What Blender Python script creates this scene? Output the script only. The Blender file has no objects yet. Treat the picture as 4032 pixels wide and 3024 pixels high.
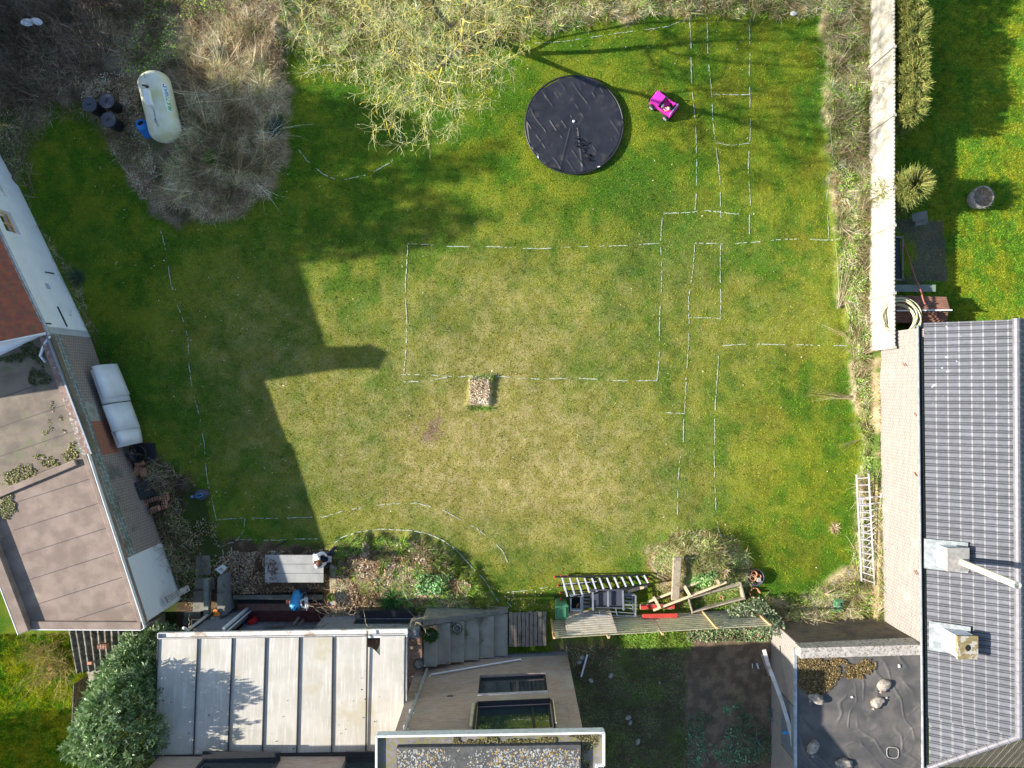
import bpy, math, random
import numpy as np
from mathutils import Vector, Matrix
sc = bpy.context.scene
COL = sc.collection
R = math.radians
random.seed(7)
rng = np.random.default_rng(11)
# ---------------------------------------------------------------- camera
H = 26.3            # drone height above the lawn (m)
FPX = 2894.0        # focal length in photograph pixels
cam = bpy.data.cameras.new('camera'); camo = bpy.data.objects.new('camera', cam); COL.objects.link(camo)
camo.location = (0, 0, H); camo.rotation_euler = (0, 0, 0)
cam.sensor_width = 36; cam.lens = 36 * FPX / 4032; cam.clip_end = 600; cam.clip_start = 0.5
sc.camera = camo
# ---------------------------------------------------------------- light
SUN_EL, SUN_DIR = 26.5, 181.5      # sun stands over the left edge, shadows fall to the right
wd = bpy.data.worlds.new('World'); sc.world = wd; wd.use_nodes = True
nt = wd.node_tree; bg = nt.nodes['Background']
sky = nt.nodes.new('ShaderNodeTexSky'); sky.sky_type = 'NISHITA'; sky.sun_disc = False
sky.sun_elevation = R(SUN_EL); sky.sun_rotation = R(90 - SUN_DIR)
sky.air_density = 1.0; sky.dust_density = 0.6; sky.ozone_density = 1.0
nt.links.new(sky.outputs[0], bg.inputs[0]); bg.inputs[1].default_value = 0.115
sl = bpy.data.lights.new('sun', 'SUN'); sl.energy = 5.0; sl.angle = R(0.6); sl.color = (1.0, 0.93, 0.82)
so = bpy.data.objects.new('sun', sl); COL.objects.link(so)
e, a = R(SUN_EL), R(SUN_DIR)
sdir = Vector((math.cos(e) * math.cos(a), math.cos(e) * math.sin(a), math.sin(e)))
so.rotation_euler = sdir.to_track_quat('Z', 'Y').to_euler()
so.location = (-30, 0, 30)
sc.view_settings.view_transform = 'Standard'; sc.view_settings.look = 'None'
sc.view_settings.exposure = 1.04; sc.view_settings.gamma = 1

# ---------------------------------------------------------------- helpers
def W(u, v, z=0.0):
    """world point that stands at height z under photograph position (u, v)"""
    k = (H - z) / FPX
    return Vector(((u - 2016) * k, (1512 - v) * k, z))

def hash2(ix, iy, seed):
    n = (ix.astype(np.int64) * 374761393 + iy.astype(np.int64) * 668265263 + seed * 1442695041) & 0x7fffffff
    n = ((n ^ (n >> 13)) * 1274126177) & 0x7fffffff
    return ((n ^ (n >> 16)) & 0xffff) / 65535.0
def vnoise(x, y, seed=0):
    ix = np.floor(x); iy = np.floor(y); fx = x - ix; fy = y - iy
    fx = fx * fx * (3 - 2 * fx); fy = fy * fy * (3 - 2 * fy)
    a = hash2(ix, iy, seed); b = hash2(ix + 1, iy, seed); c = hash2(ix, iy + 1, seed); d = hash2(ix + 1, iy + 1, seed)
    return (a * (1 - fx) + b * fx) * (1 - fy) + (c * (1 - fx) + d * fx) * fy
def fbm(x, y, s, oct=4, seed=0):
    x = np.asarray(x, float); y = np.asarray(y, float)
    t = 0; am = 0.5; tot = 0
    for o in range(oct):
        t = t + am * vnoise(x / s + 17.3 * o, y / s - 9.1 * o, seed + o); tot += am; am *= 0.55; s *= 0.5
    return t / tot
def sstep(a, b, x):
    t = np.clip((x - a) / (b - a), 0, 1); return t * t * (3 - 2 * t)
def inpoly(u, v, poly):
    u = np.asarray(u, float); v = np.asarray(v, float); r = np.zeros(u.shape, bool); n = len(poly)
    for i in range(n):
        x1, y1 = poly[i]; x2, y2 = poly[(i + 1) % n]
        if y1 == y2: continue
        c = ((y1 > v) != (y2 > v)) & (u < (x2 - x1) * (v - y1) / (y2 - y1) + x1)
        r ^= c
    return r

def tag(o, label=None, cat=None, group=None, kind=None):
    if label: o['label'] = label
    if cat: o['category'] = cat
    if group: o['group'] = group
    if kind: o['kind'] = kind
    return o
def thing(name, label, cat, loc=(0, 0, 0), rz=0, group=None):
    o = bpy.data.objects.new(name, None); COL.objects.link(o); o.location = loc; o.rotation_euler = (0, 0, rz)
    o.empty_display_size = 0.2
    return tag(o, label, cat, group)
def copy_tree(o, parent=None):
    c = o.copy(); COL.objects.link(c)
    if parent: c.parent = parent
    for ch in list(o.children): copy_tree(ch, c)
    return c

class MB:
    """collects shapes; build() links them as one mesh object with metre-scaled box UVs"""
    def __init__(s): s.v = []; s.f = []; s.M = Matrix()
    def add(s, vs, fs):
        b = len(s.v); s.v += [tuple(s.M @ Vector(p)) for p in vs]; s.f += [tuple(i + b for i in f) for f in fs]; return s
    def box(s, c, d, rz=0, rx=0, ry=0, taper=1.0):
        x, y, z = d[0] / 2, d[1] / 2, d[2] / 2; t = taper
        m = Matrix.Translation(c) @ Matrix.Rotation(rz, 4, 'Z') @ Matrix.Rotation(ry, 4, 'Y') @ Matrix.Rotation(rx, 4, 'X')
        p = [(-x, -y, -z), (x, -y, -z), (x, y, -z), (-x, y, -z), (-x * t, -y * t, z), (x * t, -y * t, z), (x * t, y * t, z), (-x * t, y * t, z)]
        return s.add([m @ Vector(q) for q in p], [(3, 2, 1, 0), (4, 5, 6, 7), (0, 1, 5, 4), (1, 2, 6, 5), (2, 3, 7, 6), (3, 0, 4, 7)])
    def bb(s, x0, x1, y0, y1, z0, z1): return s.box(((x0 + x1) / 2, (y0 + y1) / 2, (z0 + z1) / 2), (x1 - x0, y1 - y0, z1 - z0))
    def bar(s, p0, p1, w, h):
        """rectangular bar from p0 to p1"""
        p0 = Vector(p0); p1 = Vector(p1); d = p1 - p0; L = d.length
        if L < 1e-6: return s
        dx = d / L; dy = Vector((0, 0, 1)).cross(dx)
        dy = dy.normalized() if dy.length > 1e-3 else Vector((0, 1, 0))
        dz = dx.cross(dy); m = Matrix.Translation((p0 + p1) / 2) @ Matrix((dx, dy, dz)).transposed().to_4x4()
        x, y, z = L / 2, w / 2, h / 2
        p = [(-x, -y, -z), (x, -y, -z), (x, y, -z), (-x, y, -z), (-x, -y, z), (x, -y, z), (x, y, z), (-x, y, z)]
        return s.add([m @ Vector(a) for a in p], [(3, 2, 1, 0), (4, 5, 6, 7), (0, 1, 5, 4), (1, 2, 6, 5), (2, 3, 7, 6), (3, 0, 4, 7)])
    def tube(s, pts, r, n=8, cap=True):
        pts = [Vector(p) for p in pts]; k = len(pts); rr = r if isinstance(r, (list, tuple)) else [r] * k
        vs = []; fs = []; up = None
        for i, p in enumerate(pts):
            d = (pts[min(i + 1, k - 1)] - pts[max(i - 1, 0)]).normalized()
            if up is None: up = d.orthogonal().normalized()
            else:
                up = (up - d * up.dot(d))
                up = up.normalized() if up.length > 1e-5 else d.orthogonal().normalized()
            w = d.cross(up)
            for j in range(n):
                t = 2 * math.pi * j / n; vs.append(p + (up * math.cos(t) + w * math.sin(t)) * rr[i])
        for i in range(k - 1):
            for j in range(n): fs.append((i * n + j, i * n + (j + 1) % n, (i + 1) * n + (j + 1) % n, (i + 1) * n + j))
        if cap: fs.append(tuple(reversed(range(n)))); fs.append(tuple(range((k - 1) * n, k * n)))
        return s.add(vs, fs)
    def lathe(s, prof, c=(0, 0, 0), n=24, ax=None, closed=True):
        """prof: list of (radius, height)"""
        m = Matrix.Translation(c)
        if ax is not None: m = m @ Vector(ax).to_track_quat('Z', 'Y').to_matrix().to_4x4()
        vs = []; fs = []; k = len(prof)
        for r, z in prof:
            for j in range(n):
                t = 2 * math.pi * j / n; vs.append(m @ Vector((r * math.cos(t), r * math.sin(t), z)))
        for i in range(k - 1):
            for j in range(n): fs.append((i * n + j, i * n + (j + 1) % n, (i + 1) * n + (j + 1) % n, (i + 1) * n + j))
        if closed:
            if prof[0][0] > 1e-4: fs.append(tuple(reversed(range(n))))
            if prof[-1][0] > 1e-4: fs.append(tuple(range((k - 1) * n, k * n)))
        return s.add(vs, fs)
    def prism(s, poly, z0, z1):
        """poly: ground plan (x, y); z0, z1 numbers or lists per corner"""
        n = len(poly); a = sum(poly[i][0] * poly[(i + 1) % n][1] - poly[(i + 1) % n][0] * poly[i][1] for i in range(n))
        if a < 0:
            poly = list(reversed(poly))
            if isinstance(z1, (list, tuple)): z1 = list(reversed(z1))
        zz = z1 if isinstance(z1, (list, tuple)) else [z1] * n
        vs = [(p[0], p[1], z0) for p in poly] + [(p[0], p[1], zz[i]) for i, p in enumerate(poly)]
        return s.add(vs, [tuple(reversed(range(n))), tuple(range(n, 2 * n))] + [(i, (i + 1) % n, n + (i + 1) % n, n + i) for i in range(n)])
    def wall(s, p0, p1, z0, z1, t=0.2, holes=()):
        """upright wall from p0 to p1 (its visible face), body on the right-hand side of the walk; holes (s0,s1,za,zb) in metres along it"""
        p0 = Vector((p0[0], p0[1])); p1 = Vector((p1[0], p1[1])); L = (p1 - p0).length; d = (p1 - p0) / L; nn = Vector((d.y, -d.x)) * t
        xs = sorted(set([0, L] + [h for q in holes for h in q[:2]])); zs = sorted(set([z0, z1] + [h for q in holes for h in q[2:]]))
        for i in range(len(xs) - 1):
            for j in range(len(zs) - 1):
                mx, mz = (xs[i] + xs[i + 1]) / 2, (zs[j] + zs[j + 1]) / 2
                if any(q[0] < mx < q[1] and q[2] < mz < q[3] for q in holes): continue
                a = p0 + d * xs[i]; b = p0 + d * xs[i + 1]
                vs = [(*a, zs[j]), (*b, zs[j]), (*(b + nn), zs[j]), (*(a + nn), zs[j]), (*a, zs[j + 1]), (*b, zs[j + 1]), (*(b + nn), zs[j + 1]), (*(a + nn), zs[j + 1])]
                s.add(vs, [(3, 2, 1, 0), (4, 5, 6, 7), (0, 1, 5, 4), (1, 2, 6, 5), (2, 3, 7, 6), (3, 0, 4, 7)])
        return s
    def build(s, name, mat, parent=None, local=False, smooth=False, bevel=0):
        off = Vector(parent.location) if (parent is not None and not local) else Vector((0, 0, 0))
        me = bpy.data.meshes.new(name)
        vv = [(p[0] - off.x, p[1] - off.y, p[2] - off.z) for p in s.v]
        me.from_pydata(vv, [], s.f); me.update()
        uvl = me.uv_layers.new(name='UVMap'); nl = len(me.loops)
        uv = np.zeros((nl, 2)); co = np.array(s.v, float).reshape(-1, 3)
        for p in me.polygons:
            n = p.normal; ii = [me.loops[l].vertex_index for l in p.loop_indices]; q = co[ii]
            if abs(n.z) < 0.75:
                t = Vector((-n.y, n.x, 0)); t = t.normalized() if t.length > 1e-6 else Vector((1, 0, 0))
                uv[list(p.loop_indices), 0] = q[:, 0] * t.x + q[:, 1] * t.y; uv[list(p.loop_indices), 1] = q[:, 2]
            else:
                uv[list(p.loop_indices), 0] = q[:, 0]; uv[list(p.loop_indices), 1] = q[:, 1]
        uvl.data.foreach_set('uv', uv.ravel())
        if smooth: me.polygons.foreach_set('use_smooth', [True] * len(me.polygons))
        ms = mat if isinstance(mat, (list, tuple)) else [mat]
        for m in ms: me.materials.append(m)
        o = bpy.data.objects.new(name, me); COL.objects.link(o)
        if parent is not None: o.parent = parent
        if bevel:
            b = o.modifiers.new('bevel', 'BEVEL'); b.width = bevel; b.segments = 2; b.limit_method = 'ANGLE'
        return o

def raw_mesh(name, V, F, mat, col=None, parent=None, smooth=False):
    """numpy mesh: V (n,3), F (m,3|4), col (n,3) linear colour per vertex"""
    me = bpy.data.meshes.new(name); V = np.asarray(V, np.float32); F = np.asarray(F, np.int32)
    if parent is not None: V = V - np.array(parent.location, np.float32)
    k = F.shape[1]
    me.vertices.add(len(V)); me.vertices.foreach_set('co', V.ravel())
    me.loops.add(F.size); me.loops.foreach_set('vertex_index', F.ravel())
    me.polygons.add(len(F)); me.polygons.foreach_set('loop_start', np.arange(0, F.size, k, dtype=np.int32))
    me.polygons.foreach_set('loop_total', np.full(len(F), k, np.int32))
    if smooth: me.polygons.foreach_set('use_smooth', np.ones(len(F), bool))
    me.update(calc_edges=True); me.validate()
    if col is not None:
        a = me.color_attributes.new('Col', 'FLOAT_COLOR', 'POINT')
        c = np.ones((len(V), 4), np.float32); c[:, :3] = col; a.data.foreach_set('color', c.ravel())
    me.materials.append(mat)
    o = bpy.data.objects.new(name, me); COL.objects.link(o)
    if parent is not None: o.parent = parent
    return o

def blades(P, D, L, Wd, col, K=2, bend=0.3, side=None):
    """ribbons: base P, direction D, length L, width Wd, colour col -> V, F, C (numpy)"""
    n = len(P); D = D / (np.linalg.norm(D, axis=1, keepdims=True) + 1e-9)
    rnd = rng.normal(size=(n, 3)) if side is None else side
    S = np.cross(D, rnd); S /= (np.linalg.norm(S, axis=1, keepdims=True) + 1e-9)
    B = np.cross(S, D); B = B * np.sign(rng.random((n, 1)) - 0.5)
    Vs = []; Cs = []
    for k in range(K + 1):
        t = k / K; c = P + D * (L * t)[:, None] + B * (L * bend * t * t)[:, None]
        w = (Wd * (1 - 0.85 * t) / 2)[:, None]
        Vs += [c - S * w, c + S * w]; Cs += [col * (0.85 + 0.15 * t)] * 2
    V = np.stack(Vs, 1).reshape(-1, 3); C = np.stack(Cs, 1).reshape(-1, 3)
    m = 2 * (K + 1); base = (np.arange(n) * m)[:, None]
    F = np.concatenate([base + np.array([[2 * k, 2 * k + 1, 2 * k + 3, 2 * k + 2]]) for k in range(K)], 1).reshape(-1, 4)
    return V, F, C

def tris(P, D, L, Wd, col):
    """single-triangle grass blades"""
    n = len(P); D = D / (np.linalg.norm(D, axis=1, keepdims=True) + 1e-9)
    S = np.cross(D, rng.normal(size=(n, 3))); S /= (np.linalg.norm(S, axis=1, keepdims=True) + 1e-9)
    w = (Wd / 2)[:, None]; V = np.stack([P - S * w, P + S * w, P + D * L[:, None]], 1).reshape(-1, 3)
    F = np.arange(3 * n).reshape(-1, 3); C = np.repeat(col, 3, 0); C[0::3] *= 0.9; C[1::3] *= 0.9
    return V, F, C

def leaves(P, Nn, L, Wd, col):
    """diamond leaves lying around normal Nn"""
    n = len(P); Nn = Nn / (np.linalg.norm(Nn, axis=1, keepdims=True) + 1e-9)
    A = np.cross(Nn, rng.normal(size=(n, 3))); A /= (np.linalg.norm(A, axis=1, keepdims=True) + 1e-9); B = np.cross(Nn, A)
    l = (L / 2)[:, None]; w = (Wd / 2)[:, None]
    V = np.stack([P - A * l, P - B * w + Nn * (w * 0.25), P + A * l, P + B * w + Nn * (w * 0.25)], 1).reshape(-1, 3)
    return V, np.arange(4 * n).reshape(-1, 4), np.repeat(col, 4, 0)

def segs(P0, P1, R0, R1, col, n=4):
    """tapered tubes for many branch pieces at once"""
    m = len(P0); D = P1 - P0; D = D / (np.linalg.norm(D, axis=1, keepdims=True) + 1e-9)
    X = np.cross(D, np.tile([[0.3, 0.5, 0.81]], (m, 1))); X /= (np.linalg.norm(X, axis=1, keepdims=True) + 1e-9); Y = np.cross(D, X)
    rows = []
    for P, Rr in ((P0, R0), (P1, R1)):
        for j in range(n):
            t = 2 * math.pi * j / n; rows.append(P + (X * math.cos(t) + Y * math.sin(t)) * Rr[:, None])
    V = np.stack(rows, 1).reshape(-1, 3); b = (np.arange(m) * 2 * n)[:, None]
    F = np.concatenate([b + np.array([[j, (j + 1) % n, n + (j + 1) % n, n + j]]) for j in range(n)], 1).reshape(-1, 4)
    return V, F, np.repeat(col, 2 * n, 0)
def join(*parts):
    V = []; F = []; C = []; b = 0
    for v, f, c in parts: V.append(v); F.append(f + b); C.append(c); b += len(v)
    return np.concatenate(V), np.concatenate(F), np.concatenate(C)

# ---------------------------------------------------------------- materials
MATS = {}
def newmat(name):
    m = bpy.data.materials.new(name); m.use_nodes = True; n = m.node_tree
    return m, n, n.nodes['Principled BSDF']
def nd(n, t, **kw):
    x = n.nodes.new(t)
    for k, v in kw.items():
        if k in x.inputs: x.inputs[k].default_value = v
        else: setattr(x, k, v)
    return x
def mixc(n, f, a, b, blend='MIX'):
    x = n.nodes.new('ShaderNodeMix'); x.data_type = 'RGBA'; x.blend_type = blend
    for i, val in ((0, f), (6, a), (7, b)):
        if hasattr(val, 'node') : n.links.new(val, x.inputs[i])
        elif i == 0: x.inputs[0].default_value = val
        else: x.inputs[i].default_value = (*val, 1) if len(val) == 3 else val
    return x.outputs[2]
def ramp(n, src, a, b):
    x = n.nodes.new('ShaderNodeMapRange'); x.interpolation_type = 'SMOOTHSTEP'
    x.inputs[1].default_value = a; x.inputs[2].default_value = b; n.links.new(src, x.inputs[0]); return x.outputs[0]
def noise(n, scale, detail=4, rough=0.6, vec=None, w=0.0):
    x = nd(n, 'ShaderNodeTexNoise', Scale=scale, Detail=detail, Roughness=rough)
    if vec is None:
        g = n.nodes.new('ShaderNodeNewGeometry'); vec = g.outputs['Position']
        if w:
            mp = n.nodes.new('ShaderNodeVectorMath'); mp.operation = 'ADD'; n.links.new(vec, mp.inputs[0]); mp.inputs[1].default_value = (w, w * 1.7, w * .3); vec = mp.outputs[0]
    n.links.new(vec, x.inputs['Vector']); return x.outputs['Fac']
def bump(n, bsdf, src, strength=0.4, dist=0.02):
    b = nd(n, 'ShaderNodeBump', Strength=strength, Distance=dist); n.links.new(src, b.inputs['Height']); n.links.new(b.outputs[0], bsdf.inputs['Normal'])
def mot(name, c1, c2, scale=3.0, rough=0.8, metal=0.0, bmp=0.3, bd=0.01, c3=None, s3=9.0, t3=(0.6, 0.72), spec=0.5, bs=None, lo=0.35, hi=0.65):
    """two-tone mottled surface with optional third stain colour"""
    m, n, b = newmat(name); f = ramp(n, noise(n, scale, 6), lo, hi); c = mixc(n, f, c1, c2)
    if c3 is not None: c = mixc(n, ramp(n, noise(n, s3, 5, 0.65, w=5.0), *t3), c, c3)
    n.links.new(c, b.inputs['Base Color']); b.inputs['Roughness'].default_value = rough; b.inputs['Metallic'].default_value = metal
    b.inputs['Specular IOR Level'].default_value = spec
    if bmp: bump(n, b, noise(n, bs or scale * 8, 5), bmp, bd)
    return m
def vcol(name, rough=0.85, var=0.25, scale=40.0, spec=0.2, trans=0.0, bmp=0.0):
    m, n, b = newmat(name); a = n.nodes.new('ShaderNodeAttribute'); a.attribute_name = 'Col'
    f = ramp(n, noise(n, scale, 3), 0.3, 0.7); c = mixc(n, f, (1 - var,) * 3, (1 + var * 0.6,) * 3)
    c = mixc(n, 1.0, a.outputs['Color'], c, 'MULTIPLY')
    n.links.new(c, b.inputs['Base Color']); b.inputs['Roughness'].default_value = rough; b.inputs['Specular IOR Level'].default_value = spec
    if bmp: bump(n, b, noise(n, scale * 1.2, 4), bmp, 0.03)
    if trans:
        t = n.nodes.new('ShaderNodeBsdfTranslucent'); n.links.new(c, t.inputs[0]); mx = n.nodes.new('ShaderNodeMixShader'); mx.inputs[0].default_value = trans
        n.links.new(b.outputs[0], mx.inputs[1]); n.links.new(t.outputs[0], mx.inputs[2]); n.links.new(mx.outputs[0], n.nodes['Material Output'].inputs[0])
    return m
def brick(name, c1, c2, mortar, bw=0.21, bh=0.065, ms=0.012, dirt=None, dscale=1.2, rough=0.9, dth=(0.5, 0.65), spots=None):
    m, n, b = newmat(name); uv = n.nodes.new('ShaderNodeTexCoord').outputs['UV']
    t = n.nodes.new('ShaderNodeTexBrick'); n.links.new(uv, t.inputs['Vector'])
    t.inputs['Color1'].default_value = (*c1, 1); t.inputs['Color2'].default_value = (*c2, 1); t.inputs['Mortar'].default_value = (*mortar, 1)
    t.inputs['Scale'].default_value = 1.0; t.inputs['Brick Width'].default_value = bw; t.inputs['Row Height'].default_value = bh
    t.inputs['Mortar Size'].default_value = ms; t.inputs['Mortar Smooth'].default_value = 0.3; t.inputs['Bias'].default_value = 0.0
    c = mixc(n, noise(n, 6, 4), t.outputs['Color'], (0.75, 0.75, 0.78), 'MULTIPLY')
    c = mixc(n, 0.45, t.outputs['Color'], c)
    if dirt is not None: c = mixc(n, ramp(n, noise(n, dscale, 6, 0.7), *dth), c, dirt)
    if spots is not None: c = mixc(n, ramp(n, noise(n, 14, 6, 0.75, w=3), 0.6, 0.66), c, spots)
    n.links.new(c, b.inputs['Base Color']); b.inputs['Roughness'].default_value = rough
    inv = n.nodes.new('ShaderNodeMath'); inv.operation = 'SUBTRACT'; inv.inputs[0].default_value = 1; n.links.new(t.outputs['Fac'], inv.inputs[1])
    bump(n, b, inv.outputs[0], 0.6, 0.008); return m
def plain(name, c, rough=0.5, metal=0.0, spec=0.5, var=0.1, scale=6.0):
    return mot(name, tuple(x * (1 - var) for x in c), tuple(min(1, x * (1 + var)) for x in c), scale, rough, metal, bmp=0.08, spec=spec)
def wood(name, c1, c2, rough=0.8, stretch=(1, 14, 14)):
    m, n, b = newmat(name); g = n.nodes.new('ShaderNodeNewGeometry'); mp = n.nodes.new('ShaderNodeMapping'); mp.inputs['Scale'].default_value = stretch
    n.links.new(g.outputs['Position'], mp.inputs[0]); f = noise(n, 3.0, 6, 0.65, vec=mp.outputs[0]); c = mixc(n, ramp(n, f, 0.35, 0.65), c1, c2)
    c = mixc(n, ramp(n, noise(n, 5, 4), 0.5, 0.7), c, tuple(x * 0.7 for x in c1))
    n.links.new(c, b.inputs['Base Color']); b.inputs['Roughness'].default_value = rough; bump(n, b, f, 0.4, 0.006); return m

M = {}
M['grass'] = vcol('grass_blades', 0.75, 0.3, 14.0, 0.15, trans=0.3)
M['ground'] = vcol('ground_soil', 0.95, 0.35, 30.0, 0.1, bmp=0.8)
M['plant'] = vcol('plant_matter', 0.8, 0.25, 20.0, 0.25, trans=0.15)
M['gloss_leaf'] = vcol('glossy_leaf', 0.42, 0.2, 20.0, 0.45, trans=0.2)
M['bark'] = vcol('bark_lichen', 0.95, 0.3, 30.0, 0.1)
M['chalk'] = mot('chalk_paint', (0.20, 0.27, 0.14), (0.50, 0.56, 0.48), 12, 0.95, bmp=0.1, lo=0.34, hi=0.56)
M['white_render'] = mot('white_render', (0.78, 0.80, 0.83), (0.86, 0.87, 0.89), 2.0, 0.85, bmp=0.15, c3=(0.42, 0.42, 0.36), s3=1.3, t3=(0.62, 0.75))
M['white_brick'] = brick('white_painted_brick', (0.80, 0.82, 0.84), (0.84, 0.85, 0.87), (0.66, 0.68, 0.70), 0.20, 0.065, 0.006, dirt=(0.45, 0.45, 0.40), dscale=1.6, dth=(0.6, 0.75))
M['brown_brick'] = brick('brown_brick', (0.23, 0.15, 0.125), (0.15, 0.105, 0.10), (0.42, 0.38, 0.33), 0.20, 0.065, 0.014, dirt=(0.14, 0.13, 0.12), dscale=0.9)
M['red_brick'] = brick('red_brick', (0.42, 0.13, 0.06), (0.30, 0.10, 0.06), (0.34, 0.24, 0.18), 0.20, 0.065, 0.008)
M['grey_block'] = brick('grey_block', (0.16, 0.19, 0.20), (0.22, 0.25, 0.25), (0.45, 0.45, 0.38), 0.30, 0.16, 0.016, dirt=(0.13, 0.14, 0.09), dscale=1.4)
M['blue_brick'] = brick('blue_brick', (0.11, 0.12, 0.15), (0.18, 0.20, 0.23), (0.32, 0.33, 0.34), 0.20, 0.065, 0.012, dirt=(0.09, 0.09, 0.08))
M['buff_brick'] = brick('buff_brick', (0.50, 0.36, 0.28), (0.37, 0.27, 0.22), (0.34, 0.29, 0.25), 0.21, 0.062, 0.006, dirt=(0.42, 0.36, 0.31), dscale=0.8)
M['old_brick'] = brick('old_brown_brick', (0.29, 0.235, 0.20), (0.21, 0.175, 0.155), (0.45, 0.42, 0.39), 0.21, 0.075, 0.014, dirt=(0.40, 0.35, 0.31), dscale=0.7, dth=(0.55, 0.72), spots=(0.52, 0.49, 0.46))
M['sooty_brick'] = brick('sooty_brick', (0.17, 0.12, 0.075), (0.09, 0.07, 0.055), (0.15, 0.13, 0.11), 0.21, 0.07, 0.01, dirt=(0.07, 0.06, 0.055), dscale=1.6, spots=(0.22, 0.19, 0.13))  # brick painted darker for the parapet wall turned from the sun
M['pink_felt'] = mot('pink_roofing_felt', (0.20, 0.15, 0.12), (0.29, 0.22, 0.18), 1.6, 0.9, bmp=0.4, bd=0.006, c3=(0.40, 0.37, 0.22), s3=0.9, t3=(0.60, 0.75), bs=60)
M['old_felt'] = mot('weathered_felt', (0.14, 0.115, 0.09), (0.23, 0.19, 0.145), 1.3, 0.9, bmp=0.4, bd=0.006, c3=(0.16, 0.16, 0.09), s3=1.6, t3=(0.56, 0.66), bs=50)
M['moss_roof'] = mot('mossy_roof', (0.14, 0.14, 0.13), (0.24, 0.21, 0.21), 3, 0.95, bmp=0.5, c3=(0.20, 0.19, 0.07), s3=8, t3=(0.5, 0.56))
M['black_sheet'] = mot('black_sheeting', (0.06, 0.058, 0.056), (0.11, 0.10, 0.092), 1.3, 0.45, bmp=0.15, c3=(0.19, 0.175, 0.15), s3=1.1, t3=(0.60, 0.80), spec=0.5)
M['pool_cover'] = mot('pool_cover_plastic', (0.014, 0.015, 0.021), (0.024, 0.025, 0.032), 2.2, 0.42, bmp=0.1, spec=0.6, c3=(0.06, 0.055, 0.05), s3=2.5, t3=(0.55, 0.75))
M['concrete'] = mot('grey_concrete', (0.26, 0.25, 0.22), (0.38, 0.36, 0.32), 5, 0.9, bmp=0.4, c3=(0.15, 0.15, 0.11), s3=4, t3=(0.58, 0.70))
M['pale_concrete'] = mot('pale_concrete', (0.40, 0.365, 0.30), (0.52, 0.485, 0.42), 2.2, 0.9, bmp=0.35, c3=(0.36, 0.31, 0.20), s3=1.3, t3=(0.58, 0.75))
M['step_concrete'] = mot('step_concrete', (0.33, 0.31, 0.25), (0.42, 0.40, 0.33), 2.5, 0.9, bmp=0.35, c3=(0.15, 0.16, 0.08), s3=1.7, t3=(0.56, 0.72))
M['coping'] = mot('lichen_coping', (0.32, 0.29, 0.26), (0.46, 0.43, 0.39), 7, 0.95, bmp=0.6, c3=(0.16, 0.13, 0.10), s3=14, t3=(0.52, 0.6))
M['paving'] = mot('old_paving', (0.17, 0.165, 0.14), (0.24, 0.23, 0.20), 4, 0.9, bmp=0.4, c3=(0.10, 0.13, 0.05), s3=3, t3=(0.55, 0.7))
M['red_floor'] = mot('red_tiled_floor', (0.22, 0.10, 0.08), (0.30, 0.16, 0.13), 3, 0.85, bmp=0.3, c3=(0.16, 0.13, 0.11), s3=2.2, t3=(0.5, 0.66))
M['wet_floor'] = mot('damp_red_floor', (0.085, 0.022, 0.024), (0.13, 0.035, 0.035), 5, 0.55, bmp=0.3)  # red floor with the shade of the recess put into its colour
M['grate'] = brick('drain_grate', (0.05, 0.05, 0.06), (0.07, 0.07, 0.08), (0.02, 0.02, 0.02), 0.05, 0.05, 0.012)
M['terracotta'] = mot('terracotta', (0.46, 0.20, 0.11), (0.56, 0.27, 0.16), 8, 0.85, bmp=0.2, c3=(0.50, 0.42, 0.33), s3=6, t3=(0.6, 0.75))
M['terrace_tile'] = brick('terrace_tile', (0.55, 0.33, 0.24), (0.50, 0.29, 0.21), (0.28, 0.20, 0.16), 0.36, 0.36, 0.008)
M['red_tile'] = mot('red_roof_tile', (0.40, 0.115, 0.055), (0.27, 0.09, 0.06), 5, 0.85, bmp=0.4, c3=(0.16, 0.13, 0.07), s3=5, t3=(0.54, 0.64))
M['tiles'] = vcol('glazed_roof_tile', 0.5, 0.12, 9.0, 0.4)
M['slate_tile'] = mot('slate_grey_tile', (0.155, 0.16, 0.18), (0.20, 0.205, 0.225), 4, 0.55, bmp=0.25, bd=0.004, c3=(0.36, 0.33, 0.30), s3=11, t3=(0.68, 0.74), spec=0.4)
M['ridge_tile'] = plain('ridge_tile', (0.17, 0.165, 0.185), 0.5, var=0.15)
M['white_pvc'] = mot('white_plastic', (0.72, 0.74, 0.76), (0.80, 0.81, 0.82), 3, 0.4, bmp=0.05, c3=(0.55, 0.56, 0.53), s3=3, t3=(0.62, 0.75))
M['white_metal'] = plain('white_painted_metal', (0.78, 0.79, 0.80), 0.4)
m, n, b = newmat('milky_polycarbonate'); g_ = n.nodes.new('ShaderNodeNewGeometry'); mp_ = n.nodes.new('ShaderNodeMapping'); mp_.inputs['Scale'].default_value = (9, .55, 1); n.links.new(g_.outputs['Position'], mp_.inputs[0])
c_ = mixc(n, ramp(n, noise(n, 1.1, 5), .35, .68), (.44, .415, .355), (.53, .50, .445)); c_ = mixc(n, ramp(n, noise(n, 1.6, 6, .7, vec=mp_.outputs[0]), .48, .70), c_, (.62, .60, .55)); c_ = mixc(n, ramp(n, noise(n, .8, 4, .6, w=4.0), .55, .72), c_, (.44, .40, .29)); c_ = mixc(n, ramp(n, noise(n, 2.6, 6, .8, vec=mp_.outputs[0]), .60, .72), c_, (.42, .39, .33))
n.links.new(c_, b.inputs['Base Color']); b.inputs['Roughness'].default_value = .42; M['poly'] = m
M['dark_metal'] = plain('anthracite_metal', (0.035, 0.038, 0.045), 0.4, 0.3)
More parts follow.
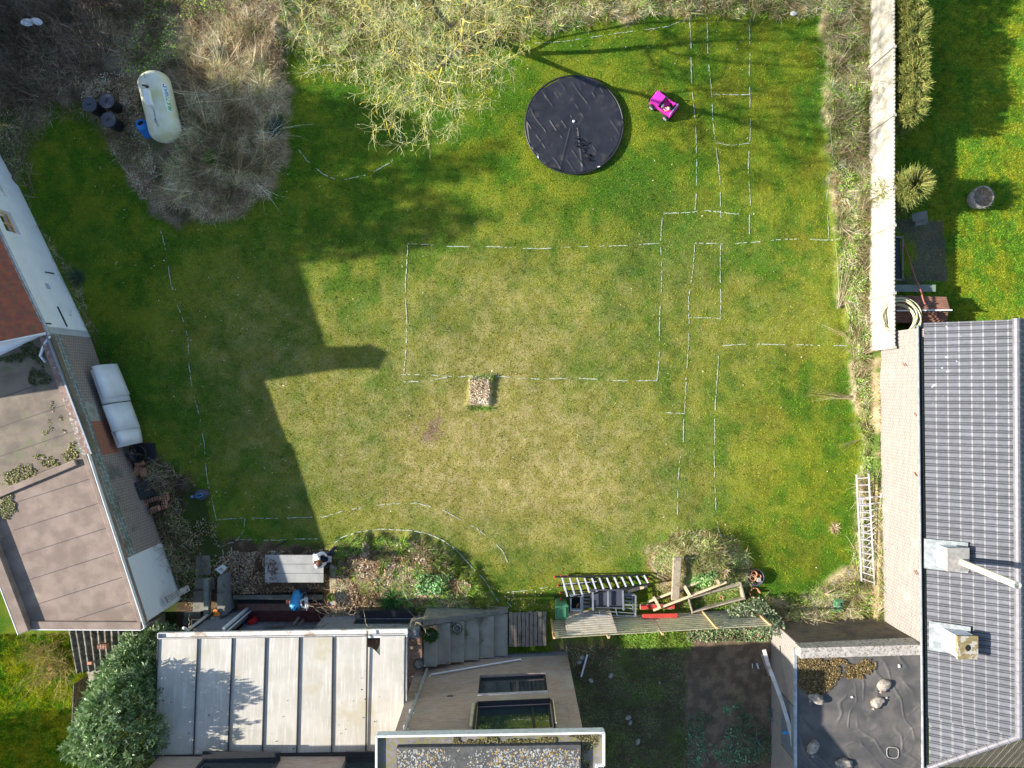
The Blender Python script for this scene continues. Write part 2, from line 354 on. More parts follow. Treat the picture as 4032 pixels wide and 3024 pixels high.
M['grey_metal'] = plain('grey_painted_metal', (0.25, 0.28, 0.33), 0.45, 0.3)
M['zinc'] = mot('zinc', (0.38, 0.40, 0.42), (0.55, 0.57, 0.58), 5, 0.5, 0.5, bmp=0.1)
M['alu'] = plain('aluminium', (0.80, 0.79, 0.82), 0.42, 0.55)
M['gutter'] = mot('stained_gutter', (0.58, 0.56, 0.52), (0.70, 0.68, 0.66), 3, 0.6, bmp=0.1, c3=(0.40, 0.33, 0.26), s3=2.4, t3=(0.52, 0.66))
M['glass'] = None
m, n, b = newmat('window_glass'); b.inputs['Base Color'].default_value = (0.02, 0.035, 0.04, 1); b.inputs['Roughness'].default_value = 0.03; b.inputs['Specular IOR Level'].default_value = 1.0
b.inputs['Coat Weight'].default_value = 1.0; b.inputs['Coat Roughness'].default_value = 0.02; M['glass'] = m
M['wood_new'] = wood('pale_timber', (0.58, 0.43, 0.26), (0.70, 0.56, 0.38))
M['wood_slat'] = wood('weathered_slat', (0.50, 0.43, 0.28), (0.64, 0.56, 0.40))
M['wood_lit'] = wood('bleached_slat', (0.72, 0.61, 0.46), (0.82, 0.73, 0.60))  # paler copy of the slat wood, sunlight mixed into the colour
M['wood_grey'] = wood('grey_pallet_wood', (0.20, 0.165, 0.13), (0.30, 0.26, 0.21), stretch=(14, 1, 14))
M['wood_old'] = wood('old_timber', (0.28, 0.235, 0.17), (0.42, 0.37, 0.29))
M['wood_beam'] = wood('sleeper_timber', (0.30, 0.24, 0.16), (0.46, 0.39, 0.29), stretch=(14, 1, 14))
M['orange_wood'] = wood('orange_stained_post', (0.55, 0.33, 0.15), (0.66, 0.44, 0.24))
M['red_paint'] = mot('red_painted_wood', (0.55, 0.05, 0.03), (0.42, 0.05, 0.04), 6, 0.75, bmp=0.3, c3=(0.30, 0.20, 0.15), s3=7, t3=(0.6, 0.7))
M['red_plastic'] = plain('red_plastic', (0.55, 0.02, 0.02), 0.4)
M['green_plastic'] = plain('green_plastic', (0.07, 0.22, 0.11), 0.42)
M['blue_plastic'] = plain('blue_plastic', (0.02, 0.20, 0.60), 0.33, var=0.12)
M['cyan_plastic'] = plain('light_blue_plastic', (0.05, 0.38, 0.75), 0.35)
M['navy'] = plain('navy_plastic', (0.01, 0.03, 0.12), 0.4)
M['bin_grey'] = plain('dark_grey_plastic', (0.06, 0.065, 0.085), 0.55)
M['black_plastic'] = plain('black_plastic', (0.015, 0.017, 0.02), 0.45)
M['pink'] = plain('hot_pink_plastic', (0.92, 0.05, 0.50), 0.3, var=0.06)
M['rubber'] = plain('toy_tyre', (0.04, 0.04, 0.04), 0.7)
M['silver'] = plain('silver_plastic', (0.62, 0.63, 0.66), 0.3, 0.4)
M['skin'] = plain('skin', (0.62, 0.38, 0.28), 0.6, var=0.05)
M['doll'] = plain('doll_plastic', (0.75, 0.50, 0.36), 0.5, var=0.05)
M['hair'] = mot('brown_hair', (0.09, 0.035, 0.02), (0.18, 0.07, 0.035), 60, 0.55, bmp=0.4)
M['sweater'] = mot('white_sweater', (0.72, 0.74, 0.80), (0.82, 0.83, 0.87), 8, 0.9, bmp=0.5, bs=25, bd=0.02)
M['trousers'] = mot('navy_trousers', (0.012, 0.016, 0.035), (0.025, 0.03, 0.055), 9, 0.9, bmp=0.4)
M['tank'] = mot('algae_stained_white_tank', (0.66, 0.69, 0.58), (0.56, 0.57, 0.34), 1.6, 0.42, bmp=0.08, c3=(0.44, 0.44, 0.22), s3=2.2, t3=(0.56, 0.78))
M['label_white'] = plain('label_white', (0.75, 0.77, 0.76), 0.5)
M['label_blue'] = plain('label_blue', (0.02, 0.25, 0.55), 0.5)
M['label_green'] = plain('label_green', (0.05, 0.42, 0.12), 0.5)
M['rust'] = mot('rusty_metal', (0.22, 0.10, 0.07), (0.33, 0.17, 0.12), 5, 0.85, bmp=0.3, c3=(0.16, 0.15, 0.06), s3=4, t3=(0.56, 0.66))
M['rust_red'] = plain('rust_red_paint', (0.36, 0.12, 0.09), 0.7)
M['hose'] = plain('pale_hose', (0.62, 0.60, 0.36), 0.5)
M['table'] = mot('grey_table_top', (0.27, 0.275, 0.27), (0.35, 0.355, 0.345), 2.5, 0.7, bmp=0.1)
M['leafstain'] = mot('wet_leaf_stain', (0.11, 0.07, 0.05), (0.20, 0.14, 0.09), 9, 0.8)
M['hollow_brick'] = mot('hollow_clay_brick', (0.42, 0.19, 0.12), (0.52, 0.27, 0.18), 8, 0.9, bmp=0.3)
M['asbestos'] = mot('mossy_corrugated_sheet', (0.10, 0.09, 0.07), (0.22, 0.20, 0.16), 6, 0.95, bmp=0.7, c3=(0.06, 0.055, 0.04), s3=9, t3=(0.5, 0.6), bs=30)
M['sack'] = mot('dusty_sack', (0.20, 0.165, 0.13), (0.42, 0.38, 0.33), 11, 0.8, bmp=0.5, c3=(0.20, 0.15, 0.09), s3=9, t3=(0.6, 0.7))
M['stone'] = mot('stone_grey', (0.30, 0.28, 0.25), (0.45, 0.42, 0.38), 9, 0.9, bmp=0.5)
M['yellow'] = plain('orange_plastic', (0.85, 0.28, 0.03), 0.5)
M['dark_void'] = plain('dark_interior', (0.01, 0.01, 0.01), 0.9)
M['white_wall_lit'] = plain('white_chimney_render', (0.74, 0.74, 0.75), 0.8)
M['cream_pipe'] = mot('cream_pipe', (0.74, 0.66, 0.48), (0.80, 0.74, 0.60), 2, 0.5, bmp=0.05)
M['lead'] = mot('lead_flashing', (0.17, 0.19, 0.20), (0.27, 0.30, 0.31), 6, 0.6, bmp=0.3)
# ================================================================ GROUND
def px(x, y): return 2016 + x * FPX / H, 1512 - y * FPX / H
PIT = [(905, 2337), (1266, 2337), (1266, 2500), (905, 2500)]      # sunken red-floored area (ground pixels)
BRUSH = [(-900, -900), (1140, -900), (1130, 170), (1125, 470), (1130, 620), (1090, 760), (960, 860), (820, 890), (650, 880), (560, 770), (500, 620), (440, 520), (340, 440), (200, 440), (120, 560), (60, 700), (-900, 700)]
TOPSTRIP = [(1100, -900), (3240, -900), (3240, 60), (2900, 60), (2500, 60), (2300, 90), (2100, 140), (1900, 170), (1700, 260), (1500, 250), (1300, 190), (1100, 170)]
FENCESTRIP = [(3240, -900), (3500, -900), (3480, 2460), (3330, 2500), (3000, 2470), (2960, 2380), (3200, 2330), (3370, 2200), (3380, 1900), (3390, 1700), (3350, 1500), (3330, 1300), (3290, 950), (3250, 600), (3240, 300)]
BANK = [(1310, 2150), (1480, 2110), (1640, 2125), (1760, 2180), (1850, 2260), (1930, 2360), (1950, 2430), (1300, 2480), (1300, 2250)]
MOUND = [(2560, 2240), (2560, 2150), (2640, 2090), (2780, 2080), (2900, 2120), (2960, 2230), (2960, 2330), (2800, 2420), (2600, 2400)]
PATIO = [(840, 2120), (1290, 2150), (1310, 2420), (1300, 2520), (560, 2540), (560, 2200), (700, 2180)]
LEFTSTRIP = [(560, 1750), (700, 1850), (800, 1950), (860, 2060), (870, 2200), (760, 2400), (560, 2600), (300, 2600), (300, 1750)]
YARD = [(2180, 2510), (3060, 2510), (3060, 3400), (2100, 3400)]
SOIL = [(2700, 2490), (3060, 2470), (3060, 3400), (2690, 3400)]
SHEDBASE = [(3480, 860), (3690, 880), (3710, 1110), (3480, 1130)]
def soft(u, v, poly, w=30):
    """0..1 mask of a polygon with a ragged edge"""
    n1 = (fbm(u, v, 60, 4, 3) - 0.5) * w * 3; n2 = (fbm(u, v, 60, 4, 8) - 0.5) * w * 3
    t = 0
    for dx, dy in ((0, 0), (w * .4, 0), (-w * .4, 0), (0, w * .4), (0, -w * .4)): t = t + inpoly(u + n1 + dx, v + n2 + dy, poly)
    return t / 5.0
def blob(u, v, cu, cv, ru, rv): return np.exp(-(((u - cu) / ru) ** 2 + ((v - cv) / rv) ** 2))
def lerp(a, b, t): return a * (1 - t)[:, None] + np.array(b)[None, :] * t[:, None]
def zones(u, v):
    z = {}
    for k, p, w in (('brush', BRUSH, 40), ('top', TOPSTRIP, 45), ('fence', FENCESTRIP, 25), ('bank', BANK, 22), ('mound', MOUND, 40), ('patio', PATIO, 22), ('left', LEFTSTRIP, 40), ('yard', YARD, 16), ('soil', SOIL, 18)):
        z[k] = soft(u, v, p, w) * 1.0
    z['neigh'] = sstep(3470, 3480, u) * (1 - 0 * u); z['far'] = (sstep(2560, 2600, v) * (u < 900)) * 1.0
    z['dry'] = np.clip(0.95 * blob(u, v, 1850, 1830, 620, 380) + 0.55 * blob(u, v, 1950, 1250, 620, 330) + 0.35 * blob(u, v, 2450, 1900, 400, 300) + 0.25 * blob(u, v, 2900, 1250, 500, 400) + .45 * blob(u, v, 1000, 1500, 330, 420), 0, 1)
    return z
def ground_col(x, y, fine=True):
    u, v = px(x, y); z = zones(u, v)
    n1 = fbm(x, y, 2.2, 5, 21); n2 = fbm(x, y, 0.5, 4, 33); n3 = fbm(x, y, 5.0, 3, 44); n4 = fbm(x, y, 0.22, 3, 55)
    g = lerp(np.tile([[0.070, 0.150, 0.012]], (len(u), 1)), (0.175, 0.215, 0.018), sstep(0.35, 0.68, n2 * .6 + n1 * .4))
    g = lerp(g, (0.05, 0.135, 0.015), sstep(0.55, 0.75, n3) * 0.7)
    g = lerp(g, (0.18, 0.17, 0.02), sstep(0.60, 0.70, fbm(x, y, 1.3, 3, 71)) * 0.45 * sstep(2300, 3000, u))
    d = z['dry'] * sstep(0.15, 0.75, n1 * .45 + n2 * .55 + z['dry'] * .25) * 1.0
    dryc = lerp(np.tile([[0.30, 0.255, 0.08]], (len(u), 1)), (0.43, 0.345, 0.15), sstep(.4, .7, n4))
    d = np.clip(d, 0, 0.88)[:, None]; g = g * (1 - d) + dryc * d
    # bare scars in the lawn
    sc1 = blob(u, v, 1693, 1683, 55, 55) + 0.45 * blob(u, v, 1893, 1660, 32, 35)
    g = lerp(g, (0.24, 0.165, 0.11), np.clip(sc1 * 2.2 * sstep(.3, .6, n4) - .2, 0, 0.9))
    tan = lerp(np.tile([[0.50, 0.385, 0.23]], (len(u), 1)), (0.33, 0.24, 0.145), sstep(.35, .65, n4))
    tang = sstep(0.44, 0.56, n2 * .5 + n1 * .5)
    mixg = tan * (1 - tang)[:, None] * 1.0 + np.array([[0.10, 0.155, 0.03]]) * tang[:, None]
    brown = lerp(np.tile([[0.24, 0.18, 0.125]], (len(u), 1)), (0.085, 0.07, 0.04), sstep(.35, .65, n2))
    brown = lerp(brown, (0.07, 0.11, 0.025), sstep(.52, .68, n1) * .6)
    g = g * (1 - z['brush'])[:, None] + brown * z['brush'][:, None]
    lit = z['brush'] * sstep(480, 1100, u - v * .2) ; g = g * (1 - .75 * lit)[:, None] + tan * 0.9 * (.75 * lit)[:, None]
    for k in ('top', 'fence'): g = g * (1 - z[k])[:, None] + mixg * z[k][:, None]
    litter = lerp(np.tile([[0.33, 0.225, 0.15]], (len(u), 1)), (0.16, 0.105, 0.07), sstep(.35, .6, n4))
    bg_ = sstep(0.45, 0.58, n2 * .45 + n1 * .55 - 0.07 + 0.0005 * (u - 1600)); lb = litter * (1 - bg_)[:, None] + np.array([[0.13, 0.18, 0.035]]) * bg_[:, None]
    g = g * (1 - z['bank'])[:, None] + lb * z['bank'][:, None]
    mo = tan * 0.95; mo = lerp(mo, (0.15, 0.17, 0.04), sstep(.42, .6, n1)); g = g * (1 - z['mound'])[:, None] + mo * z['mound'][:, None]
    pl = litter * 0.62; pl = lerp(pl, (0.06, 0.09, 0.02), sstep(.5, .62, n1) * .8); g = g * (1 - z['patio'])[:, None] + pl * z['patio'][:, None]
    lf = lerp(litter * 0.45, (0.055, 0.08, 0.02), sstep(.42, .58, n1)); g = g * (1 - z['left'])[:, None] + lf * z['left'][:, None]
    yd = lerp(np.tile([[0.13, 0.18, 0.045]], (len(u), 1)), (0.14, 0.115, 0.075), sstep(.42, .58, n1)); yd = lerp(yd, (0.15, 0.20, 0.03), sstep(2560, 2520, v) * .8)
    g = g * (1 - z['yard'])[:, None] + yd * z['yard'][:, None]
    so_ = lerp(np.tile([[0.27, 0.195, 0.125]], (len(u), 1)), (0.17, 0.12, 0.08), sstep(.35, .65, n4)); g = g * (1 - z['soil'])[:, None] + so_ * z['soil'][:, None]
    ng = lerp(np.tile([[0.10, 0.20, 0.018]], (len(u), 1)), (0.19, 0.245, 0.02), sstep(.38, .66, n2)); g = g * (1 - z['neigh'])[:, None] + ng * z['neigh'][:, None]
    sb = inpoly(u, v, SHEDBASE) * sstep(.40, .5, n1); g = lerp(g, (0.13, 0.11, 0.10), sb * .8)
    fr = lerp(np.tile([[0.12, 0.24, 0.015]], (len(u), 1)), (0.27, 0.34, 0.02), sstep(.42, .64, n2)); g = g * (1 - z['far'])[:, None] + fr * z['far'][:, None]
    g = lerp(g, (.52, .41, .27), ((np.abs(u - 1887) < 42) & (np.abs(v - 1538) < 57)) * 1.0)
    t_ = .8 + .4 * fbm(x, y, .9, 3, 88)[:, None]; return np.clip(g * t_, 0.004, 0.9), z
def gz(x, y):
    """ground height"""
    x = np.asarray(x, float); y = np.asarray(y, float); u, v = px(x, y)
    h = (fbm(x, y, 3.0, 3, 5) - .5) * 0.05 + (fbm(x, y, .6, 3, 6) - .5) * 0.03
    inpit = inpoly(u, v, PIT)
    h = h + 0.35 * sstep(12.78, 12.86, x)                                     # neighbour's lawn lies higher
    rough = soft(u, v, BRUSH, 40) * .20 + soft(u, v, TOPSTRIP, 40) * .12 + soft(u, v, FENCESTRIP, 25) * .18
    h = h + rough * (0.4 + 1.2 * fbm(x, y, .8, 3, 12))
    h = h + 0.35 * np.clip(blob(u, v, 840, 640, 260, 280), 0, 1)
    h = h + 0.30 * soft(u, v, BANK, 40) * (0.4 + fbm(x, y, .7, 3, 14)) * (1 - sstep(2380, 2425, v))
    h = h + 0.62 * np.clip(1.35 * blob(u, v, 2770, 2190, 150, 100), 0, 1) * (0.55 + .8 * fbm(x, y, .6, 3, 15))
    q = np.maximum(np.abs((u - 1887) * .99 + (v - 1538) * .08) / 46, np.abs((v - 1538) - (u - 1887) * .05) / 63) + (fbm(x, y, .30, 3, 61) - .5) * .5
    h = h + 0.13 * (1 - sstep(0.86, 1.05, q))
    h = np.where(soft(u, v, SOIL, 12) > .5, h + (fbm(x, y, .16, 3, 16) - .5) * 0.10, h)
    h = np.where(soft(u, v, PATIO, 12) > .5, h * .5, h)
    h = np.where(inpit, -0.35, h)
    return h
def axis(lo, hi, step, ext):
    a = np.arange(lo, hi + 1e-6, step); f = [lo - e for e in reversed(ext)]; g_ = [hi + e for e in ext]; return np.concatenate([f, a, g_])
ax_ = axis(-19.5, 19.5, 0.085, [1, 3, 8, 20, 50, 130]); ay_ = axis(-14.6, 14.6, 0.085, [1, 3, 8, 20, 50, 130])
GX, GY = np.meshgrid(ax_, ay_); gx = GX.ravel(); gy = GY.ravel()
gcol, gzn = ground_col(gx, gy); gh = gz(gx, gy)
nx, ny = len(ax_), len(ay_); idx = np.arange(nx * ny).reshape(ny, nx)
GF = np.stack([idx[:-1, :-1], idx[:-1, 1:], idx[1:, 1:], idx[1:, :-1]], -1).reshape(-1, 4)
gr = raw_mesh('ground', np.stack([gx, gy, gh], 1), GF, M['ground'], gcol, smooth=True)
tag(gr, 'garden ground with worn lawn, soil and leaf litter', 'ground', kind='structure')

# ================================================================ GRASS
BLD = [[(-60, 560), (40, 560), (380, 1330), (760, 2380), (700, 2500), (-60, 2500)], [(1240, 2400), (1640, 2400), (2000, 2400), (2000, 2580), (2232, 2564), (2300, 3100), (560, 3100), (560, 2500), (900, 2470), (900, 2330), (1270, 2330)], [(3430, 1300), (4200, 1300), (4200, 3300), (3040, 3300), (3040, 2430), (3460, 2430)], [(1040, 2180), (1275, 2180), (1275, 2300), (1040, 2300)]]
def grass_field(name, label, n, u0, u1, v0, v1, lfun, keep, dens=1.0, width=0.021, lean=0.8, cat='grass'):
    x = (rng.random(n) * (u1 - u0) + u0 - 2016) * H / FPX; y = -(rng.random(n) * (v1 - v0) + v0 - 1512) * H / FPX
    u, v = px(x, y); c, z = ground_col(x, y); k = keep(u, v, z, x, y)
    for b in BLD: k &= ~inpoly(u, v, b)
    k &= (u - 2261) ** 2 + (v - 491) ** 2 > 186 ** 2
    x, y, c, u, v = x[k], y[k], c[k], u[k], v[k]; z = {a: b[k] for a, b in z.items()}; m = len(x)
    L = lfun(u, v, z, m) * (0.6 + 0.8 * rng.random(m)); ang = rng.random(m) * 6.283
    D = np.stack([np.cos(ang) * lean, np.sin(ang) * lean, 0.5 + rng.random(m) * .8], 1)
    jit = (0.55 + 0.95 * rng.random((m, 1))) * (0.40 + 1.18 * sstep(.30, .70, fbm(x, y, .13, 3, 66)))[:, None]; hue = (sstep(.35, .65, fbm(x, y, .28, 3, 67)) - .5)[:, None]; c = c * np.concatenate([1 + .45 * hue, 1 + .12 * hue, 1 - .3 * hue], 1); hj = rng.normal(size=(m, 1)) * .32; c = np.clip(c * jit * np.array([[2.28, 2.34, 1.2]]) * np.concatenate([1 + .55 * hj, 1 + .12 * hj, 1 + .9 * hj], 1), 0.004, .52)
    P = np.stack([x, y, gz(x, y) - 0.005], 1)
    V, F, C = tris(P, D, L, np.full(m, width) * (0.7 + .6 * rng.random(m)), c)
    o = raw_mesh(name, V, F, M['grass'], C); tag(o, label, cat, kind='stuff'); return o
def k_lawn(u, v, z, x, y): return (rng.random(len(u)) > (z['brush'] * .75 + z['patio'] * .8 + z['left'] * .6 + z['bank'] * .5)) & (u < 3472) & (z['soil'] < .5) & ~((u < 900) & (v > 2500)) & (rng.random(len(u)) > z['yard'] * .6) & ~((np.abs(u - 1887) < 40) & (np.abs(v - 1538) < 55))
def l_lawn(u, v, z, m): return 0.046 + 0.07 * np.clip(z['top'] + z['fence'] + z['mound'] + z['bank'], 0, 1)
NG = 620000
grass_field('lawn_grass', 'short worn garden lawn, green at the edges and dry yellow in the middle', NG, -40, 3480, -40, 3070, l_lawn, k_lawn)
grass_field('neighbour_grass', 'bright green neighbouring lawn to the right of the concrete fence', 80000, 3478, 4080, -40, 1300, lambda u, v, z, m: np.full(m, .055), lambda u, v, z, x, y: ~(inpoly(u, v, SHEDBASE) & (rng.random(len(u)) < .7)))
grass_field('long_grass', 'tufted yellow-green long grass in the lower left corner', 60000, -60, 620, 2380, 3070, lambda u, v, z, m: np.full(m, .15), lambda u, v, z, x, y: (u < 560), width=0.022, lean=.9)

# ================================================================ CHALK LINES
def chalk(pts, w=0.023, dash=None, n_=0, z_=0.022):
    """pts in overview pixels (2212 wide)"""
    pts = [W(p[0] * 1.8228, p[1] * 1.8228) for p in pts]; mb = []
    V = []; F = []; b = 0; s_acc = 0
    for i in range(len(pts) - 1):
        p, q = pts[i], pts[i + 1]; L = (q - p).length; d = (q - p) / L; nrm = Vector((-d.y, d.x, 0)); k = max(1, int(L / 0.08))
        for j in range(k):
            s = s_acc + L * j / k
            if dash and (s % (dash[0] + dash[1])) > dash[0]: continue
            if random.random() < .17: continue
            a = p + d * (L * j / k); c = p + d * (L * (j + 1.15) / k)
            wa = w * (0.55 + .75 * random.random()) / 2; o1 = nrm * (random.uniform(-.008, .008) + .022 * math.sin(s * 2.1 + pts[0].x * 3))
            za = float(gz([a.x], [a.y])[0]) + z_; zb = float(gz([c.x], [c.y])[0]) + z_
            V += [(a + o1 - nrm * wa)[:2] + (za,), (a + o1 + nrm * wa)[:2] + (za,), (c + o1 + nrm * wa)[:2] + (zb,), (c + o1 - nrm * wa)[:2] + (zb,)]
            F.append((b, b + 1, b + 2, b + 3)); b += 4
        s_acc += L
    return V, F
def chalk_obj(lines, label, w=0.023):
    V = []; F = []
    for pts, dash in lines:
        v_, f_ = chalk(pts, w, dash); F += [tuple(i + len(V) for i in f) for f in f_]; V += v_
    o = raw_mesh('chalk_marking', V, F, M['chalk']); tag(o, label, 'ground marking', kind='structure')
DS = (0.95, 0.42); DL = (1.3, 0.25)
chalk_obj([([(880, 528), (920, 529), (1000, 532), (1080, 535), (1170, 536), (1260, 534), (1330, 530), (1424, 527)], DS), ([(879, 530), (877, 610), (878, 690), (876, 780), (872, 811)], (1.6, .25)), ([(866, 810), (950, 811), (1050, 812), (1120, 817), (1200, 817), (1300, 820), (1418, 823)], (.7, .35)), ([(867, 826), (920, 825), (960, 815), (1005, 813)], (.6, .4))], 'dashed chalk rectangle in the middle of the lawn')
chalk_obj([([(1431, 470), (1434, 460), (1480, 459), (1525, 456), (1570, 462), (1620, 464), (1619, 505)], DL), ([(1431, 470), (1427, 530), (1428, 600), (1427, 660), (1423, 760), (1419, 823)], DL)], 'chalk line running down the right side of the central rectangle')
chalk_obj([([(1500, 527), (1555, 528), (1612, 523), (1680, 519), (1810, 517)], DS), ([(1499, 530), (1496, 580), (1489, 640), (1488, 690), (1485, 760), (1483, 830), (1478, 892)], DL), ([(1438, 890), (1478, 892)], (.6, .1)), ([(1477, 905), (1474, 960), (1467, 1000), (1465, 1080), (1460, 1140)], (.9, .35)), ([(1557, 530), (1556, 600), (1555, 689)], DL), ([(1488, 686), (1555, 689)], (.7, .2))], 'narrow chalk strip with crossbars on the right half of the lawn')
chalk_obj([([(1548, 830), (1550, 775), (1550, 748), (1565, 747), (1620, 744), (1690, 743), (1735, 744), (1775, 748), (1830, 747)], DS), ([(1548, 830), (1545, 900), (1541, 980), (1546, 1060), (1547, 1145), (1556, 1180), (1562, 1230)], (.9, .3))], 'chalk corner line ending at the brambles under the right fence')
chalk_obj([([(1488, 40), (1492, 120), (1497, 220), (1503, 300), (1506, 350), (1504, 400), (1499, 458)], (1.0, .25)), ([(1525, 38), (1529, 90), (1532, 150), (1537, 230), (1545, 300), (1551, 360), (1554, 410), (1558, 470)], (1.3, .25)), ([(1617, 45), (1619, 120), (1620, 203), (1619, 306), (1617, 380), (1620, 464)], (.8, .35)), ([(1540, 205), (1619, 203)], (2, .1)), ([(1545, 309), (1580, 313), (1618, 308)], (1.2, .1))], 'three long chalk lines beside the pink toy car')
chalk_obj([([(1155, 95), (1220, 88), (1290, 80), (1330, 74), (1387, 64), (1440, 58), (1490, 42)], (1.6, .3))], 'faint chalk line along the top edge of the lawn', .016)
chalk_obj([([(1792, 8), (1787, 110), (1783, 150), (1788, 240), (1792, 340), (1786, 420), (1788, 517)], (1.0, .5))], 'chalk line at the foot of the weedy strip by the fence')
chalk_obj([([(865, 282), (864, 312), (846, 350), (800, 378), (735, 390), (700, 376), (665, 350), (642, 322)], (.75, .35)), ([(655, 165), (672, 150), (700, 140), (735, 140), (760, 144)], (1.5, .2))], 'dashed chalk circle under the edge of the bare tree')
chalk_obj([([(350, 500), (362, 560), (368, 600), (382, 650), (398, 700), (405, 730), (410, 790), (418, 850), (430, 900), (443, 960), (447, 1020), (452, 1060), (465, 1110), (472, 1135)], (.9, .3))], 'chalk line down the shaded left side of the lawn')
chalk_obj([([(472, 1122), (530, 1120), (640, 1117), (700, 1118), (740, 1104), (780, 1095)], (.9, .3)), ([(815, 1090), (845, 1087), (900, 1088), (960, 1103), (1030, 1140), (1085, 1190), (1105, 1232)], (.75, .4)), ([(530, 1120), (526, 1150), (512, 1168), (480, 1181), (484, 1198)], None), ([(505, 1167), (560, 1166), (640, 1164), (700, 1166)], (.8, .25)), ([(499, 1182), (501, 1205)], None)], 'dashed chalk curve near the grey table')
chalk_obj([([(718, 1176), (735, 1163), (770, 1150), (830, 1142), (880, 1144), (920, 1152), (955, 1167), (985, 1187), (1020, 1222), (1045, 1250), (1060, 1275), (1075, 1300)], None), ([(1095, 1279), (1140, 1276), (1182, 1269)], (.9, .25)), ([(1096, 1300), (1104, 1310)], None)], 'solid chalk arc round the leafy bank', .026)
chalk_obj([([(1222, 1380), (1224, 1405)], None)], 'short chalk stroke on the soil below the slatted fence')
# ================================================================ BUILDINGS: LEFT
def sheet(P00, P10, P11, P01, nu, nv, fz, name, mat, parent, nrm=None, smooth=True, cf=None):
    """bilinear surface between 4 corners, raised along nrm by fz(s, t) with s, t in metres from the first corner"""
    P00, P10, P11, P01 = [np.array(p, float) for p in (P00, P10, P11, P01)]
    s = np.linspace(0, 1, nu); t = np.linspace(0, 1, nv); S, T = np.meshgrid(s, t); S = S.ravel(); T = T.ravel()
    P = (P00[None] * ((1 - S) * (1 - T))[:, None] + P10[None] * (S * (1 - T))[:, None] + P11[None] * (S * T)[:, None] + P01[None] * ((1 - S) * T)[:, None])
    if nrm is None:
        n_ = np.cross(P10 - P00, P01 - P00); n_ = n_ / np.linalg.norm(n_); n_ = n_ if n_[2] > 0 else -n_
    else: n_ = np.array(nrm)
    sm, tm = S * np.linalg.norm(P10 - P00), T * np.linalg.norm(P01 - P00); h = fz(sm, tm); col = cf(sm, tm) if cf else None; P = P + n_[None] * h[:, None]
    idx = np.arange(nu * nv).reshape(nv, nu); F = np.stack([idx[:-1, :-1], idx[:-1, 1:], idx[1:, 1:], idx[1:, :-1]], -1).reshape(-1, 4)
    if np.cross(P10 - P00, P01 - P00)[2] < 0: F = F[:, ::-1]
    return raw_mesh(name, P, F, mat, col, parent, smooth)
def offs(p, q, d):
    """shift the line p-q sideways by d (left of travel)"""
    p = Vector(p[:2]); q = Vector(q[:2]); n = (q - p).normalized(); n = Vector((-n.y, n.x)) * d; return p + n, q + n

# --- white rendered house with a red tiled roof
A0 = Vector((-18.55, 8.95)); A1 = Vector((-15.07, 1.66)); dA = (A1 - A0).normalized(); inA = Vector((dA.y, -dA.x)) # inA points left, into the house
if inA.x > 0: inA = -inA
hs = thing('white_house', 'white rendered outbuilding with moss-edged red tiled roof at the left edge', 'house', (-16.8, 5, 0))
LA = (A1 - A0).length
def hole_at(u0, v0, u1, v1, z0, z1):
    a = W(u0, v0, z0); b = W(u1, v1, z1); s = [(Vector((q.x, q.y)) - A0).dot(dA) for q in (a, b)]; return (min(s), max(s), z0, z1)
h1 = (3.46, 4.30, 1.30, 2.02); h0 = (1.55, 2.5, 1.1, 2.3); h2 = (6.10, 6.32, 1.05, 1.28)
w = MB(); w.wall((A0.x, A0.y), (A1.x, A1.y), 0, 2.7, 0.3, [h0, h1, h2])
# body goes to the left of the face: wall() puts it right-hand of the walk A1 -> A0
B1 = A1 + inA * 8; w.wall((A1.x, A1.y), (B1.x, B1.y), 0, 2.7, 0.25)
w.build('wall', M['white_render'], hs)
for h in (h0, h1):
    p = A0 + dA * h[0] + inA * 0.14; q = A0 + dA * h[1] + inA * 0.14
    fr = MB(); z0, z1 = h[2], h[3]
    for a, b_ in (((*p, z0 + .03), (*q, z0 + .03)), ((*p, z1 - .03), (*q, z1 - .03))): fr.bar(a, b_, 0.06, 0.06)
    for a in (p, q, (p + q) / 2): fr.bar((*a, z0), (*a, z1), 0.05, 0.05)
    fo = fr.build('window', M['orange_wood'], hs)
    gl = MB(); gl.bar((*(p + inA * .03), (z0 + z1) / 2), (*(q + inA * .03), (z0 + z1) / 2), 0.012, z1 - z0 - .04); gl.build('pane', M['glass'], fo).parent = fo
    g_ = bpy.data.objects['pane'] if 'pane' in bpy.data.objects else None
    sl_ = MB(); c0 = A0 + dA * (h[0] - .04) - inA * .03; c1 = A0 + dA * (h[1] + .04) - inA * .03
    sl_.bar((*c0, z0 - .03), (*c1, z0 - .03), 0.14, 0.05); sl_.build('sill', M['concrete'], fo)
bk = MB(); p = A0 + dA * h2[0] + inA * .2; q = A0 + dA * h2[1] + inA * .2; bk.bar((*p, 1.165), (*q, 1.165), .02, .26); bk.build('vent_opening', M['dark_void'], hs)
for k, (s_, z0, z1) in enumerate(((2.65, 1.55, 2.1), (4.05, 2.25, 2.62), (5.62, .45, .95), (7.0, .5, 1.2), (7.72, 2.05, 2.62))):
    t_ = MB(); p = A0 + dA * s_ - inA * .02
    if k in (3,): t_.bar((*p, z1), (*(p + dA * .75), z1), .03, .05)
    else: t_.bar((*p, z0), (*(p + dA * .03), z1), .03, .035)
    t_.build('wall_tie', M['dark_metal'], hs)
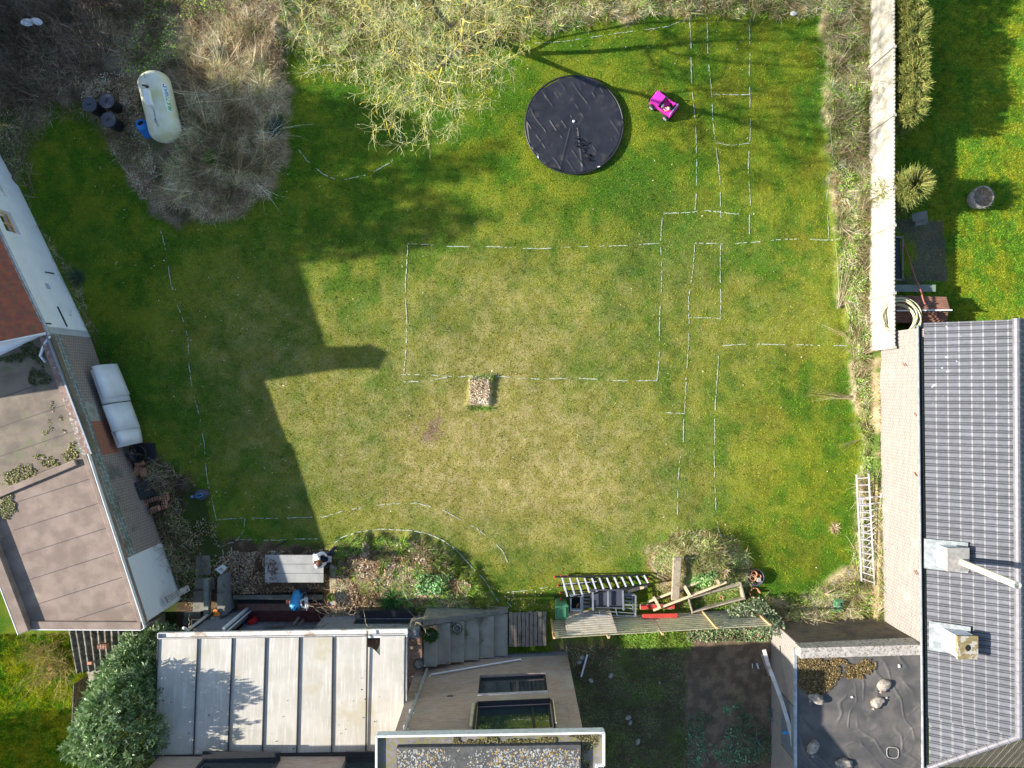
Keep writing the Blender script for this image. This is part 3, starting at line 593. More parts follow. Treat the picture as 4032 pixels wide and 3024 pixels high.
# roof
E0 = A0 - inA * .12; E1 = A1 - inA * .12 + dA * .08; R1 = Vector((-18.55, 0.25)); R0 = Vector((-20.9, 7.6)); ZE, ZR = 2.78, 6.05
def tiles(s, t, course=.34, roll=.26, step=.028, rh=.035):
    return step * (1 - (t % course) / course) + rh * (0.5 + 0.5 * np.cos(2 * np.pi * s / roll)) ** 1.5
Lr = (E1 - E0).length
sheet((*E1, ZE), (*E0, ZE), (*R0, ZR), (*R1, ZR), int(Lr / .043), 130, lambda s, t: tiles(s, t), 'roof', M['red_tile'], hs)
Q1 = R1 + (R1 - E1) * 1.0; Q0 = R0 + (R0 - E0) * 1.0
sheet((*R1, ZR), (*R0, ZR), (*Q0, ZE), (*Q1, ZE), int(Lr / .065), 100, lambda s, t: tiles(s, t), 'roof', M['red_tile'], hs)
gb = MB(); gb.v = [(*A1, 2.65), (*(R1 - dA * .1), ZR - .15), (*(Q1 + inA * 0 - dA * .1), 2.65), (*(A1 - dA * .2), 2.65), (*(R1 - dA * .3), ZR - .15), (*(Q1 - dA * .3), 2.65)]
gb.f = [(0, 2, 1), (3, 4, 5), (0, 1, 4, 3), (1, 2, 5, 4), (2, 0, 3, 5)]; gb.build('gable_wall', M['white_render'], hs)
vg = MB(); vg.bar((*(E1 + dA * .03), ZE + .02), (*(R1 + dA * .03), ZR + .02), .05, .16); vg.bar((*(R1 + dA * .03), ZR + .02), (*(Q1 + dA * .03), ZE + .02), .05, .16); vg.build('verge_board', M['white_pvc'], hs)
vf = MB(); a = E1 + dA * .12; vf.add([(*(E1 + dA * .04), 2.55), (*(E1 + dA * .35 + inA * .9), 2.75), (*(E1 + dA * .35 + inA * 2.2), 3.0), (*(E1 + dA * .04 + inA * 2.2), 4.2)], [(0, 1, 2, 3)])
g = MB(); n_ = 12
g.tube([(*(E0 - inA * .05), ZE - .04), (*(E1 - inA * .05 + dA * .1), ZE - .06)], .055, 8); g.build('gutter', M['zinc'], hs, smooth=True)
g = MB(); g.tube([(*(E1 + dA * .12 - inA * .02), ZE - .1), (*(E1 + dA * .28 + inA * .3), 2.62), (*(E1 + dA * .5 + inA * .62), 2.5), (*(E1 + dA * .75 + inA * .6), 2.42)], .05, 8); g.build('downpipe', M['white_pvc'], hs, smooth=True)
ch = MB(); ch.box((-18.35, 0.62, 5.93), (.62, .62, 1.4), rz=-.44); ch.box((-18.35, .62, 6.66), (.72, .72, .1), rz=-.44)
cho = ch.build('chimney', M['red_brick'], hs)

# --- brick outbuilding with two felt flat roofs
C0 = Vector((-15.06, 1.64)); C1 = Vector((-11.84, -7.70)); dC = (C1 - C0).normalized(); inC = Vector((dC.y, -dC.x)); LC = (C1 - C0).length
fb = thing('brick_outbuilding', 'long brick and block outbuilding with pinkish felt flat roof left of the lawn', 'building', (-14.5, -4, 0))
sW = (Vector((-12.57, -5.68)) - C0).length
def band(name, s0, s1, z0, z1, mat, proud=0.0):
    p = C0 + dC * s0 - inC * proud; q = C0 + dC * s1 - inC * proud; m_ = MB(); m_.wall((p.x, p.y), (q.x, q.y), z0, z1, .16); return m_.build(name, mat, fb)
band('wall', 0, sW, 0, 1.78, M['brown_brick'])
s1_, s2_ = 3.05, 4.25     # patches in the brickwork
band('plaster_patch', 2.35, s1_, 1.18, 1.775, M['concrete'], .004); band('red_brick_patch', s1_, s2_, .75, 1.775, M['red_brick'], .005)
band('block_course', 0, 5.1, 1.78, 2.60, M['grey_block'], .003); band('block_course', 5.1, sW, 1.78, 2.30, M['grey_block'], .003)
band('red_brick_course', 4.3, sW, 2.30, 2.50, M['red_brick'], .004); band('upper_course', 4.3, sW, 2.502, 2.72, M['white_brick'], .004)
band('white_wall', sW, LC, 0, 2.70, M['white_brick'], .012)
D1 = W(128, 2476, 2.75); D1 = Vector((D1.x, D1.y)); D2 = Vector(W(90, 2490, 2.75)[:2]); D3 = Vector(W(-20, 2170, 2.75)[:2]); D3b = Vector((-17.25, -3.85))
m_ = MB(); cc = C1 + Vector((-.02, 0)); m_.wall((C1.x - .1, C1.y + .02), (D2.x + .1, D2.y + .05), 0, 2.7, .25); m_.build('end_wall', M['brown_brick'], fb)
K1 = Vector(W(350, 1788, 2.75)[:2]); K0 = Vector(W(172, 1316, 2.75)[:2]); KM = Vector(W(300, 1808, 2.75)[:2]); KL = Vector(W(-30, 1945, 2.75)[:2]); KLL = KL + Vector((-6, -2.0))
E2 = Vector(W(572, 2471, 2.75)[:2]); E2b = Vector(W(560, 2478, 2.75)[:2])
roofp = [K1, E2, E2b, D1, D2, D3b, KL, KM]
m_ = MB(); m_.prism([(p.x, p.y) for p in roofp], 2.5, 2.74); m_.build('flat_roof', M['pink_felt'], fb)
up = [K0, K1 - Vector((.02, -.0)), KM + Vector((0, .03)), KL + Vector((0, .03)), KLL + Vector((0, .03)), Vector((-22, .0)), Vector((-19, .8))]
m_ = MB(); m_.prism([(p.x, p.y) for p in up], 2.2, 2.45); m_.build('upper_flat_roof', M['old_felt'], fb)
m_ = MB()
def strip(mb, p, q, w_, z0, z1):
    a, b_ = offs(p, q, w_); mb.prism([(p[0], p[1]), (q[0], q[1]), (b_.x, b_.y), (a.x, a.y)], z0, z1)
strip(m_, K1 - Vector((.05, 0)), E2, -.16, 2.741, 2.80); strip(m_, E2b, D1, -.26, 2.741, 2.83); strip(m_, D2, D3b, -.36, 2.741, 2.98); strip(m_, KL, KM, -.2, 2.741, 2.86)
m_.build('roof_upstand', M['pink_felt'], fb, bevel=.02)
m_ = MB()
for p, q, z in ((K1, E2, 2.80), (E2, E2b, 2.81), (E2b, D1, 2.82), (D1, D2, 2.86), (D2, D3b, 2.97)): m_.bar((p.x, p.y, z - .05), (q.x, q.y, z - .05), .022, .14)
m_.build('white_roof_trim', M['white_metal'], fb)
m_ = MB(); strip(m_, K0 + Vector((.03, 0)), K1 - dC * .02 + Vector((.03, 0)), -.24, 2.602, 2.67); m_.build('brick_coping', mot('dull_brick_coping', (.20, .13, .10), (.30, .21, .17), 7, .9, c3=(.42, .40, .38), s3=9, t3=(.55, .62)), fb); m_ = MB(); m_.bar((K0.x + .06, K0.y, 2.69), (K1.x + .06, K1.y, 2.69), .05, .08); m_.build('metal_edge', M['grey_metal'], fb)
# felt seams
m_ = MB()
for k in range(1, 8):
    s_ = k * .83; p = K1 + (E2 - K1).normalized() * s_ - Vector((.22, 0)); q = p + Vector((-2.7, -.86)); 
    if q.y < -7.6: q = p + (q - p) * ((-7.55 - p.y) / (q.y - p.y))
    m_.bar((p.x, p.y, 2.744), (q.x, q.y, 2.744), .012, .012)
m_.build('felt_seam', M['dark_metal'], fb)
m_ = MB()
for k in range(1, 5):
    p = K0 + (K1 - K0).normalized() * (k * .9 + .6) - Vector((.25, 0)); q = p + Vector((-2.8, -.95)); m_.bar((p.x, p.y, 2.452), (q.x, q.y, 2.452), .012, .010)
m_.build('upper_felt_seam', M['dark_metal'], fb)
def leafpatch(name, label, pts, n, zf, size, cols, mat=None, parent=None, hgt=.03, kind='stuff', cat='moss', up=.5, flat=False, thr=.42):
    """leaf clumps over a polygon given in world xy"""
    xs = [p[0] for p in pts]; ys = [p[1] for p in pts]; X = rng.random(n) * (max(xs) - min(xs)) + min(xs); Y = rng.random(n) * (max(ys) - min(ys)) + min(ys)
    k = inpoly(X + (fbm(X, Y, .5, 3, 77) - .5) * .6, Y + (fbm(X, Y, .5, 3, 78) - .5) * .6, pts) & (fbm(X, Y, .35, 3, 79) > thr); X, Y = X[k], Y[k]; m = len(X)
    Z = zf(X, Y) + rng.random(m) * hgt + .006; N = rng.normal(size=(m, 3)) * up; N[:, 2] = 1
    ci = rng.integers(0, len(cols), m); C = np.array(cols)[ci] * (.6 + .8 * rng.random((m, 1)))
    V, F, C = leaves(np.stack([X, Y, Z], 1), N, size * (.6 + .8 * rng.random(m)), size * .6 * (.6 + .8 * rng.random(m)), C)
    o = raw_mesh(name, V, F, mat or M['plant'], C, parent)
    if parent is None: tag(o, label, cat, kind=kind)
    else: o['kind'] = 'stuff'
    return o
mossc = [(.30, .30, .08), (.20, .22, .06), (.38, .36, .16), (.13, .13, .05), (.42, .38, .28)]
PX = lambda l, z: [tuple(W(a, b, z)[:2]) for a, b in l]
leafpatch('moss', None, PX([(-10, 1890), (60, 1850), (160, 1800), (230, 1790), (262, 1760), (255, 1690), (290, 1700), (306, 1800), (200, 1850), (90, 1905), (-10, 1950)], 2.45), 5200, lambda x, y: 2.45 + 0 * x, .07, mossc, parent=fb)
leafpatch('moss', None, PX([(0, 1420), (60, 1370), (150, 1340), (190, 1480), (200, 1520), (120, 1500), (90, 1420), (0, 1440)], 2.45), 3200, lambda x, y: 2.45 + 0 * x, .08, [(.10, .12, .05), (.16, .16, .09), (.07, .09, .03)], parent=fb)
leafpatch('moss', None, PX([(160, 1760), (190, 1700), (230, 1600), (262, 1700), (250, 1640), (225, 1570)], 2.45), 900, lambda x, y: 2.45 + 0 * x, .06, mossc, parent=fb)
leafpatch('moss', None, PX([(0, 1950), (60, 1945), (75, 2000), (40, 2020), (20, 2060), (0, 2010)], 2.75), 1600, lambda x, y: 2.745 + 0 * x, .06, mossc, parent=fb)
# ================================================================ BUILDINGS: BOTTOM
# --- main house with the buff brick wing, steps and veranda wall
F0 = Vector((-3.30, -9.80)); F1 = Vector((1.96, -9.56)); F2 = Vector((2.36, -16.0))
mh = thing('brick_house', 'buff brick house wing with lichened flat roof at the bottom centre', 'house', (-.6, -10.5, 0))
def fx(x): return F0 + (F1 - F0) * ((x - F0.x) / (F1.x - F0.x))
w1 = (-1.07, 1.12, 1.82, 3.38); w2 = (-1.02, 1.14, 4.22, 5.75); LF = (F1 - F0).length
m_ = MB(); m_.wall((F0.x, F0.y), (F1.x, F1.y), .38, 6.2, .3, [(a - F0.x, b_ - F0.x, c, d) for a, b_, c, d in (w1, w2)])
m_.wall((F1.x, F1.y), (F2.x - .3, F2.y), 0, 6.2, .3); m_.wall((F0.x - .3, -16), (F0.x, F0.y), 0.5, 6.2, .3)
m_.build('wall', M['buff_brick'], mh)
m_ = MB(); m_.wall((F0.x + 2.2, F0.y + .11), (F1.x + .01, F1.y + .01), 0, .38, .3); m_.build('plinth', M['blue_brick'], mh)
def win(x0, x1, z0, z1, parent, fy, split=None, depth=.10, frame=.055, sill=None, mat='dark_metal'):
    f = MB(); a = Vector((x0, fy(x0) - depth)); b_ = Vector((x1, fy(x1) - depth))
    for z in (z0 + frame / 2, z1 - frame / 2): f.bar((a.x, a.y, z), (b_.x, b_.y, z), .08, frame)
    for x in [x0 + frame / 2, x1 - frame / 2] + ([split] if split else []): f.bar((x, fy(x) - depth, z0), (x, fy(x) - depth, z1), frame, .08)
    fo = f.build('window', M[mat], parent)
    g_ = MB(); g_.bar((a.x + .03, a.y - .02, (z0 + z1) / 2), (b_.x - .03, b_.y - .02, (z0 + z1) / 2), .012, z1 - z0 - .04); go = g_.build('pane', M['glass'], parent); go.parent = fo
    if sill: s_ = MB(); s_.bar((a.x - .02, a.y + depth + sill / 2 - .02, z0 - .03), (b_.x + .02, b_.y + depth + sill / 2 - .02, z0 - .03), sill, .05); so_ = s_.build('sill', M[mat], parent); so_.parent = fo
    return fo
fyw = lambda x: fx(x).y
win(*w1, mh, fyw, depth=.12); wo2 = win(*w2, mh, fyw, split=.62, depth=.06, sill=.16)
# surround boxes
m_ = MB(); a, b_ = fx(w1[0]), fx(w1[1])
m_.bar((a.x, a.y + .02, w1[3] + .02), (b_.x, b_.y + .02, w1[3] + .02), .05, .05); so_ = m_.build('sill', M['alu'], mh)
for x in (w2[0] - .05, w2[1] + .05): m_ = MB(); y = fyw(x); m_.bb(x - .02, x + .02, y + .001, y + .12, 4.2, 5.8); m_.build('window_reveal_board', M['dark_metal'], mh)
m_ = MB(); y = fyw(1.2); m_.bb(w2[1] + .08, w2[1] + .11, y + .002, y + .16, 4.3, 5.8); m_.build('shutter', M['wood_slat'], mh); m_ = MB(); m_.bb(w2[0] - .18, w2[0] - .1, y - .02, y + .05, 4.3, 5.8); m_.build('shutter', M['wood_slat'], mh)
m_ = MB(); y = fyw(-2.0); m_.bb(-2.02, -1.84, y + .001, y + .02, 3.35, 3.42); m_.build('air_grille', M['dark_metal'], mh)
# eaves gutter trough and roof slab
ZG = 6.3; g0 = W(1482, 2899, ZG); g1 = W(2378, 2884, ZG); gy0, gy1 = g0.y, g1.y; gx0, gx1 = g0.x, g1.x
m_ = MB(); N1 = Vector((gx0 + .24, gy0 - 1.02)); m_.prism([(gx0, gy0), (gx1, gy1), (gx1, gy1 - .92), (gx1 - .2, gy1 - .92), (gx1 - .2, -11.3), (gx0 + .24, -11.3), (gx0 + .24, gy0 - 1.0), (gx0, gy0 - 1.0)], 6.05, 6.22)
m_.build('eaves_trough', M['moss_roof'], mh)
m_ = MB()
for p, q in (((gx0, gy0), (gx1, gy1)), ((gx1, gy1), (gx1, gy1 - .9)), ((gx1, gy1 - .9), (gx1 - .2, gy1 - .9)), ((gx1 - .2, gy1 - .9), (gx1 - .2, -11.2)), ((gx0, gy0), (gx0, gy0 - 1.0)), ((gx0, gy0 - 1.0), (gx0 + .24, gy0 - 1.0)), ((gx0 + .24, gy0 - 1.0), (gx0 + .24, -11.2))):
    m_.bar((*p, 6.2), (*q, 6.2), .055, .26)
m_.build('white_fascia', M['white_metal'], mh)
s0 = W(1562, 2944, 6.4); s1 = W(2286, 2933, 6.4)
m_ = MB(); m_.prism([(s0.x, s0.y), (s1.x, s1.y), (s1.x, -11.0), (s0.x, -11.0)], 6.221, 6.40); m_.build('roof_slab', mot('dark_roof_sheet', (.06, .06, .058), (.10, .098, .094), 5, .9, c3=(.17, .165, .15), s3=9, t3=(.58, .68)), mh)
# lichen rosettes on the slab
def rosettes(x0, x1, y0, y1, z, n, parent, pal, smin=.015, smax=.05, name='lichen'):
    V = []; F = []; C = []; 
    for i in range(n):
        x = random.uniform(x0, x1); y = random.uniform(y0, y1)
        if vnoise(np.array([x * 1.3]), np.array([y * 1.3 + 40]), 9)[0] < random.uniform(.0, .38): continue
        r = random.uniform(smin, smax) ; c = random.choice(pal); b_ = len(V); k = 8; ri = r * random.uniform(0, .6)
        for j in range(k):
            t = 6.283 * j / k; q = r * random.uniform(.7, 1.15); V.append((x + q * math.cos(t), y + q * math.sin(t), z + .004)); C.append(c)
        for j in range(k):
            t = 6.283 * j / k; V.append((x + ri * math.cos(t), y + ri * math.sin(t), z + .007)); C.append(tuple(v_ * .9 for v_ in c))
        for j in range(k): F.append((b_ + j, b_ + (j + 1) % k, b_ + k + (j + 1) % k, b_ + k + j))
    o = raw_mesh(name, V, F, M['plant'], np.array(C), parent); o['kind'] = 'stuff'; return o
rosettes(s0.x + .03, s1.x - .03, -11.0, s0.y - .04, 6.402, 3000, mh, [(.45, .46, .45), (.55, .55, .52), (.38, .39, .37), (.50, .48, .42), (.48, .47, .44), (.60, .36, .06)], .010, .032)
mossb = [(.22, .21, .06), (.14, .12, .05), (.28, .27, .10), (.10, .08, .04), (.34, .28, .2)]
leafpatch('moss', None, [(-1.6, gy0 - .1), (1.2, gy0 - .06), (1.2, gy0 - .24), (-1.6, gy0 - .24)], 5200, lambda x, y: 6.222 + 0 * x, .04, mossb, parent=mh, thr=.3)
leafpatch('moss', None, [(1.5, gy1 - .08), (gx1 - .1, gy1 - .08), (gx1 - .25, gy1 - .8), (gx1 - .3, -10.9), (s1.x + .02, -10.9), (s1.x + .02, gy1 - .3)], 5200, lambda x, y: 6.222 + 0 * x, .04, mossb, parent=mh, thr=.34)
# downpipe
pA = Vector((-2.98, -9.70)); m_ = MB(); m_.bar((pA.x + .1, pA.y + .02, 1.36), (pA.x - .02, pA.y + .02, 6.1), .10, .075); 
for z in (2.3, 3.4, 4.5, 5.5): m_.box((pA.x + .08 - .12 * (z - 1.36) / 4.74, pA.y + .0, z), (.15, .13, .04))
m_.build('downpipe', M['zinc'], mh)
# stair rail of white pipe on the wall
m_ = MB(); a = W(1697, 2655, 1.75); b_ = W(2050, 2598, .75); a.y = fyw(a.x) + .07; b_.y = fyw(b_.x) + .07
m_.tube([(a.x - .02, a.y - .05, a.z), (a.x, a.y, a.z), (b_.x, b_.y, b_.z), (b_.x + .04, b_.y - .05, b_.z + .04)], .026, 8); m_.build('handrail', M['white_pvc'], mh, smooth=True)
# main block behind, pitched roof out of frame
m_ = MB(); m_.bb(-10.75, -3.9, -16.5, -11.36, 0, 6.15); m_.build('rear_wall', M['buff_brick'], mh)
m_ = MB(); m_.add([(-10.9, -11.2, 6.2), (2.3, -11.0, 6.2), (2.3, -15.5, 8.6), (-10.9, -15.5, 8.6), (-10.9, -20, 6.2), (2.3, -20, 6.2), (-10.9, -11.2, 6.05), (2.3, -11.0, 6.05), (-10.9, -20, 6.05), (2.3, -20, 6.05)], [(0, 1, 2, 3), (3, 2, 5, 4), (6, 8, 9, 7), (0, 6, 7, 1), (4, 5, 9, 8), (0, 3, 4, 8, 6), (1, 7, 9, 5, 2)])
m_.build('main_roof', M['slate_tile'], mh)
fyb = lambda x: -11.35
for x0, x1 in ((-9.3, -7.0), (-5.0, -3.7)):
    f = win(x0, x1, 4.18, 5.6, mh, fyb, depth=-.03, sill=.3)

# --- lower facade of the terrace (blue brick) with basement window and recess
tr = thing('terrace', 'raised terrace with blue brick front wall and terracotta tiled floor', 'terrace', (-7, -9, 0))
yF = -8.16; ZT = 1.34
m_ = MB(); m_.wall((-10.72, yF - .1), (-9.60, yF - .02), -.35, 1.9, .3)                        # left piece
m_.wall((-9.60, -8.62), (-6.62, -8.62), -.35, 1.9, .3); m_.wall((-6.62, yF - .02), (-3.1, yF), -.35, 1.85, .3, [(1.18, 3.12, .72, 1.28)])
m_.wall((-6.62, -8.9), (-6.62, yF - .02), -.35, 1.85, .25); m_.wall((-10.72, -11.3), (-10.72, yF - .1), -.35, 1.9, .25)
m_.build('wall', M['blue_brick'], tr)
win(-5.44, -3.50, .72, 1.28, tr, lambda x: yF, split=-4.15, depth=.06)
m_ = MB(); m_.box((-4.45, yF + .13, .38), (2.0, .26, .62), rx=.0); m_.build('shutter_box', M['dark_metal'], tr)
m_ = MB(); m_.prism([(-9.6, yF - .45), (-6.6, yF - .45), (-6.6, yF - .3), (-3.05, yF - .3), (-3.05, -11.3), (-10.7, -11.3), (-10.7, yF - .4), (-9.6, yF - .4)], 1.1, ZT); m_.build('tiled_floor', M['terrace_tile'], tr)
m_ = MB(); m_.bar((-9.58, yF + .02, -.35), (-9.58, yF + .02, 1.9), .10, .10); m_.bar((-9.50, yF - .05, -.35), (-9.50, yF - .05, 1.9), .04, .12); m_.build('door_post', M['white_pvc'], tr)
m_ = MB(); m_.bar((-9.50, yF - .02, -.35), (-9.50, yF - .02, 1.9), .06, .03); m_.build('door_seal', M['navy'], tr)
m_ = MB(); m_.tube([(-10.72, yF + .02, .0), (-10.72, yF + .02, 2.0), (-10.72, yF + .2, 2.3)], .05, 10); m_.build('downpipe', M['white_pvc'], tr, smooth=True)
# steps up to the terrace
st = thing('garden_steps', 'concrete garden steps rising left beside the buff brick wall', 'steps', (-1.6, -8.9, 0))
ux = [1999, 1944, 1885, 1827, 1773, 1720, 1668]; zs_ = [.20, .42, .65, .88, 1.11, 1.34]
for i in range(6):
    z = zs_[i]; x1 = W(ux[i], 2500, z).x; x0 = W(ux[i + 1], 2500, z).x; m_ = MB()
    m_.bb(x0 - (.02 if i < 5 else 0), x1, -9.66 + .012 * i, -8.16 - .01 * i, z - .07 - .12, z); m_.build('tread', M['step_concrete'], st, bevel=.008)
m_ = MB(); m_.prism([(-3.0, -8.155), (-.12, -8.155), (-.12, -8.42), (-3.0, -8.42)], 0, .02); x_ = -.14
m_.v = []; m_.f = []; m_.add([(-3.02, -8.18, 0), (-.14, -8.12, 0), (-.14, -7.98, 0), (-3.02, -7.86, 0), (-3.02, -8.18, 1.5), (-.14, -8.12, .22), (-.14, -7.98, .22), (-3.02, -7.98, 1.5)], [(0, 3, 2, 1), (4, 5, 6, 7), (0, 1, 5, 4), (1, 2, 6, 5), (2, 3, 7, 6), (3, 0, 4, 7)])
m_.build('side_wall', M['paving'], st)
m_ = MB(); m_.bb(-3.0, -.2, -9.64, -8.2, -.05, .06); m_.build('step_base', M['step_concrete'], st)

# --- veranda roof
vr = thing('veranda', 'veranda roof of milky corrugated plastic sheets with dark glazing bars', 'veranda', (-8.4, -9.5, 0))
zg, zw = 3.42, 3.76
Yt = lambda u: W(u, 2516, zg + .05).y
def vtop(u): # photo line of the sheet tops
    return 2512 + (1600 - u) * .0135 - 8
def vbot(u): return 2964 + (1600 - u) * .0155
ub_t = [622, 779, 915, 1046, 1179, 1311, 1446, 1596]; ub_b = [604, 761, 897, 1032, 1168, 1305, 1440, 1590]
def VP(u_t, v_t, z): return W(u_t, v_t, z)
for i in range(7):
    uu0, uu1 = ub_t[i] + 3, ub_t[i + 1] - 3; vb0, vb1 = ub_b[i] + 3, ub_b[i + 1] - 3
    vt0, vt1 = vtop(uu0), vtop(uu1)
    def poly_sheet(a0, a1, b0, b1, vt, vb_, name='roof_sheet', dz=0.0):
        P00 = W(a0, vt[0], zg + .06 + dz); P10 = W(a1, vt[1], zg + .06 + dz); P01 = W(b0, vb_[0], zw + .06 + dz); P11 = W(b1, vb_[1], zw + .06 + dz)
        return sheet(P00, P10, P11, P01, 60, 12, lambda s, t: .0006 * np.sin(s * 2 * np.pi / .05), name, M['poly'], vr)
    if i < 6: poly_sheet(uu0, uu1, vb0, vb1, (vt0, vt1), (vbot(vb0), vbot(vb1)))
    else:
        um_t, um_b = 1497, 1490
        poly_sheet(um_t, uu1, um_b, vb1, (vt0, vt1), (vbot(um_b), vbot(vb1)))
        f_ = (2556 - 2512) / 452.0
        # left half with its torn upper corner
        zt = zg + .06 + (zw - zg) * f_
        pts = [(1449, 2548), (1462, 2549), (1476, 2560), (1497, 2582)]; V = []; F = []
        top = [W(u_, v_, zg + .05 + (zw - zg) * (v_ - 2512) / 452) for u_, v_ in pts]; bot = [W(1444 + (u_ - 1449) * .95, vbot(u_), zw + .05) for u_, _ in pts]
        for p_ in top: V.append(tuple(p_))
        for p_ in bot: V.append(tuple(p_))
        for k in range(3): F.append((k, k + 4, k + 5, k + 1))
        mm = MB(); mm.add(V, F); o = mm.build('torn_roof_sheet', M['poly'], vr); o['label'] = 'torn milky roof sheet with a missing corner'
for i in range(8):
    a = W(ub_t[i], vtop(ub_t[i]) + (2 if i != 6 else -22), zg + .09); b_ = W(ub_b[i], vbot(ub_b[i]) + 2, zw + .09); m_ = MB(); m_.bar(a, b_, .032, .035); m_.build('glazing_bar', M['dark_metal'], vr)
m_ = MB(); a = W(600, 2981, zw + .1); b_ = W(1500, 2966, zw + .1); m_.bar(a, b_, .10, .05); m_.build('wall_flashing', M['dark_metal'], vr)
ga = W(624, 2500, zg); gb_ = W(1604, 2484, zg); m_ = MB(); m_.bar(ga + Vector((0, -.02, -.06)), gb_ + Vector((0, -.02, -.06)), .13, .02)
m_.bar(ga + Vector((0, .065, -.01)), gb_ + Vector((0, .065, -.01)), .02, .11); m_.bar(ga + Vector((0, -.10, -.01)), gb_ + Vector((0, -.10, -.01)), .02, .11); m_.bar(gb_ + Vector((0, .065, 0)), gb_ + Vector((0, -.1, 0)), .02, .11)
m_.bar(ga + Vector((0, .065, 0)), ga + Vector((0, -.1, 0)), .02, .11); m_.build('gutter', M['gutter'], vr)
m_ = MB(); m_.bar(ga + Vector((0, -.16, -.02)), gb_ + Vector((0, -.16, -.02)), .05, .12); m_.build('eaves_beam', M['white_pvc'], vr)
for x in (-10.55, -7.6, -4.2): m_ = MB(); m_.bar((x, -8.42, ZT), (x, -8.42, 3.4), .09, .09); m_.build('post', M['white_pvc'], vr)
m_ = MB(); a = W(1603, 2512, zg + .03); b_ = W(1600, 2760, zg + .2); m_.bar(a, b_, .05, .05); m_.bar(a + Vector((-.09, 0, .03)), b_ + Vector((-.09, 0, .03)), .03, .04); m_.build('side_rail', M['zinc'], vr)
# grime spots on the sheets
V = []; F = []
for i in range(46):
    u_, v_ = random.uniform(640, 1580), random.gauss(2800, 90)
    if not 2540 < v_ < 2955: continue
    z = zg + .072 + (zw - zg) * (v_ - 2512) / 452 + .004; c = W(u_, v_, z); r = random.uniform(.006, .024); b_ = len(V)
    for j in range(7): t = 6.283 * j / 7; q = r * random.uniform(.6, 1.2); V.append((c.x + q * math.cos(t), c.y + q * math.sin(t), c.z))
    V.append((c.x, c.y, c.z + .01)); F += [(b_ + j, b_ + (j + 1) % 7, b_ + 7) for j in range(7)]
raw_mesh('droppings', V, F, M['dark_void'], None, vr)['kind'] = 'stuff'

# --- sunken red-floored area
pf = thing('sunken_yard', 'sunken yard with red tiled floor between the grey table and the terrace', 'yard floor', (-8, -8.2, -.35)); pf['kind'] = 'structure'
m_ = MB(); m_.bb(-9.62, -6.65, -8.62, -8.22, -.40, -.338); m_.build('damp_floor', M['wet_floor'], pf)
m_ = MB(); m_.bb(-9.95, -6.75, -8.215, -7.96, -.40, -.334); m_.build('red_floor', M['red_floor'], pf)
m_ = MB(); m_.bb(-9.95, -6.8, -7.955, -7.72, -.41, -.336); m_.build('drain_channel', M['grate'], pf)
m_ = MB(); m_.bb(-10.0, -6.75, -7.715, -7.56, -.41, -.02); m_.build('edge_kerb', M['paving'], pf)
# ================================================================ RIGHT SIDE
rh = thing('brick_bungalow', 'long brown brick building with dark grey tiled roof on the right', 'house', (15, -4, 0))
G0 = Vector((12.90, 1.78)); G1 = Vector((13.07, -12.6)); ZE2, ZR2 = 3.15, 4.40
m_ = MB(); m_.wall((G1.x, G1.y), (G0.x, G0.y), 0, 3.0, .12); m_.wall((G0.x, G0.y), (17.2, 1.80), 0.2, 3.0, .12); 
for q in m_.v: pass
m_.build('wall', M['old_brick'], rh)
m_ = MB(); m_.add([(12.95, 1.75, 3.05), (15.1, 1.85, 4.3), (17.3, 1.8, 3.05), (12.95, 1.5, 3.05), (15.1, 1.5, 4.3), (17.3, 1.5, 3.05)], [(0, 1, 2), (3, 5, 4), (0, 3, 4, 1), (1, 4, 5, 2), (0, 2, 5, 3)]); m_.build('gable_wall', M['old_brick'], rh)
def slates(s, t, course=.315, roll=.218):
    ph = (s % roll) / roll
    return .022 * np.exp(-((ph - .42) / .16) ** 2) - .012 * np.exp(-((ph - .30) / .05) ** 2) - .012 * np.exp(-((ph - .55) / .05) ** 2) + .018 * (1 - (t % course) / course)
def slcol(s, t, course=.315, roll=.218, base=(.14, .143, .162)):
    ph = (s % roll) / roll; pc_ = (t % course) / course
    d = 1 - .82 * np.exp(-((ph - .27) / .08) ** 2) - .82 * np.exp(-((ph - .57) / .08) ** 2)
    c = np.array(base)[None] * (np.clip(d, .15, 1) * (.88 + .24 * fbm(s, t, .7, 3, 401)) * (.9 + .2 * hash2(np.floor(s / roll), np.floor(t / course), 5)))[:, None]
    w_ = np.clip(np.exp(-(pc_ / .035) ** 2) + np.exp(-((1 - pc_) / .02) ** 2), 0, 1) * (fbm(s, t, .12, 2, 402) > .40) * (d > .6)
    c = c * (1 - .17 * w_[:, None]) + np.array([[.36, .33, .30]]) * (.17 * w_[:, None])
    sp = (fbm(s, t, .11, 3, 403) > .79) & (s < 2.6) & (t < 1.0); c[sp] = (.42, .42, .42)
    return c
rA = (12.86, 1.86, ZE2); rB = (13.02, -12.2, ZE2); rR0 = (15.02, 1.98, ZR2); rR1 = (15.10, -10.55, ZR2)
# west slope: rectangle plus the hip corner
def west(name, ya, yb):
    xe = lambda y: 12.97 + (1.86 - y) / 14.06 * .16; xr = lambda y: 15.02 + (1.98 - y) / 12.5 * .08
    Lw = ya - yb
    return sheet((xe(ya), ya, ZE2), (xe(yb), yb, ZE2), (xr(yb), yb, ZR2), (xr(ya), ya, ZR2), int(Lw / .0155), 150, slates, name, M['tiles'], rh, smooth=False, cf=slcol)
west('roof', 1.92, -10.50)
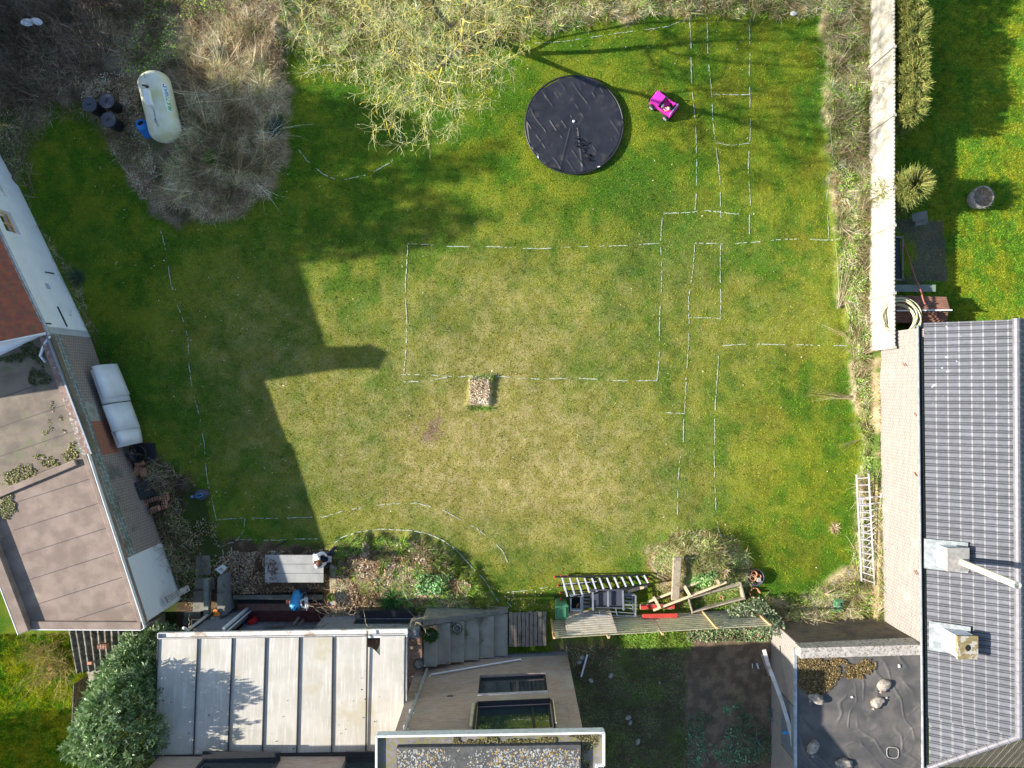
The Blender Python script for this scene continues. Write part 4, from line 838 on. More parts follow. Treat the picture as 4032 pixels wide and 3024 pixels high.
# hip triangle of the west slope as a narrowing sheet
P00 = np.array((13.13, -10.50, ZE2)); P10 = np.array((13.14, -12.05, ZE2)); PR = np.array((15.10, -10.50, ZR2))
def tri_sheet(A, B, C_, nu, nv, fz, name, mat, parent, off=0., bc=(.135, .138, .155)):
    A, B, C_ = [np.array(p, float) for p in (A, B, C_)]; n_ = np.cross(B - A, C_ - A); n_ /= np.linalg.norm(n_); n_ = n_ if n_[2] > 0 else -n_
    e1 = (B - A) / np.linalg.norm(B - A); e2 = np.cross(n_, e1); e2 = e2 if np.dot(e2, C_ - A) > 0 else -e2
    V = []; S = np.linspace(0, 1, nu); T = np.linspace(0, 1, nv)
    for t in T:
        l = A + (C_ - A) * t; r = B + (C_ - B) * t
        for s in S: p = l + (r - l) * s; V.append(p)
    V = np.array(V); d_ = V - A; V = V + n_[None] * fz(d_ @ e1, d_ @ e2)[:, None]
    idx = np.arange(nu * nv).reshape(nv, nu); F = np.stack([idx[:-1, :-1], idx[:-1, 1:], idx[1:, 1:], idx[1:, :-1]], -1).reshape(-1, 4)
    if np.cross(B - A, C_ - A)[2] < 0: F = F[:, ::-1]
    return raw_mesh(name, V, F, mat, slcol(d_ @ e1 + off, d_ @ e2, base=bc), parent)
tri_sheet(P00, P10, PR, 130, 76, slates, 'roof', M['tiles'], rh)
brown_tile = mot('brown_roof_tile', (.12, .10, .075), (.19, .155, .11), 8, .85, c3=(.09, .09, .06), s3=5)
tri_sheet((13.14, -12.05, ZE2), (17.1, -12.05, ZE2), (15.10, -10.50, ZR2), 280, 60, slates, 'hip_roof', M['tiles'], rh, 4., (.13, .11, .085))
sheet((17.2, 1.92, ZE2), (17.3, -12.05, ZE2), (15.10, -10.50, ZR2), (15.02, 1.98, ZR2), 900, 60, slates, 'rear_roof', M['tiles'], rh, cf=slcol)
def ridge(a, b_, n, r=.105, name='ridge_tile'):
    a, b_ = Vector(a), Vector(b_); m_ = MB(); L = (b_ - a).length; d_ = (b_ - a) / L
    for i in range(n):
        p = a + d_ * (L * i / n); q = a + d_ * (L * (i + 1.03) / n); m_.tube([p, p + d_ * .045, p + d_ * .05, q], [r * 1.18, r * 1.18, r, r], 10)
    return m_.build(name, M['ridge_tile'], rh, smooth=False)
ridge((15.02, 1.95, ZR2 + .01), (15.10, -10.5, ZR2 + .01), 38); hr = ridge((15.12, -10.5, ZR2 + .0), (13.10, -12.08, ZE2 + .03), 9, .085, 'hip_ridge')
m_ = MB(); m_.bar((12.86, 1.85, 3.06), (13.02, -12.1, 3.06), .12, .02); m_.bar((12.80, 1.85, 3.10), (12.965, -12.1, 3.10), .018, .10); m_.build('gutter', M['zinc'], rh)
m_ = MB(); m_.bar((12.90, 1.80, 3.075), (13.06, -12.1, 3.075), .055, .012); m_.build('gutter_bed', M['dark_void'], rh)
for v_, k in ((1860, 0), (2246, 1), (1625, 2), (1430, 3)):
    p = W(3600 if k != 3 else 3555, v_, 2.7 if k != 3 else 2.2); m_ = MB(); m_.bar((p.x - .0, p.y, p.z), (p.x + .0, p.y - .10, p.z + .14), .03, .03); m_.build('wall_tie', M['rust_red'], rh)
# chimneys
def chimney(name, label, uc, vc, zb, zt, sx, sy, capmat, hole):
    t_ = W(uc, vc, zt); o = thing(name, label, 'chimney', (t_.x, t_.y, zb)); x, y = t_.x, t_.y
    m_ = MB(); m_.bb(x - sx / 2 + .03, x + sx / 2 - .03, y - sy / 2 + .03, y + sy / 2 - .03, zb, zt - .10); m_.build('stack', M['white_wall_lit'], o)
    m_ = MB(); m_.bb(x - sx / 2, x + sx / 2, y - sy / 2, y + sy / 2, zt - .10, zt); m_.build('cap', capmat, o, bevel=.01)
    zr = lambda xx: ZE2 + (xx - 12.95) * (ZR2 - ZE2) / 2.1 + .05
    m_ = MB(); xa, xb = x - sx / 2 - .26, x + sx / 2 + .06; ya, yb = y - sy / 2 - .09, y + sy / 2 + .12
    m_.add([(xa, ya, zr(xa) + .005), (xb, ya, zr(xb) + .005), (xb, yb, zr(xb) + .005), (xa, yb, zr(xa) + .005), (xa, ya, zr(xa) + .03), (xb, ya, zr(xb) + .03), (xb, yb, zr(xb) + .03), (xa, yb, zr(xa) + .03)], [(3, 2, 1, 0), (4, 5, 6, 7), (0, 1, 5, 4), (1, 2, 6, 5), (2, 3, 7, 6), (3, 0, 4, 7)]); m_.build('flashing', M['lead'], o)
    if hole: m_ = MB(); m_.lathe([(.0, zt + .004), (.085, zt + .004)], (x, y, 0), 16, closed=False); m_.add([(x + .075 * math.cos(t * .4), y + .1 * math.sin(t * .4), zt + .006) for t in range(16)], [tuple(range(16))]); m_.build('flue_opening', M['dark_void'], o)
    return o, x, y
capA = mot('grey_chimney_cap', (.26, .25, .23), (.36, .34, .31), 9, .9, bmp=.5, c3=(.45, .43, .38), s3=7, t3=(.62, .7))
capB = mot('mossy_chimney_cap', (.20, .15, .06), (.27, .21, .09), 9, .95, bmp=.6, c3=(.42, .39, .33), s3=5, t3=(.5, .56))
c1, cx, cy = chimney('chimney', 'white rendered chimney with grey cap and long cream flue pipe', 3774, 2204, 3.3, 4.0, .68, .72, capA, False)
m_ = MB(); pa = W(3788, 2214, 4.0); q_ = W(4004, 2304, 6.45)
m_.tube([pa, q_], .095, 16, cap=False); m_.tube([q_, pa], .08, 16, cap=False); m_.build('flue_pipe', M['cream_pipe'], c1, smooth=True)
m_ = MB(); m_.lathe([(.0, 0), (.079, 0)], q_ - Vector((0, 0, .05)), 16, closed=False); m_.lathe([(.095, 0), (.1, .05), (.085, .05), (.08, 0)], q_, 16, closed=False); m_.build('flue_cap', M['zinc'], c1)
chimney('chimney', 'white rendered chimney with square mossy cap and open round flue', 3812, 2551, 3.3, 4.33, .62, .70, capB, True)

# --- low building with black sheeted flat roof
lb = thing('flat_roofed_annex', 'low brick annex with black plastic sheeted flat roof at the lower right', 'building', (11, -10.5, 0))
m_ = MB(); m_.wall((9.27, -16), (9.27, -8.45), 0, 2.3, .25, [(3.6, 5.4, 1.0, 2.1), (.4, 2.2, 1.0, 2.1)]); m_.build('wall', M['old_brick'], lb)
m_ = MB(); m_.wall((9.30, -8.44), (13.0, -8.28), 0, 2.78, .3) ; 
o = m_.build('parapet_wall', M['sooty_brick'], lb)
m_ = MB(); m_.prism([(9.20, -8.42), (12.98, -8.24), (12.98, -8.56), (9.20, -8.76)], 2.40, [2.86, 3.08, 3.08, 2.86]); m_.build('coping', M['coping'], lb, bevel=.01)
# wrinkled sheet
def wrk(s, t):
    x, y = s, t; h = 0
    w1_ = x * .9 + y * .42 + fbm(x, y, 1.6, 3, 91) * 1.9
    h = .022 * np.exp(-((((w1_ / .42) % 1) - .5) / .10) ** 2) * sstep(.42, .62, fbm(x, y, 1.1, 3, 92))
    w2_ = x * .5 - y * .8 + fbm(x, y, 1.3, 3, 93) * 1.8
    h = h + .018 * np.exp(-((((w2_ / .5) % 1) - .5) / .09) ** 2) * sstep(.50, .68, fbm(x, y, .9, 3, 94))
    return h + .02 * fbm(x, y, 1.2, 3, 95)
sheet((9.32, -16, 2.30), (13.0, -16, 3.0), (12.99, -8.55, 3.0), (9.32, -8.72, 2.30), 190, 380, wrk, 'sheeted_roof', M['black_sheet'], lb)
m_ = MB(); m_.bar((9.24, -16, 2.31), (9.24, -8.62, 2.31), .09, .11); m_.build('white_roof_edge', M['zinc'], lb)
m_ = MB(); m_.bar((12.99, -16, 3.04), (12.975, -8.6, 3.04), .025, .08); m_.build('white_side_trim', M['white_metal'], lb)
m_ = MB(); m_.bb(9.262, 9.30, -12.35, -10.65, 1.0, 2.1); m_.build('window', M['grey_metal'], lb)
mm = [(.20, .13, .05), (.28, .20, .08), (.14, .10, .045), (.34, .27, .13), (.10, .08, .03)]
ZA = lambda x: 2.33 + .19 * (x - 9.32)
leafpatch('moss', None, PX([(3138, 2585), (3300, 2578), (3425, 2590), (3418, 2620), (3360, 2650), (3300, 2660), (3270, 2690), (3230, 2710), (3200, 2740), (3150, 2720), (3136, 2700)], 2.40), 11000, lambda x, y: ZA(x), .055, mm, parent=lb, hgt=.05, thr=.30)
def sack(uc, vc, z, r, seed, label, name='sandbag', mat='sack', sq=(1.2, .8), h=.2, rot=0):
    random.seed(seed); z = 2.33 + .70 * (uc - 3135) / 505; c = W(uc, vc, z); o = thing(name, label, 'sack', (c.x, c.y, z)); m_ = MB()
    n_, k = 22, 9; vs = []; fs = []
    for i in range(k):
        ph = math.pi / 2 * i / (k - 1)
        for j in range(n_):
            t = 6.283 * j / n_; w_ = 1 + .22 * (vnoise(np.array([3 + 1.6 * math.cos(t) + i * .3]), np.array([seed + 1.6 * math.sin(t)]), 4)[0] - .5) * 2
            rr = r * math.cos(ph) ** .6 * w_; x = rr * math.cos(t) * sq[0]; y = rr * math.sin(t) * sq[1]
            hz = h * math.sin(ph) ** .8 + .05 * (vnoise(np.array([x * 9]), np.array([y * 9 + seed]), 6)[0] - .5)
            vs.append((x * math.cos(rot) - y * math.sin(rot) + c.x, x * math.sin(rot) + y * math.cos(rot) + c.y, z + max(0, hz)))
    for i in range(k - 1):
        for j in range(n_): fs.append((i * n_ + j, i * n_ + (j + 1) % n_, (i + 1) * n_ + (j + 1) % n_, (i + 1) * n_ + j))
    m_.add(vs, fs); m_.build('bag_body', M[mat], o, smooth=True)
    m_ = MB(); tt = rot + math.pi + .4; p = Vector((c.x + r * sq[0] * .7 * math.cos(tt), c.y + r * .8 * math.sin(tt), z + h * .55)); q = p + Vector((.12 * math.cos(tt), .12 * math.sin(tt), .05))
    m_.tube([p, (p + q) / 2, q], [.05, .02, .055], 8); m_.build('tied_neck', M[mat], o, smooth=True); return o
sack(3480, 2694, 2.34, .20, 3, 'dusty lumpy sack beside the moss patch on the black roof', rot=.5)
sack(3214, 2748, 2.34, .20, 5, 'pale torn sack just below the moss patch on the black roof', rot=-.3, h=.26)
sack(3452, 2762, 2.34, .19, 8, 'white topped sack in the middle of the black roof casting a dark shadow', rot=.4)
sack(3198, 2940, 2.34, .19, 11, 'half open sack in the shaded lower left of the black roof', rot=1.0)
sack(3322, 3002, 2.34, .20, 14, 'long grey sack lying at the bottom edge of the black roof', sq=(1.3, .75))
for i, (u_, v_, l_) in enumerate(((3541, 2623, 'small white block near the upper right of the black roof'), (3355, 2745, 'tiny white chip beside the lumpy sack'), (3492, 2748, 'small pale stone right of the white topped sack'))):
    zz_ = 2.36 + .70 * (u_ - 3135) / 505; c = W(u_, v_, zz_); m_ = MB(); m_.box((c.x, c.y, zz_), (.06, .11, .05) if i == 0 else (.07, .05, .05), rz=.3 * i, taper=.8); tag(m_.build('stone', M['stone'] if i == 2 else M['white_pvc'], bevel=.008), l_, 'stone')
c = W(3514, 2963, 2.88); m_ = MB(); m_.tube([(c.x + .17 * math.copysign(abs(math.cos(t)) ** .6, math.cos(t)), c.y + .17 * math.copysign(abs(math.sin(t)) ** .6, math.sin(t)), 2.89 + .17 * math.copysign(abs(math.cos(t)) ** .6, math.cos(t)) * .19) for t in [6.2832 * k / 24 + .6 for k in range(25)]], .012, 6); tag(m_.build('rubber_ring', M['stone'], smooth=True), 'dusty square ring lying on the black roof near its lower right', 'ring')
# curved white gutter length leaning on the annex wall
pts = [(3008, 2558, 1.2), (3022, 2610, 1.3), (3048, 2680, 1.5), (3078, 2760, 1.7), (3102, 2840, 1.85), (3118, 2900, 1.9), (3128, 2980, 1.95), (3134, 3060, 2.0)]
m_ = MB(); P_ = [W(*p) for p in pts]
for i in range(len(P_) - 1): m_.bar(P_[i], P_[i + 1] + (P_[i + 1] - P_[i]).normalized() * .02, .12, .05)
tag(m_.build('plastic_gutter', M['gutter']), 'long bowed pale plastic gutter leaning along the annex wall', 'gutter')
m_ = MB(); m_.bar(W(3000, 2575, .25), W(3032, 2660, .25), .10, .06); tag(m_.build('plank', M['wood_old']), 'short mossy plank lying under the bowed plastic gutter', 'plank')
m_ = MB(); p = W(3082, 2885, 1.6); m_.bar(p, p + Vector((.25, 0, 0)), .09, .04); tag(m_.build('bracket', M['cyan_plastic']), 'pale blue bracket on the annex wall under the bowed gutter', 'bracket')

# --- concrete panel fence
fe = thing('concrete_fence', 'pale concrete panel fence with thin posts running down the right side', 'fence', (12.75, 7, 0))
fp = [(3415, 0), (3413, 300), (3411, 600), (3412, 760), (3405, 932), (3400, 1150), (3408, 1365)]
ys = [ -2000, 275, 532, 820, 940, 1178, 1375]
X0 = lambda y: 12.70 + .02 * math.sin(y * .8)
zt_ = 1.80
spans = [(13.9, 11.25), (11.22, 8.97), (8.94, 6.57), (6.54, 5.30), (5.27, 3.05), (3.02, 1.25)]
for i, (a, b_) in enumerate(spans):
    def fzf(s, t): return .012 * np.sin(s * 9 + t * 2) + .022 * fbm(s, t + i * 7, .25, 4, 31)
    x = 12.71 + .012 * (i % 2)
    sheet((x, b_, 0), (x, a, 0), (x, a, zt_), (x, b_, zt_), int((a - b_) / .05) + 2, 30, fzf, 'panel', M['pale_concrete'], fe, nrm=(-1, 0, 0))
    bk_ = MB(); bk_.bb(x + .012, x + .05, b_, a, 0, zt_ - .002); bk_.build('panel', M['concrete'], fe)
    m_ = MB(); 
    for k in range(int((a - b_) / .13)): yy = b_ + .065 + k * .13; m_.lathe([(.0, -.066), (.045, -.03), (.05, 0), (.045, .03), (0, .066)], (x + .02, yy, zt_ + .0), 8, ax=(0, 1, 0))
    m_.build('scalloped_top', M['pale_concrete'], fe, smooth=True)
for yy in (11.235, 8.955, 6.555, 5.285, 3.035, 1.22):
    m_ = MB(); m_.bb(12.64, 12.80, yy - .05, yy + .05, 0, zt_ + .06); m_.build('post', M['pale_concrete'], fe, bevel=.015)
# --- neighbour's things
# wood store with rusty sheets
ws = thing('rusty_stack', 'stack covered by rusty corrugated sheets between fence and tiled roof', 'shed', (13.6, 2.6, .35))
sheet((12.85, 3.05, 1.05), (14.95, 3.0, 1.0), (14.95, 2.52, 1.22), (12.85, 2.55, 1.22), 60, 50, lambda s, t: .018 * np.sin(t * 2 * np.pi / .076), 'corrugated_sheet', M['rust'], ws)
sheet((12.85, 2.50, 1.12), (14.95, 2.47, 1.10), (15.0, 2.1, .95), (12.9, 2.1, .95), 60, 50, lambda s, t: .02 * np.sin(t * 2 * np.pi / .09), 'corrugated_sheet', M['rust'], ws)
m_ = MB(); m_.bar((13.1, 2.50, 1.26), (15.0, 2.52, 1.26), .045, .03); m_.build('white_batten', M['white_pvc'], ws)
m_ = MB(); m_.bb(12.9, 14.85, 2.15, 3.0, .35, .93); m_.build('log_stack', M['wood_old'], ws)
m_ = MB()
for k in range(3): m_.bb(13.9 + k * .38, 14.12 + k * .38, 1.95, 2.2, .35, .9)
m_.build('loose_bricks', M['rust'], ws)
m_ = MB(); m_.bb(14.0, 14.75, 1.92, 2.1, .35, .88); m_.build('old_board', M['wood_old'], ws)
cf = thing('cold_frame', 'old glazed cold frame with dark panes against the concrete fence', 'cold frame', (13.3, 4.0, .35))
m_ = MB(); m_.bb(12.82, 14.6, 3.18, 3.42, .95, .98); m_.build('front_board', mot('teal_board', (.16, .20, .17), (.22, .26, .22), 4, .7), cf)
sheet((12.82, 3.62, .75), (13.55, 3.6, .75), (13.5, 5.1, .7), (12.82, 5.1, .7), 20, 20, lambda s, t: 0 * s, 'glazed_lid', mot('dark_dirty_glass', (.02, .03, .025), (.04, .05, .035), 4, .25, c3=(.10, .12, .10), s3=5, t3=(.55, .7)), cf)
m_ = MB()
for yy in (3.62, 5.1): m_.bar((12.82, yy, .78), (13.6, yy, .78), .06, .05)
m_.bar((13.56, 3.6, .78), (13.56, 5.1, .78), .05, .05); m_.build('frame', M['wood_grey'], cf)
m_ = MB(); m_.bb(12.84, 13.5, 3.65, 5.08, .35, .62); m_.build('box_side', M['wood_grey'], cf)
pole = MB(); pole.tube([W(3548, 925, .7), W(3608, 1105, 1.1), W(3612, 1112, 1.12)], .022, 8); pole.tube([W(3612, 1112, 1.12), W(3622, 1135, 1.2), W(3640, 1195, 1.36)], [.035, .03, .028], 8); pole.tube([W(3636, 1196, 1.36), W(3644, 1196, 1.36)], .05, 8)
tag(pole.build('rusty_pole', M['rust_red'], smooth=True), 'rust red metal pole resting on the corrugated stack', 'pole')
hc = MB(); random.seed(4)
for k in range(7):
    cx_, cy_, rx_, ry_ = 13.06 + random.uniform(-.06, .12), 2.25 + random.uniform(-.08, .10), .53 + random.uniform(-.1, .09), .55 + random.uniform(-.09, .08); ph = random.uniform(0, 6)
    hc.tube([(cx_ + rx_ * math.cos(t), cy_ + ry_ * math.sin(t), 1.42 + .03 * k + .10 * math.cos(t + .5) + .02 * math.sin(3 * t + ph)) for t in [6.2832 * j / 36 for j in range(37)]], .021, 7)
tag(hc.build('hose_coil', M['hose'], smooth=True), 'coiled pale yellow hose hanging over the fence beside the rusty stack', 'hose')
pl = thing('round_planter', 'round stone-rimmed planter of dry grass on the right lawn', 'planter', (0, 0, 0)); c = W(3874, 774, .85); pl.location = (c.x, c.y, .35)
m_ = MB(); m_.lathe([(.30, 0), (.37, .25), (.375, .48), (.335, .5), (.33, .4)], (c.x, c.y, .35), 32, closed=False); m_.build('rim', M['coping'], pl, smooth=True)
m_ = MB(); m_.lathe([(0, .74), (.33, .74)], (c.x, c.y, 0), 24, closed=False); m_.build('soil', M['stone'], pl)
m_ = MB(); m_.bar(W(3590, 858, .8), W(3650, 845, .8), .28, .06); m_.bar(W(3600, 880, .6), W(3652, 870, .6), .2, .1); tag(m_.build('slate_slabs', M['paving']), 'dark stone slabs at the foot of the round conifer', 'slab')
# ================================================================ OBJECTS IN THE GARDEN
Z = lambda x, y: float(gz([x], [y])[0])
# --- gas tank
gc = W(630, 422, .80); gt = thing('gas_tank', 'long white domed gas tank streaked with algae among the brush', 'gas tank', (gc.x, gc.y, 0)); axd = Vector((.226, -.974, 0)); sd = Vector((.974, .226, 0))
Rr, HL = .535, .82; prof = [(Rr * math.sin(t), -HL - .42 * math.cos(t)) for t in [math.pi / 2 * k / 10 for k in range(11)]] + [(Rr * math.cos(t), HL + .42 * math.sin(t)) for t in [math.pi / 2 * k / 10 for k in range(11)]]
prof[0] = (0, prof[0][1]); prof[-1] = (0, prof[-1][1])
m_ = MB(); m_.lathe(prof, (gc.x, gc.y, .80), 40, ax=axd, closed=False); m_.build('shell', M['tank'], gt, smooth=True)
T = lambda s, a_, r=Rr: Vector((gc.x, gc.y, .80)) + axd * s + (sd * math.sin(a_) + Vector((0, 0, 1)) * math.cos(a_)) * r
m_ = MB(); c = T(-.10, -.12, Rr + .10); m_.box(c, (.56, .19, .20), rz=math.atan2(axd.y, axd.x)); m_.build('valve_hood', M['label_white'], gt, bevel=.02)
m_ = MB(); m_.tube([T(-.52, -.12, Rr), T(-.52, -.12, Rr + .10)], [.055, .04], 10); m_.bar(T(-.52, -.12, Rr + .08), T(-.58, -.3, Rr + .11), .05, .03); m_.build('filler_cap', M['black_plastic'], gt)
m_ = MB(); m_.tube([T(.25 + .1 * k, -.05 + .02 * math.sin(k * 1.3), Rr + .012) for k in range(7)] + [T(1.0, .05, Rr - .08), T(1.12, .12, Rr - .2)], .007, 5); m_.build('cable', M['dark_metal'], gt)
for s_ in (-.95, .62): m_ = MB(); m_.tube([T(s_, -.1, Rr - .01), T(s_ - .0, -.06, Rr + .07), T(s_ + .08, -.1, Rr + .07), T(s_ + .1, -.1, Rr - .01)], .014, 6); m_.build('lifting_lug', M['grey_metal'], gt)
m_ = MB(); m_.tube([T(HL + .40, .3 * math.sin(t), .1 * math.cos(t) + .02) + axd * .03 for t in [6.2832 * k / 12 for k in range(13)]], .012, 5); m_.build('end_ring', M['white_metal'], gt)
for s_ in (-.7, .7):
    for q in (-1, 1): m_ = MB(); m_.bar(T(s_, q * 2.5, Rr * .9), T(s_, q * 2.5, Rr * .9) + Vector((0, 0, -.4)), .1, .1); m_.build('leg', M['concrete'], gt)
# curved label strip with lettering: white band and blue GAS / green letters
def on_tank(s, a_, r): return T(s, a_, r)
m_ = MB(); n_ = 8; vs = []; fs = []
for i in range(n_ + 1):
    a_ = .72 + .36 * i / n_; vs += [T(-.62, a_, Rr + .004), T(.40, a_, Rr + .004)]
fs = [(2 * i, 2 * i + 1, 2 * i + 3, 2 * i + 2) for i in range(n_)]; m_.add(vs, fs); m_.build('label_strip', M['label_white'], gt, smooth=True)
def curved_text(txt, s0, step, matn, nm, size=.17):
    for k, chx in enumerate(txt):
        cu = bpy.data.curves.new('letter', 'FONT'); cu.body = chx; cu.size = size; cu.align_x = 'CENTER'; cu.shear = .3; cu.offset = .008
        ob = bpy.data.objects.new('tmp', cu); COL.objects.link(ob); dg = bpy.context.evaluated_depsgraph_get(); me = bpy.data.meshes.new_from_object(ob.evaluated_get(dg))
        bpy.data.objects.remove(ob); V = []
        for v_ in me.vertices:
            s_ = s0 - k * step - v_.co.x; a_ = .84 + .28 - v_.co.y / Rr - .02   # baseline lies low on the flank
            a_ = 1.06 - (v_.co.y + 0.0) / Rr; p = T(s_, a_, Rr + .008); V.append(tuple(p))
        F = [tuple(p.vertices) for p in me.polygons]; bpy.data.meshes.remove(me)
        mm_ = MB(); mm_.add(V, F); mm_.build(nm, M[matn], gt)
curved_text('MULTI', .30, .105, 'label_green', 'letter'); curved_text('GAS', -.225, .125, 'label_blue', 'letter')
m_ = MB(); m_.add([T(-.60, .86, Rr + .008), T(-.56, .82, Rr + .008), T(-.53, .90, Rr + .008), T(-.58, .95, Rr + .008)], [(0, 1, 2, 3)]); m_.build('red_emblem', M['red_plastic'], gt)
# --- dark lidded bins, blue barrel
def lbin(u_, v_, label):
    c = W(u_, v_, .78); z0 = Z(c.x, c.y); o = thing('garden_bin', label, 'bin', (c.x, c.y, z0), 0, 'dark round garden bins')
    m_ = MB(); m_.lathe([(.19, 0), (.235, .72), (.24, .72)], (c.x, c.y, z0), 28); m_.build('body', M['black_plastic'], o, smooth=False)
    m_ = MB(); m_.lathe([(.255, .70), (.262, .73), (.255, .76), (.235, .765), (.225, .755), (0, .785)], (c.x, c.y, z0), 28, closed=False); lo_ = m_.build('lid', M['bin_grey'], o, smooth=True)
    m_ = MB(); m_.box((c.x, c.y, z0 + .80), (.14, .03, .03), rz=random.uniform(-.3, 1.2)); hh = m_.build('lid_handle', M['black_plastic'], o); hh.parent = lo_; hh.location = (0, 0, 0)
lbin(362, 418, 'dark round lidded bin, leftmost of the three beside the gas tank'); lbin(434, 406, 'dark round lidded bin, topmost of the three beside the gas tank'); lbin(440, 480, 'dark round lidded bin, lowest of the three beside the gas tank')
c = W(603, 545, .05); c2 = W(551, 482, .95); bb_ = thing('blue_barrel', 'open-topped bright blue barrel leaning beside the gas tank', 'barrel', (c.x, c.y, 0)); ax2 = (c2 - c)
m_ = MB(); m_.lathe([(0, 0), (.20, .02), (.215, .2), (.215, .75), (.19, .86), (.13, .90), (.13, .93), (.115, .93), (.115, .8), (0, .8)], c, 28, ax=ax2, closed=False); m_.build('body', M['blue_plastic'], bb_, smooth=True)
m_ = MB(); m_.lathe([(0, .86), (.11, .86)], c, 20, ax=ax2, closed=False); m_.build('dark_contents', M['dark_void'], bb_)
# --- round covered trampoline / pool
pc = W(2261, 491, .14); po = thing('covered_pool', 'round low pool under a wrinkled black plastic cover', 'pool', (pc.x, pc.y, 0)); RP = 1.735
nr, na = 110, 300; rr_ = np.linspace(0, 1, nr) ** .8; aa = np.linspace(0, 2 * np.pi, na, endpoint=False); RR, AA = np.meshgrid(rr_, aa, indexing='ij'); 
edge = RP * (1 + .012 * np.sin(AA * 5 + 1) + .010 * np.sin(AA * 11)); x = RR * edge * np.cos(AA); y = RR * edge * np.sin(AA)
dgl = x * .70 + y * .50; al = -x * .5 + y * .8
wr = .020 * np.exp(-((((dgl + .12 * fbm(x, y, .8, 3, 51)) / .30 % 1) - .5) / .07) ** 2) * sstep(.50, .62, fbm(x * 1.0 + 3, y, .45, 3, 52))
wr = wr + .022 * np.exp(-(((AA * 14 / 6.283 + fbm(x, y, .6, 2, 53)) % 1 - .5) / .09) ** 2) * sstep(.55, .95, RR) * sstep(.4, .6, fbm(x, y, .9, 2, 54))
fold = .022 * np.exp(-((x - .12 - .12 * (-y)) / .035) ** 2) * (y < -.1) + .016 * np.exp(-((x + .10 + .25 * (-y)) / .03) ** 2) * (y < -.1)
hz = .14 + .02 * fbm(x, y, .7, 3, 55) + wr + fold - .05 * sstep(.2, 0, RR) * 0 ; hz = np.where(RR > .985, .02, hz) 
V = np.stack([x + pc.x, y + pc.y, hz], -1).reshape(-1, 3); idx = np.arange(nr * na).reshape(nr, na); F = np.stack([idx[:-1, :], np.roll(idx, -1, 1)[:-1, :], np.roll(idx, -1, 1)[1:, :], idx[1:, :]], -1).reshape(-1, 4)[:, ::-1]
raw_mesh('cover', V, F, M['pool_cover'], None, po, smooth=True)
m_ = MB(); m_.tube([(pc.x + RP * 1.005 * math.cos(t), pc.y + RP * 1.005 * math.sin(t), .13) for t in [6.2832 * k / 64 for k in range(65)]], .035, 8); m_.build('rim', M['black_plastic'], po, smooth=True)
m_ = MB(); m_.lathe([(.0, .02), (.05, .0), (.03, .03), (0, .03)], (pc.x - .02, pc.y + .11, .17), 10, closed=False); m_.tube([(pc.x - .02, pc.y + .11, .18), (pc.x - .03, pc.y + .06, .185)], .012, 6); m_.build('centre_tie', M['white_pvc'], po)
# damp patches
V = []; F = []; random.seed(2)
for i in range(26):
    t = random.random(); cx_ = pc.x + .02 + .55 * t + random.gauss(0, .10); cy_ = pc.y - .3 - 1.0 * t + random.gauss(0, .06); b_ = len(V); L_, w_, an = random.uniform(.04, .13), random.uniform(.015, .04), random.uniform(-.9, .3)
    for j in range(10): a_ = 6.283 * j / 10; dx, dy = L_ * math.cos(a_), w_ * math.sin(a_); V.append((cx_ + dx * math.cos(an) - dy * math.sin(an), cy_ + dx * math.sin(an) + dy * math.cos(an), .186))
    F.append(tuple(range(b_, b_ + 10)))
mm_ = MB(); mm_.add(V, F); o = mm_.build('damp_patch', plain('wet_plastic', (.012, .013, .018), .32), po); o['kind'] = 'stuff'
for k, (a_, l_) in enumerate(((math.radians(222), .06), (math.radians(300), .04))): m_ = MB(); m_.box((pc.x + RP * math.cos(a_), pc.y + RP * math.sin(a_), .17), (.09, .03, .02), rz=a_ + 1.2); m_.build('clip', M['white_pvc'], po)
# --- pink toy car
jc = W(2617, 409, .35); jp = thing('toy_car', 'pink ride-on toy car with a doll on its seat', 'toy car', (0, 0, 0))
m_ = MB(); m_.box((.33, 0, .33), (.40, .46, .20)); m_.box((.52, 0, .30), (.03, .44, .18)); 
for s in (-1, 1): m_.box((-.05, s * .245, .27), (.62, .05, .18)); m_.box((-.36, s * .22, .33), (.22, .12, .16)); m_.box((.33, s * .26, .24), (.30, .09, .05))
m_.box((-.12, 0, .17), (.78, .46, .06)); m_.box((-.46, 0, .30), (.04, .50, .22)); m_.build('body', M['pink'], jp, local=True, bevel=.02)
for sx in (.33, -.34):
    for s in (-1, 1):
        m_ = MB(); m_.lathe([(.06, -.055), (.13, -.055), (.15, -.03), (.15, .03), (.13, .055), (.06, .055)], (sx, s * .31, .15), 24, ax=(0, 1, 0)); wo = m_.build('wheel', M['rubber'], jp, local=True, smooth=False)
        m_ = MB(); m_.lathe([(0, 0), (.03, .0), (.085, -.02), (.085, .01), (0, .012)], (sx, s * .36, .15), 20, ax=(0, s, 0), closed=False); ho = m_.build('rim', M['silver'], jp, local=True); ho.parent = wo
m_ = MB(); 
m_.bar((.12, -.23, .50), (.12, .23, .50), .025, .025); m_.bar((.12, -.23, .40), (.12, -.23, .51), .025, .025); m_.bar((.12, .23, .40), (.12, .23, .51), .025, .025); m_.build('windscreen_frame', M['black_plastic'], jp, local=True)
m_ = MB(); m_.bar((-.42, -.22, .60), (-.42, .22, .60), .03, .03); m_.bar((-.42, -.22, .38), (-.42, -.22, .60), .03, .03); m_.bar((-.42, .22, .38), (-.42, .22, .60), .03, .03); m_.build('roll_bar', M['silver'], jp, local=True)
m_ = MB(); m_.bar((-.36, -.16, .62), (-.36, .16, .62), .03, .015); m_.build('light_bar', M['black_plastic'], jp, local=True)
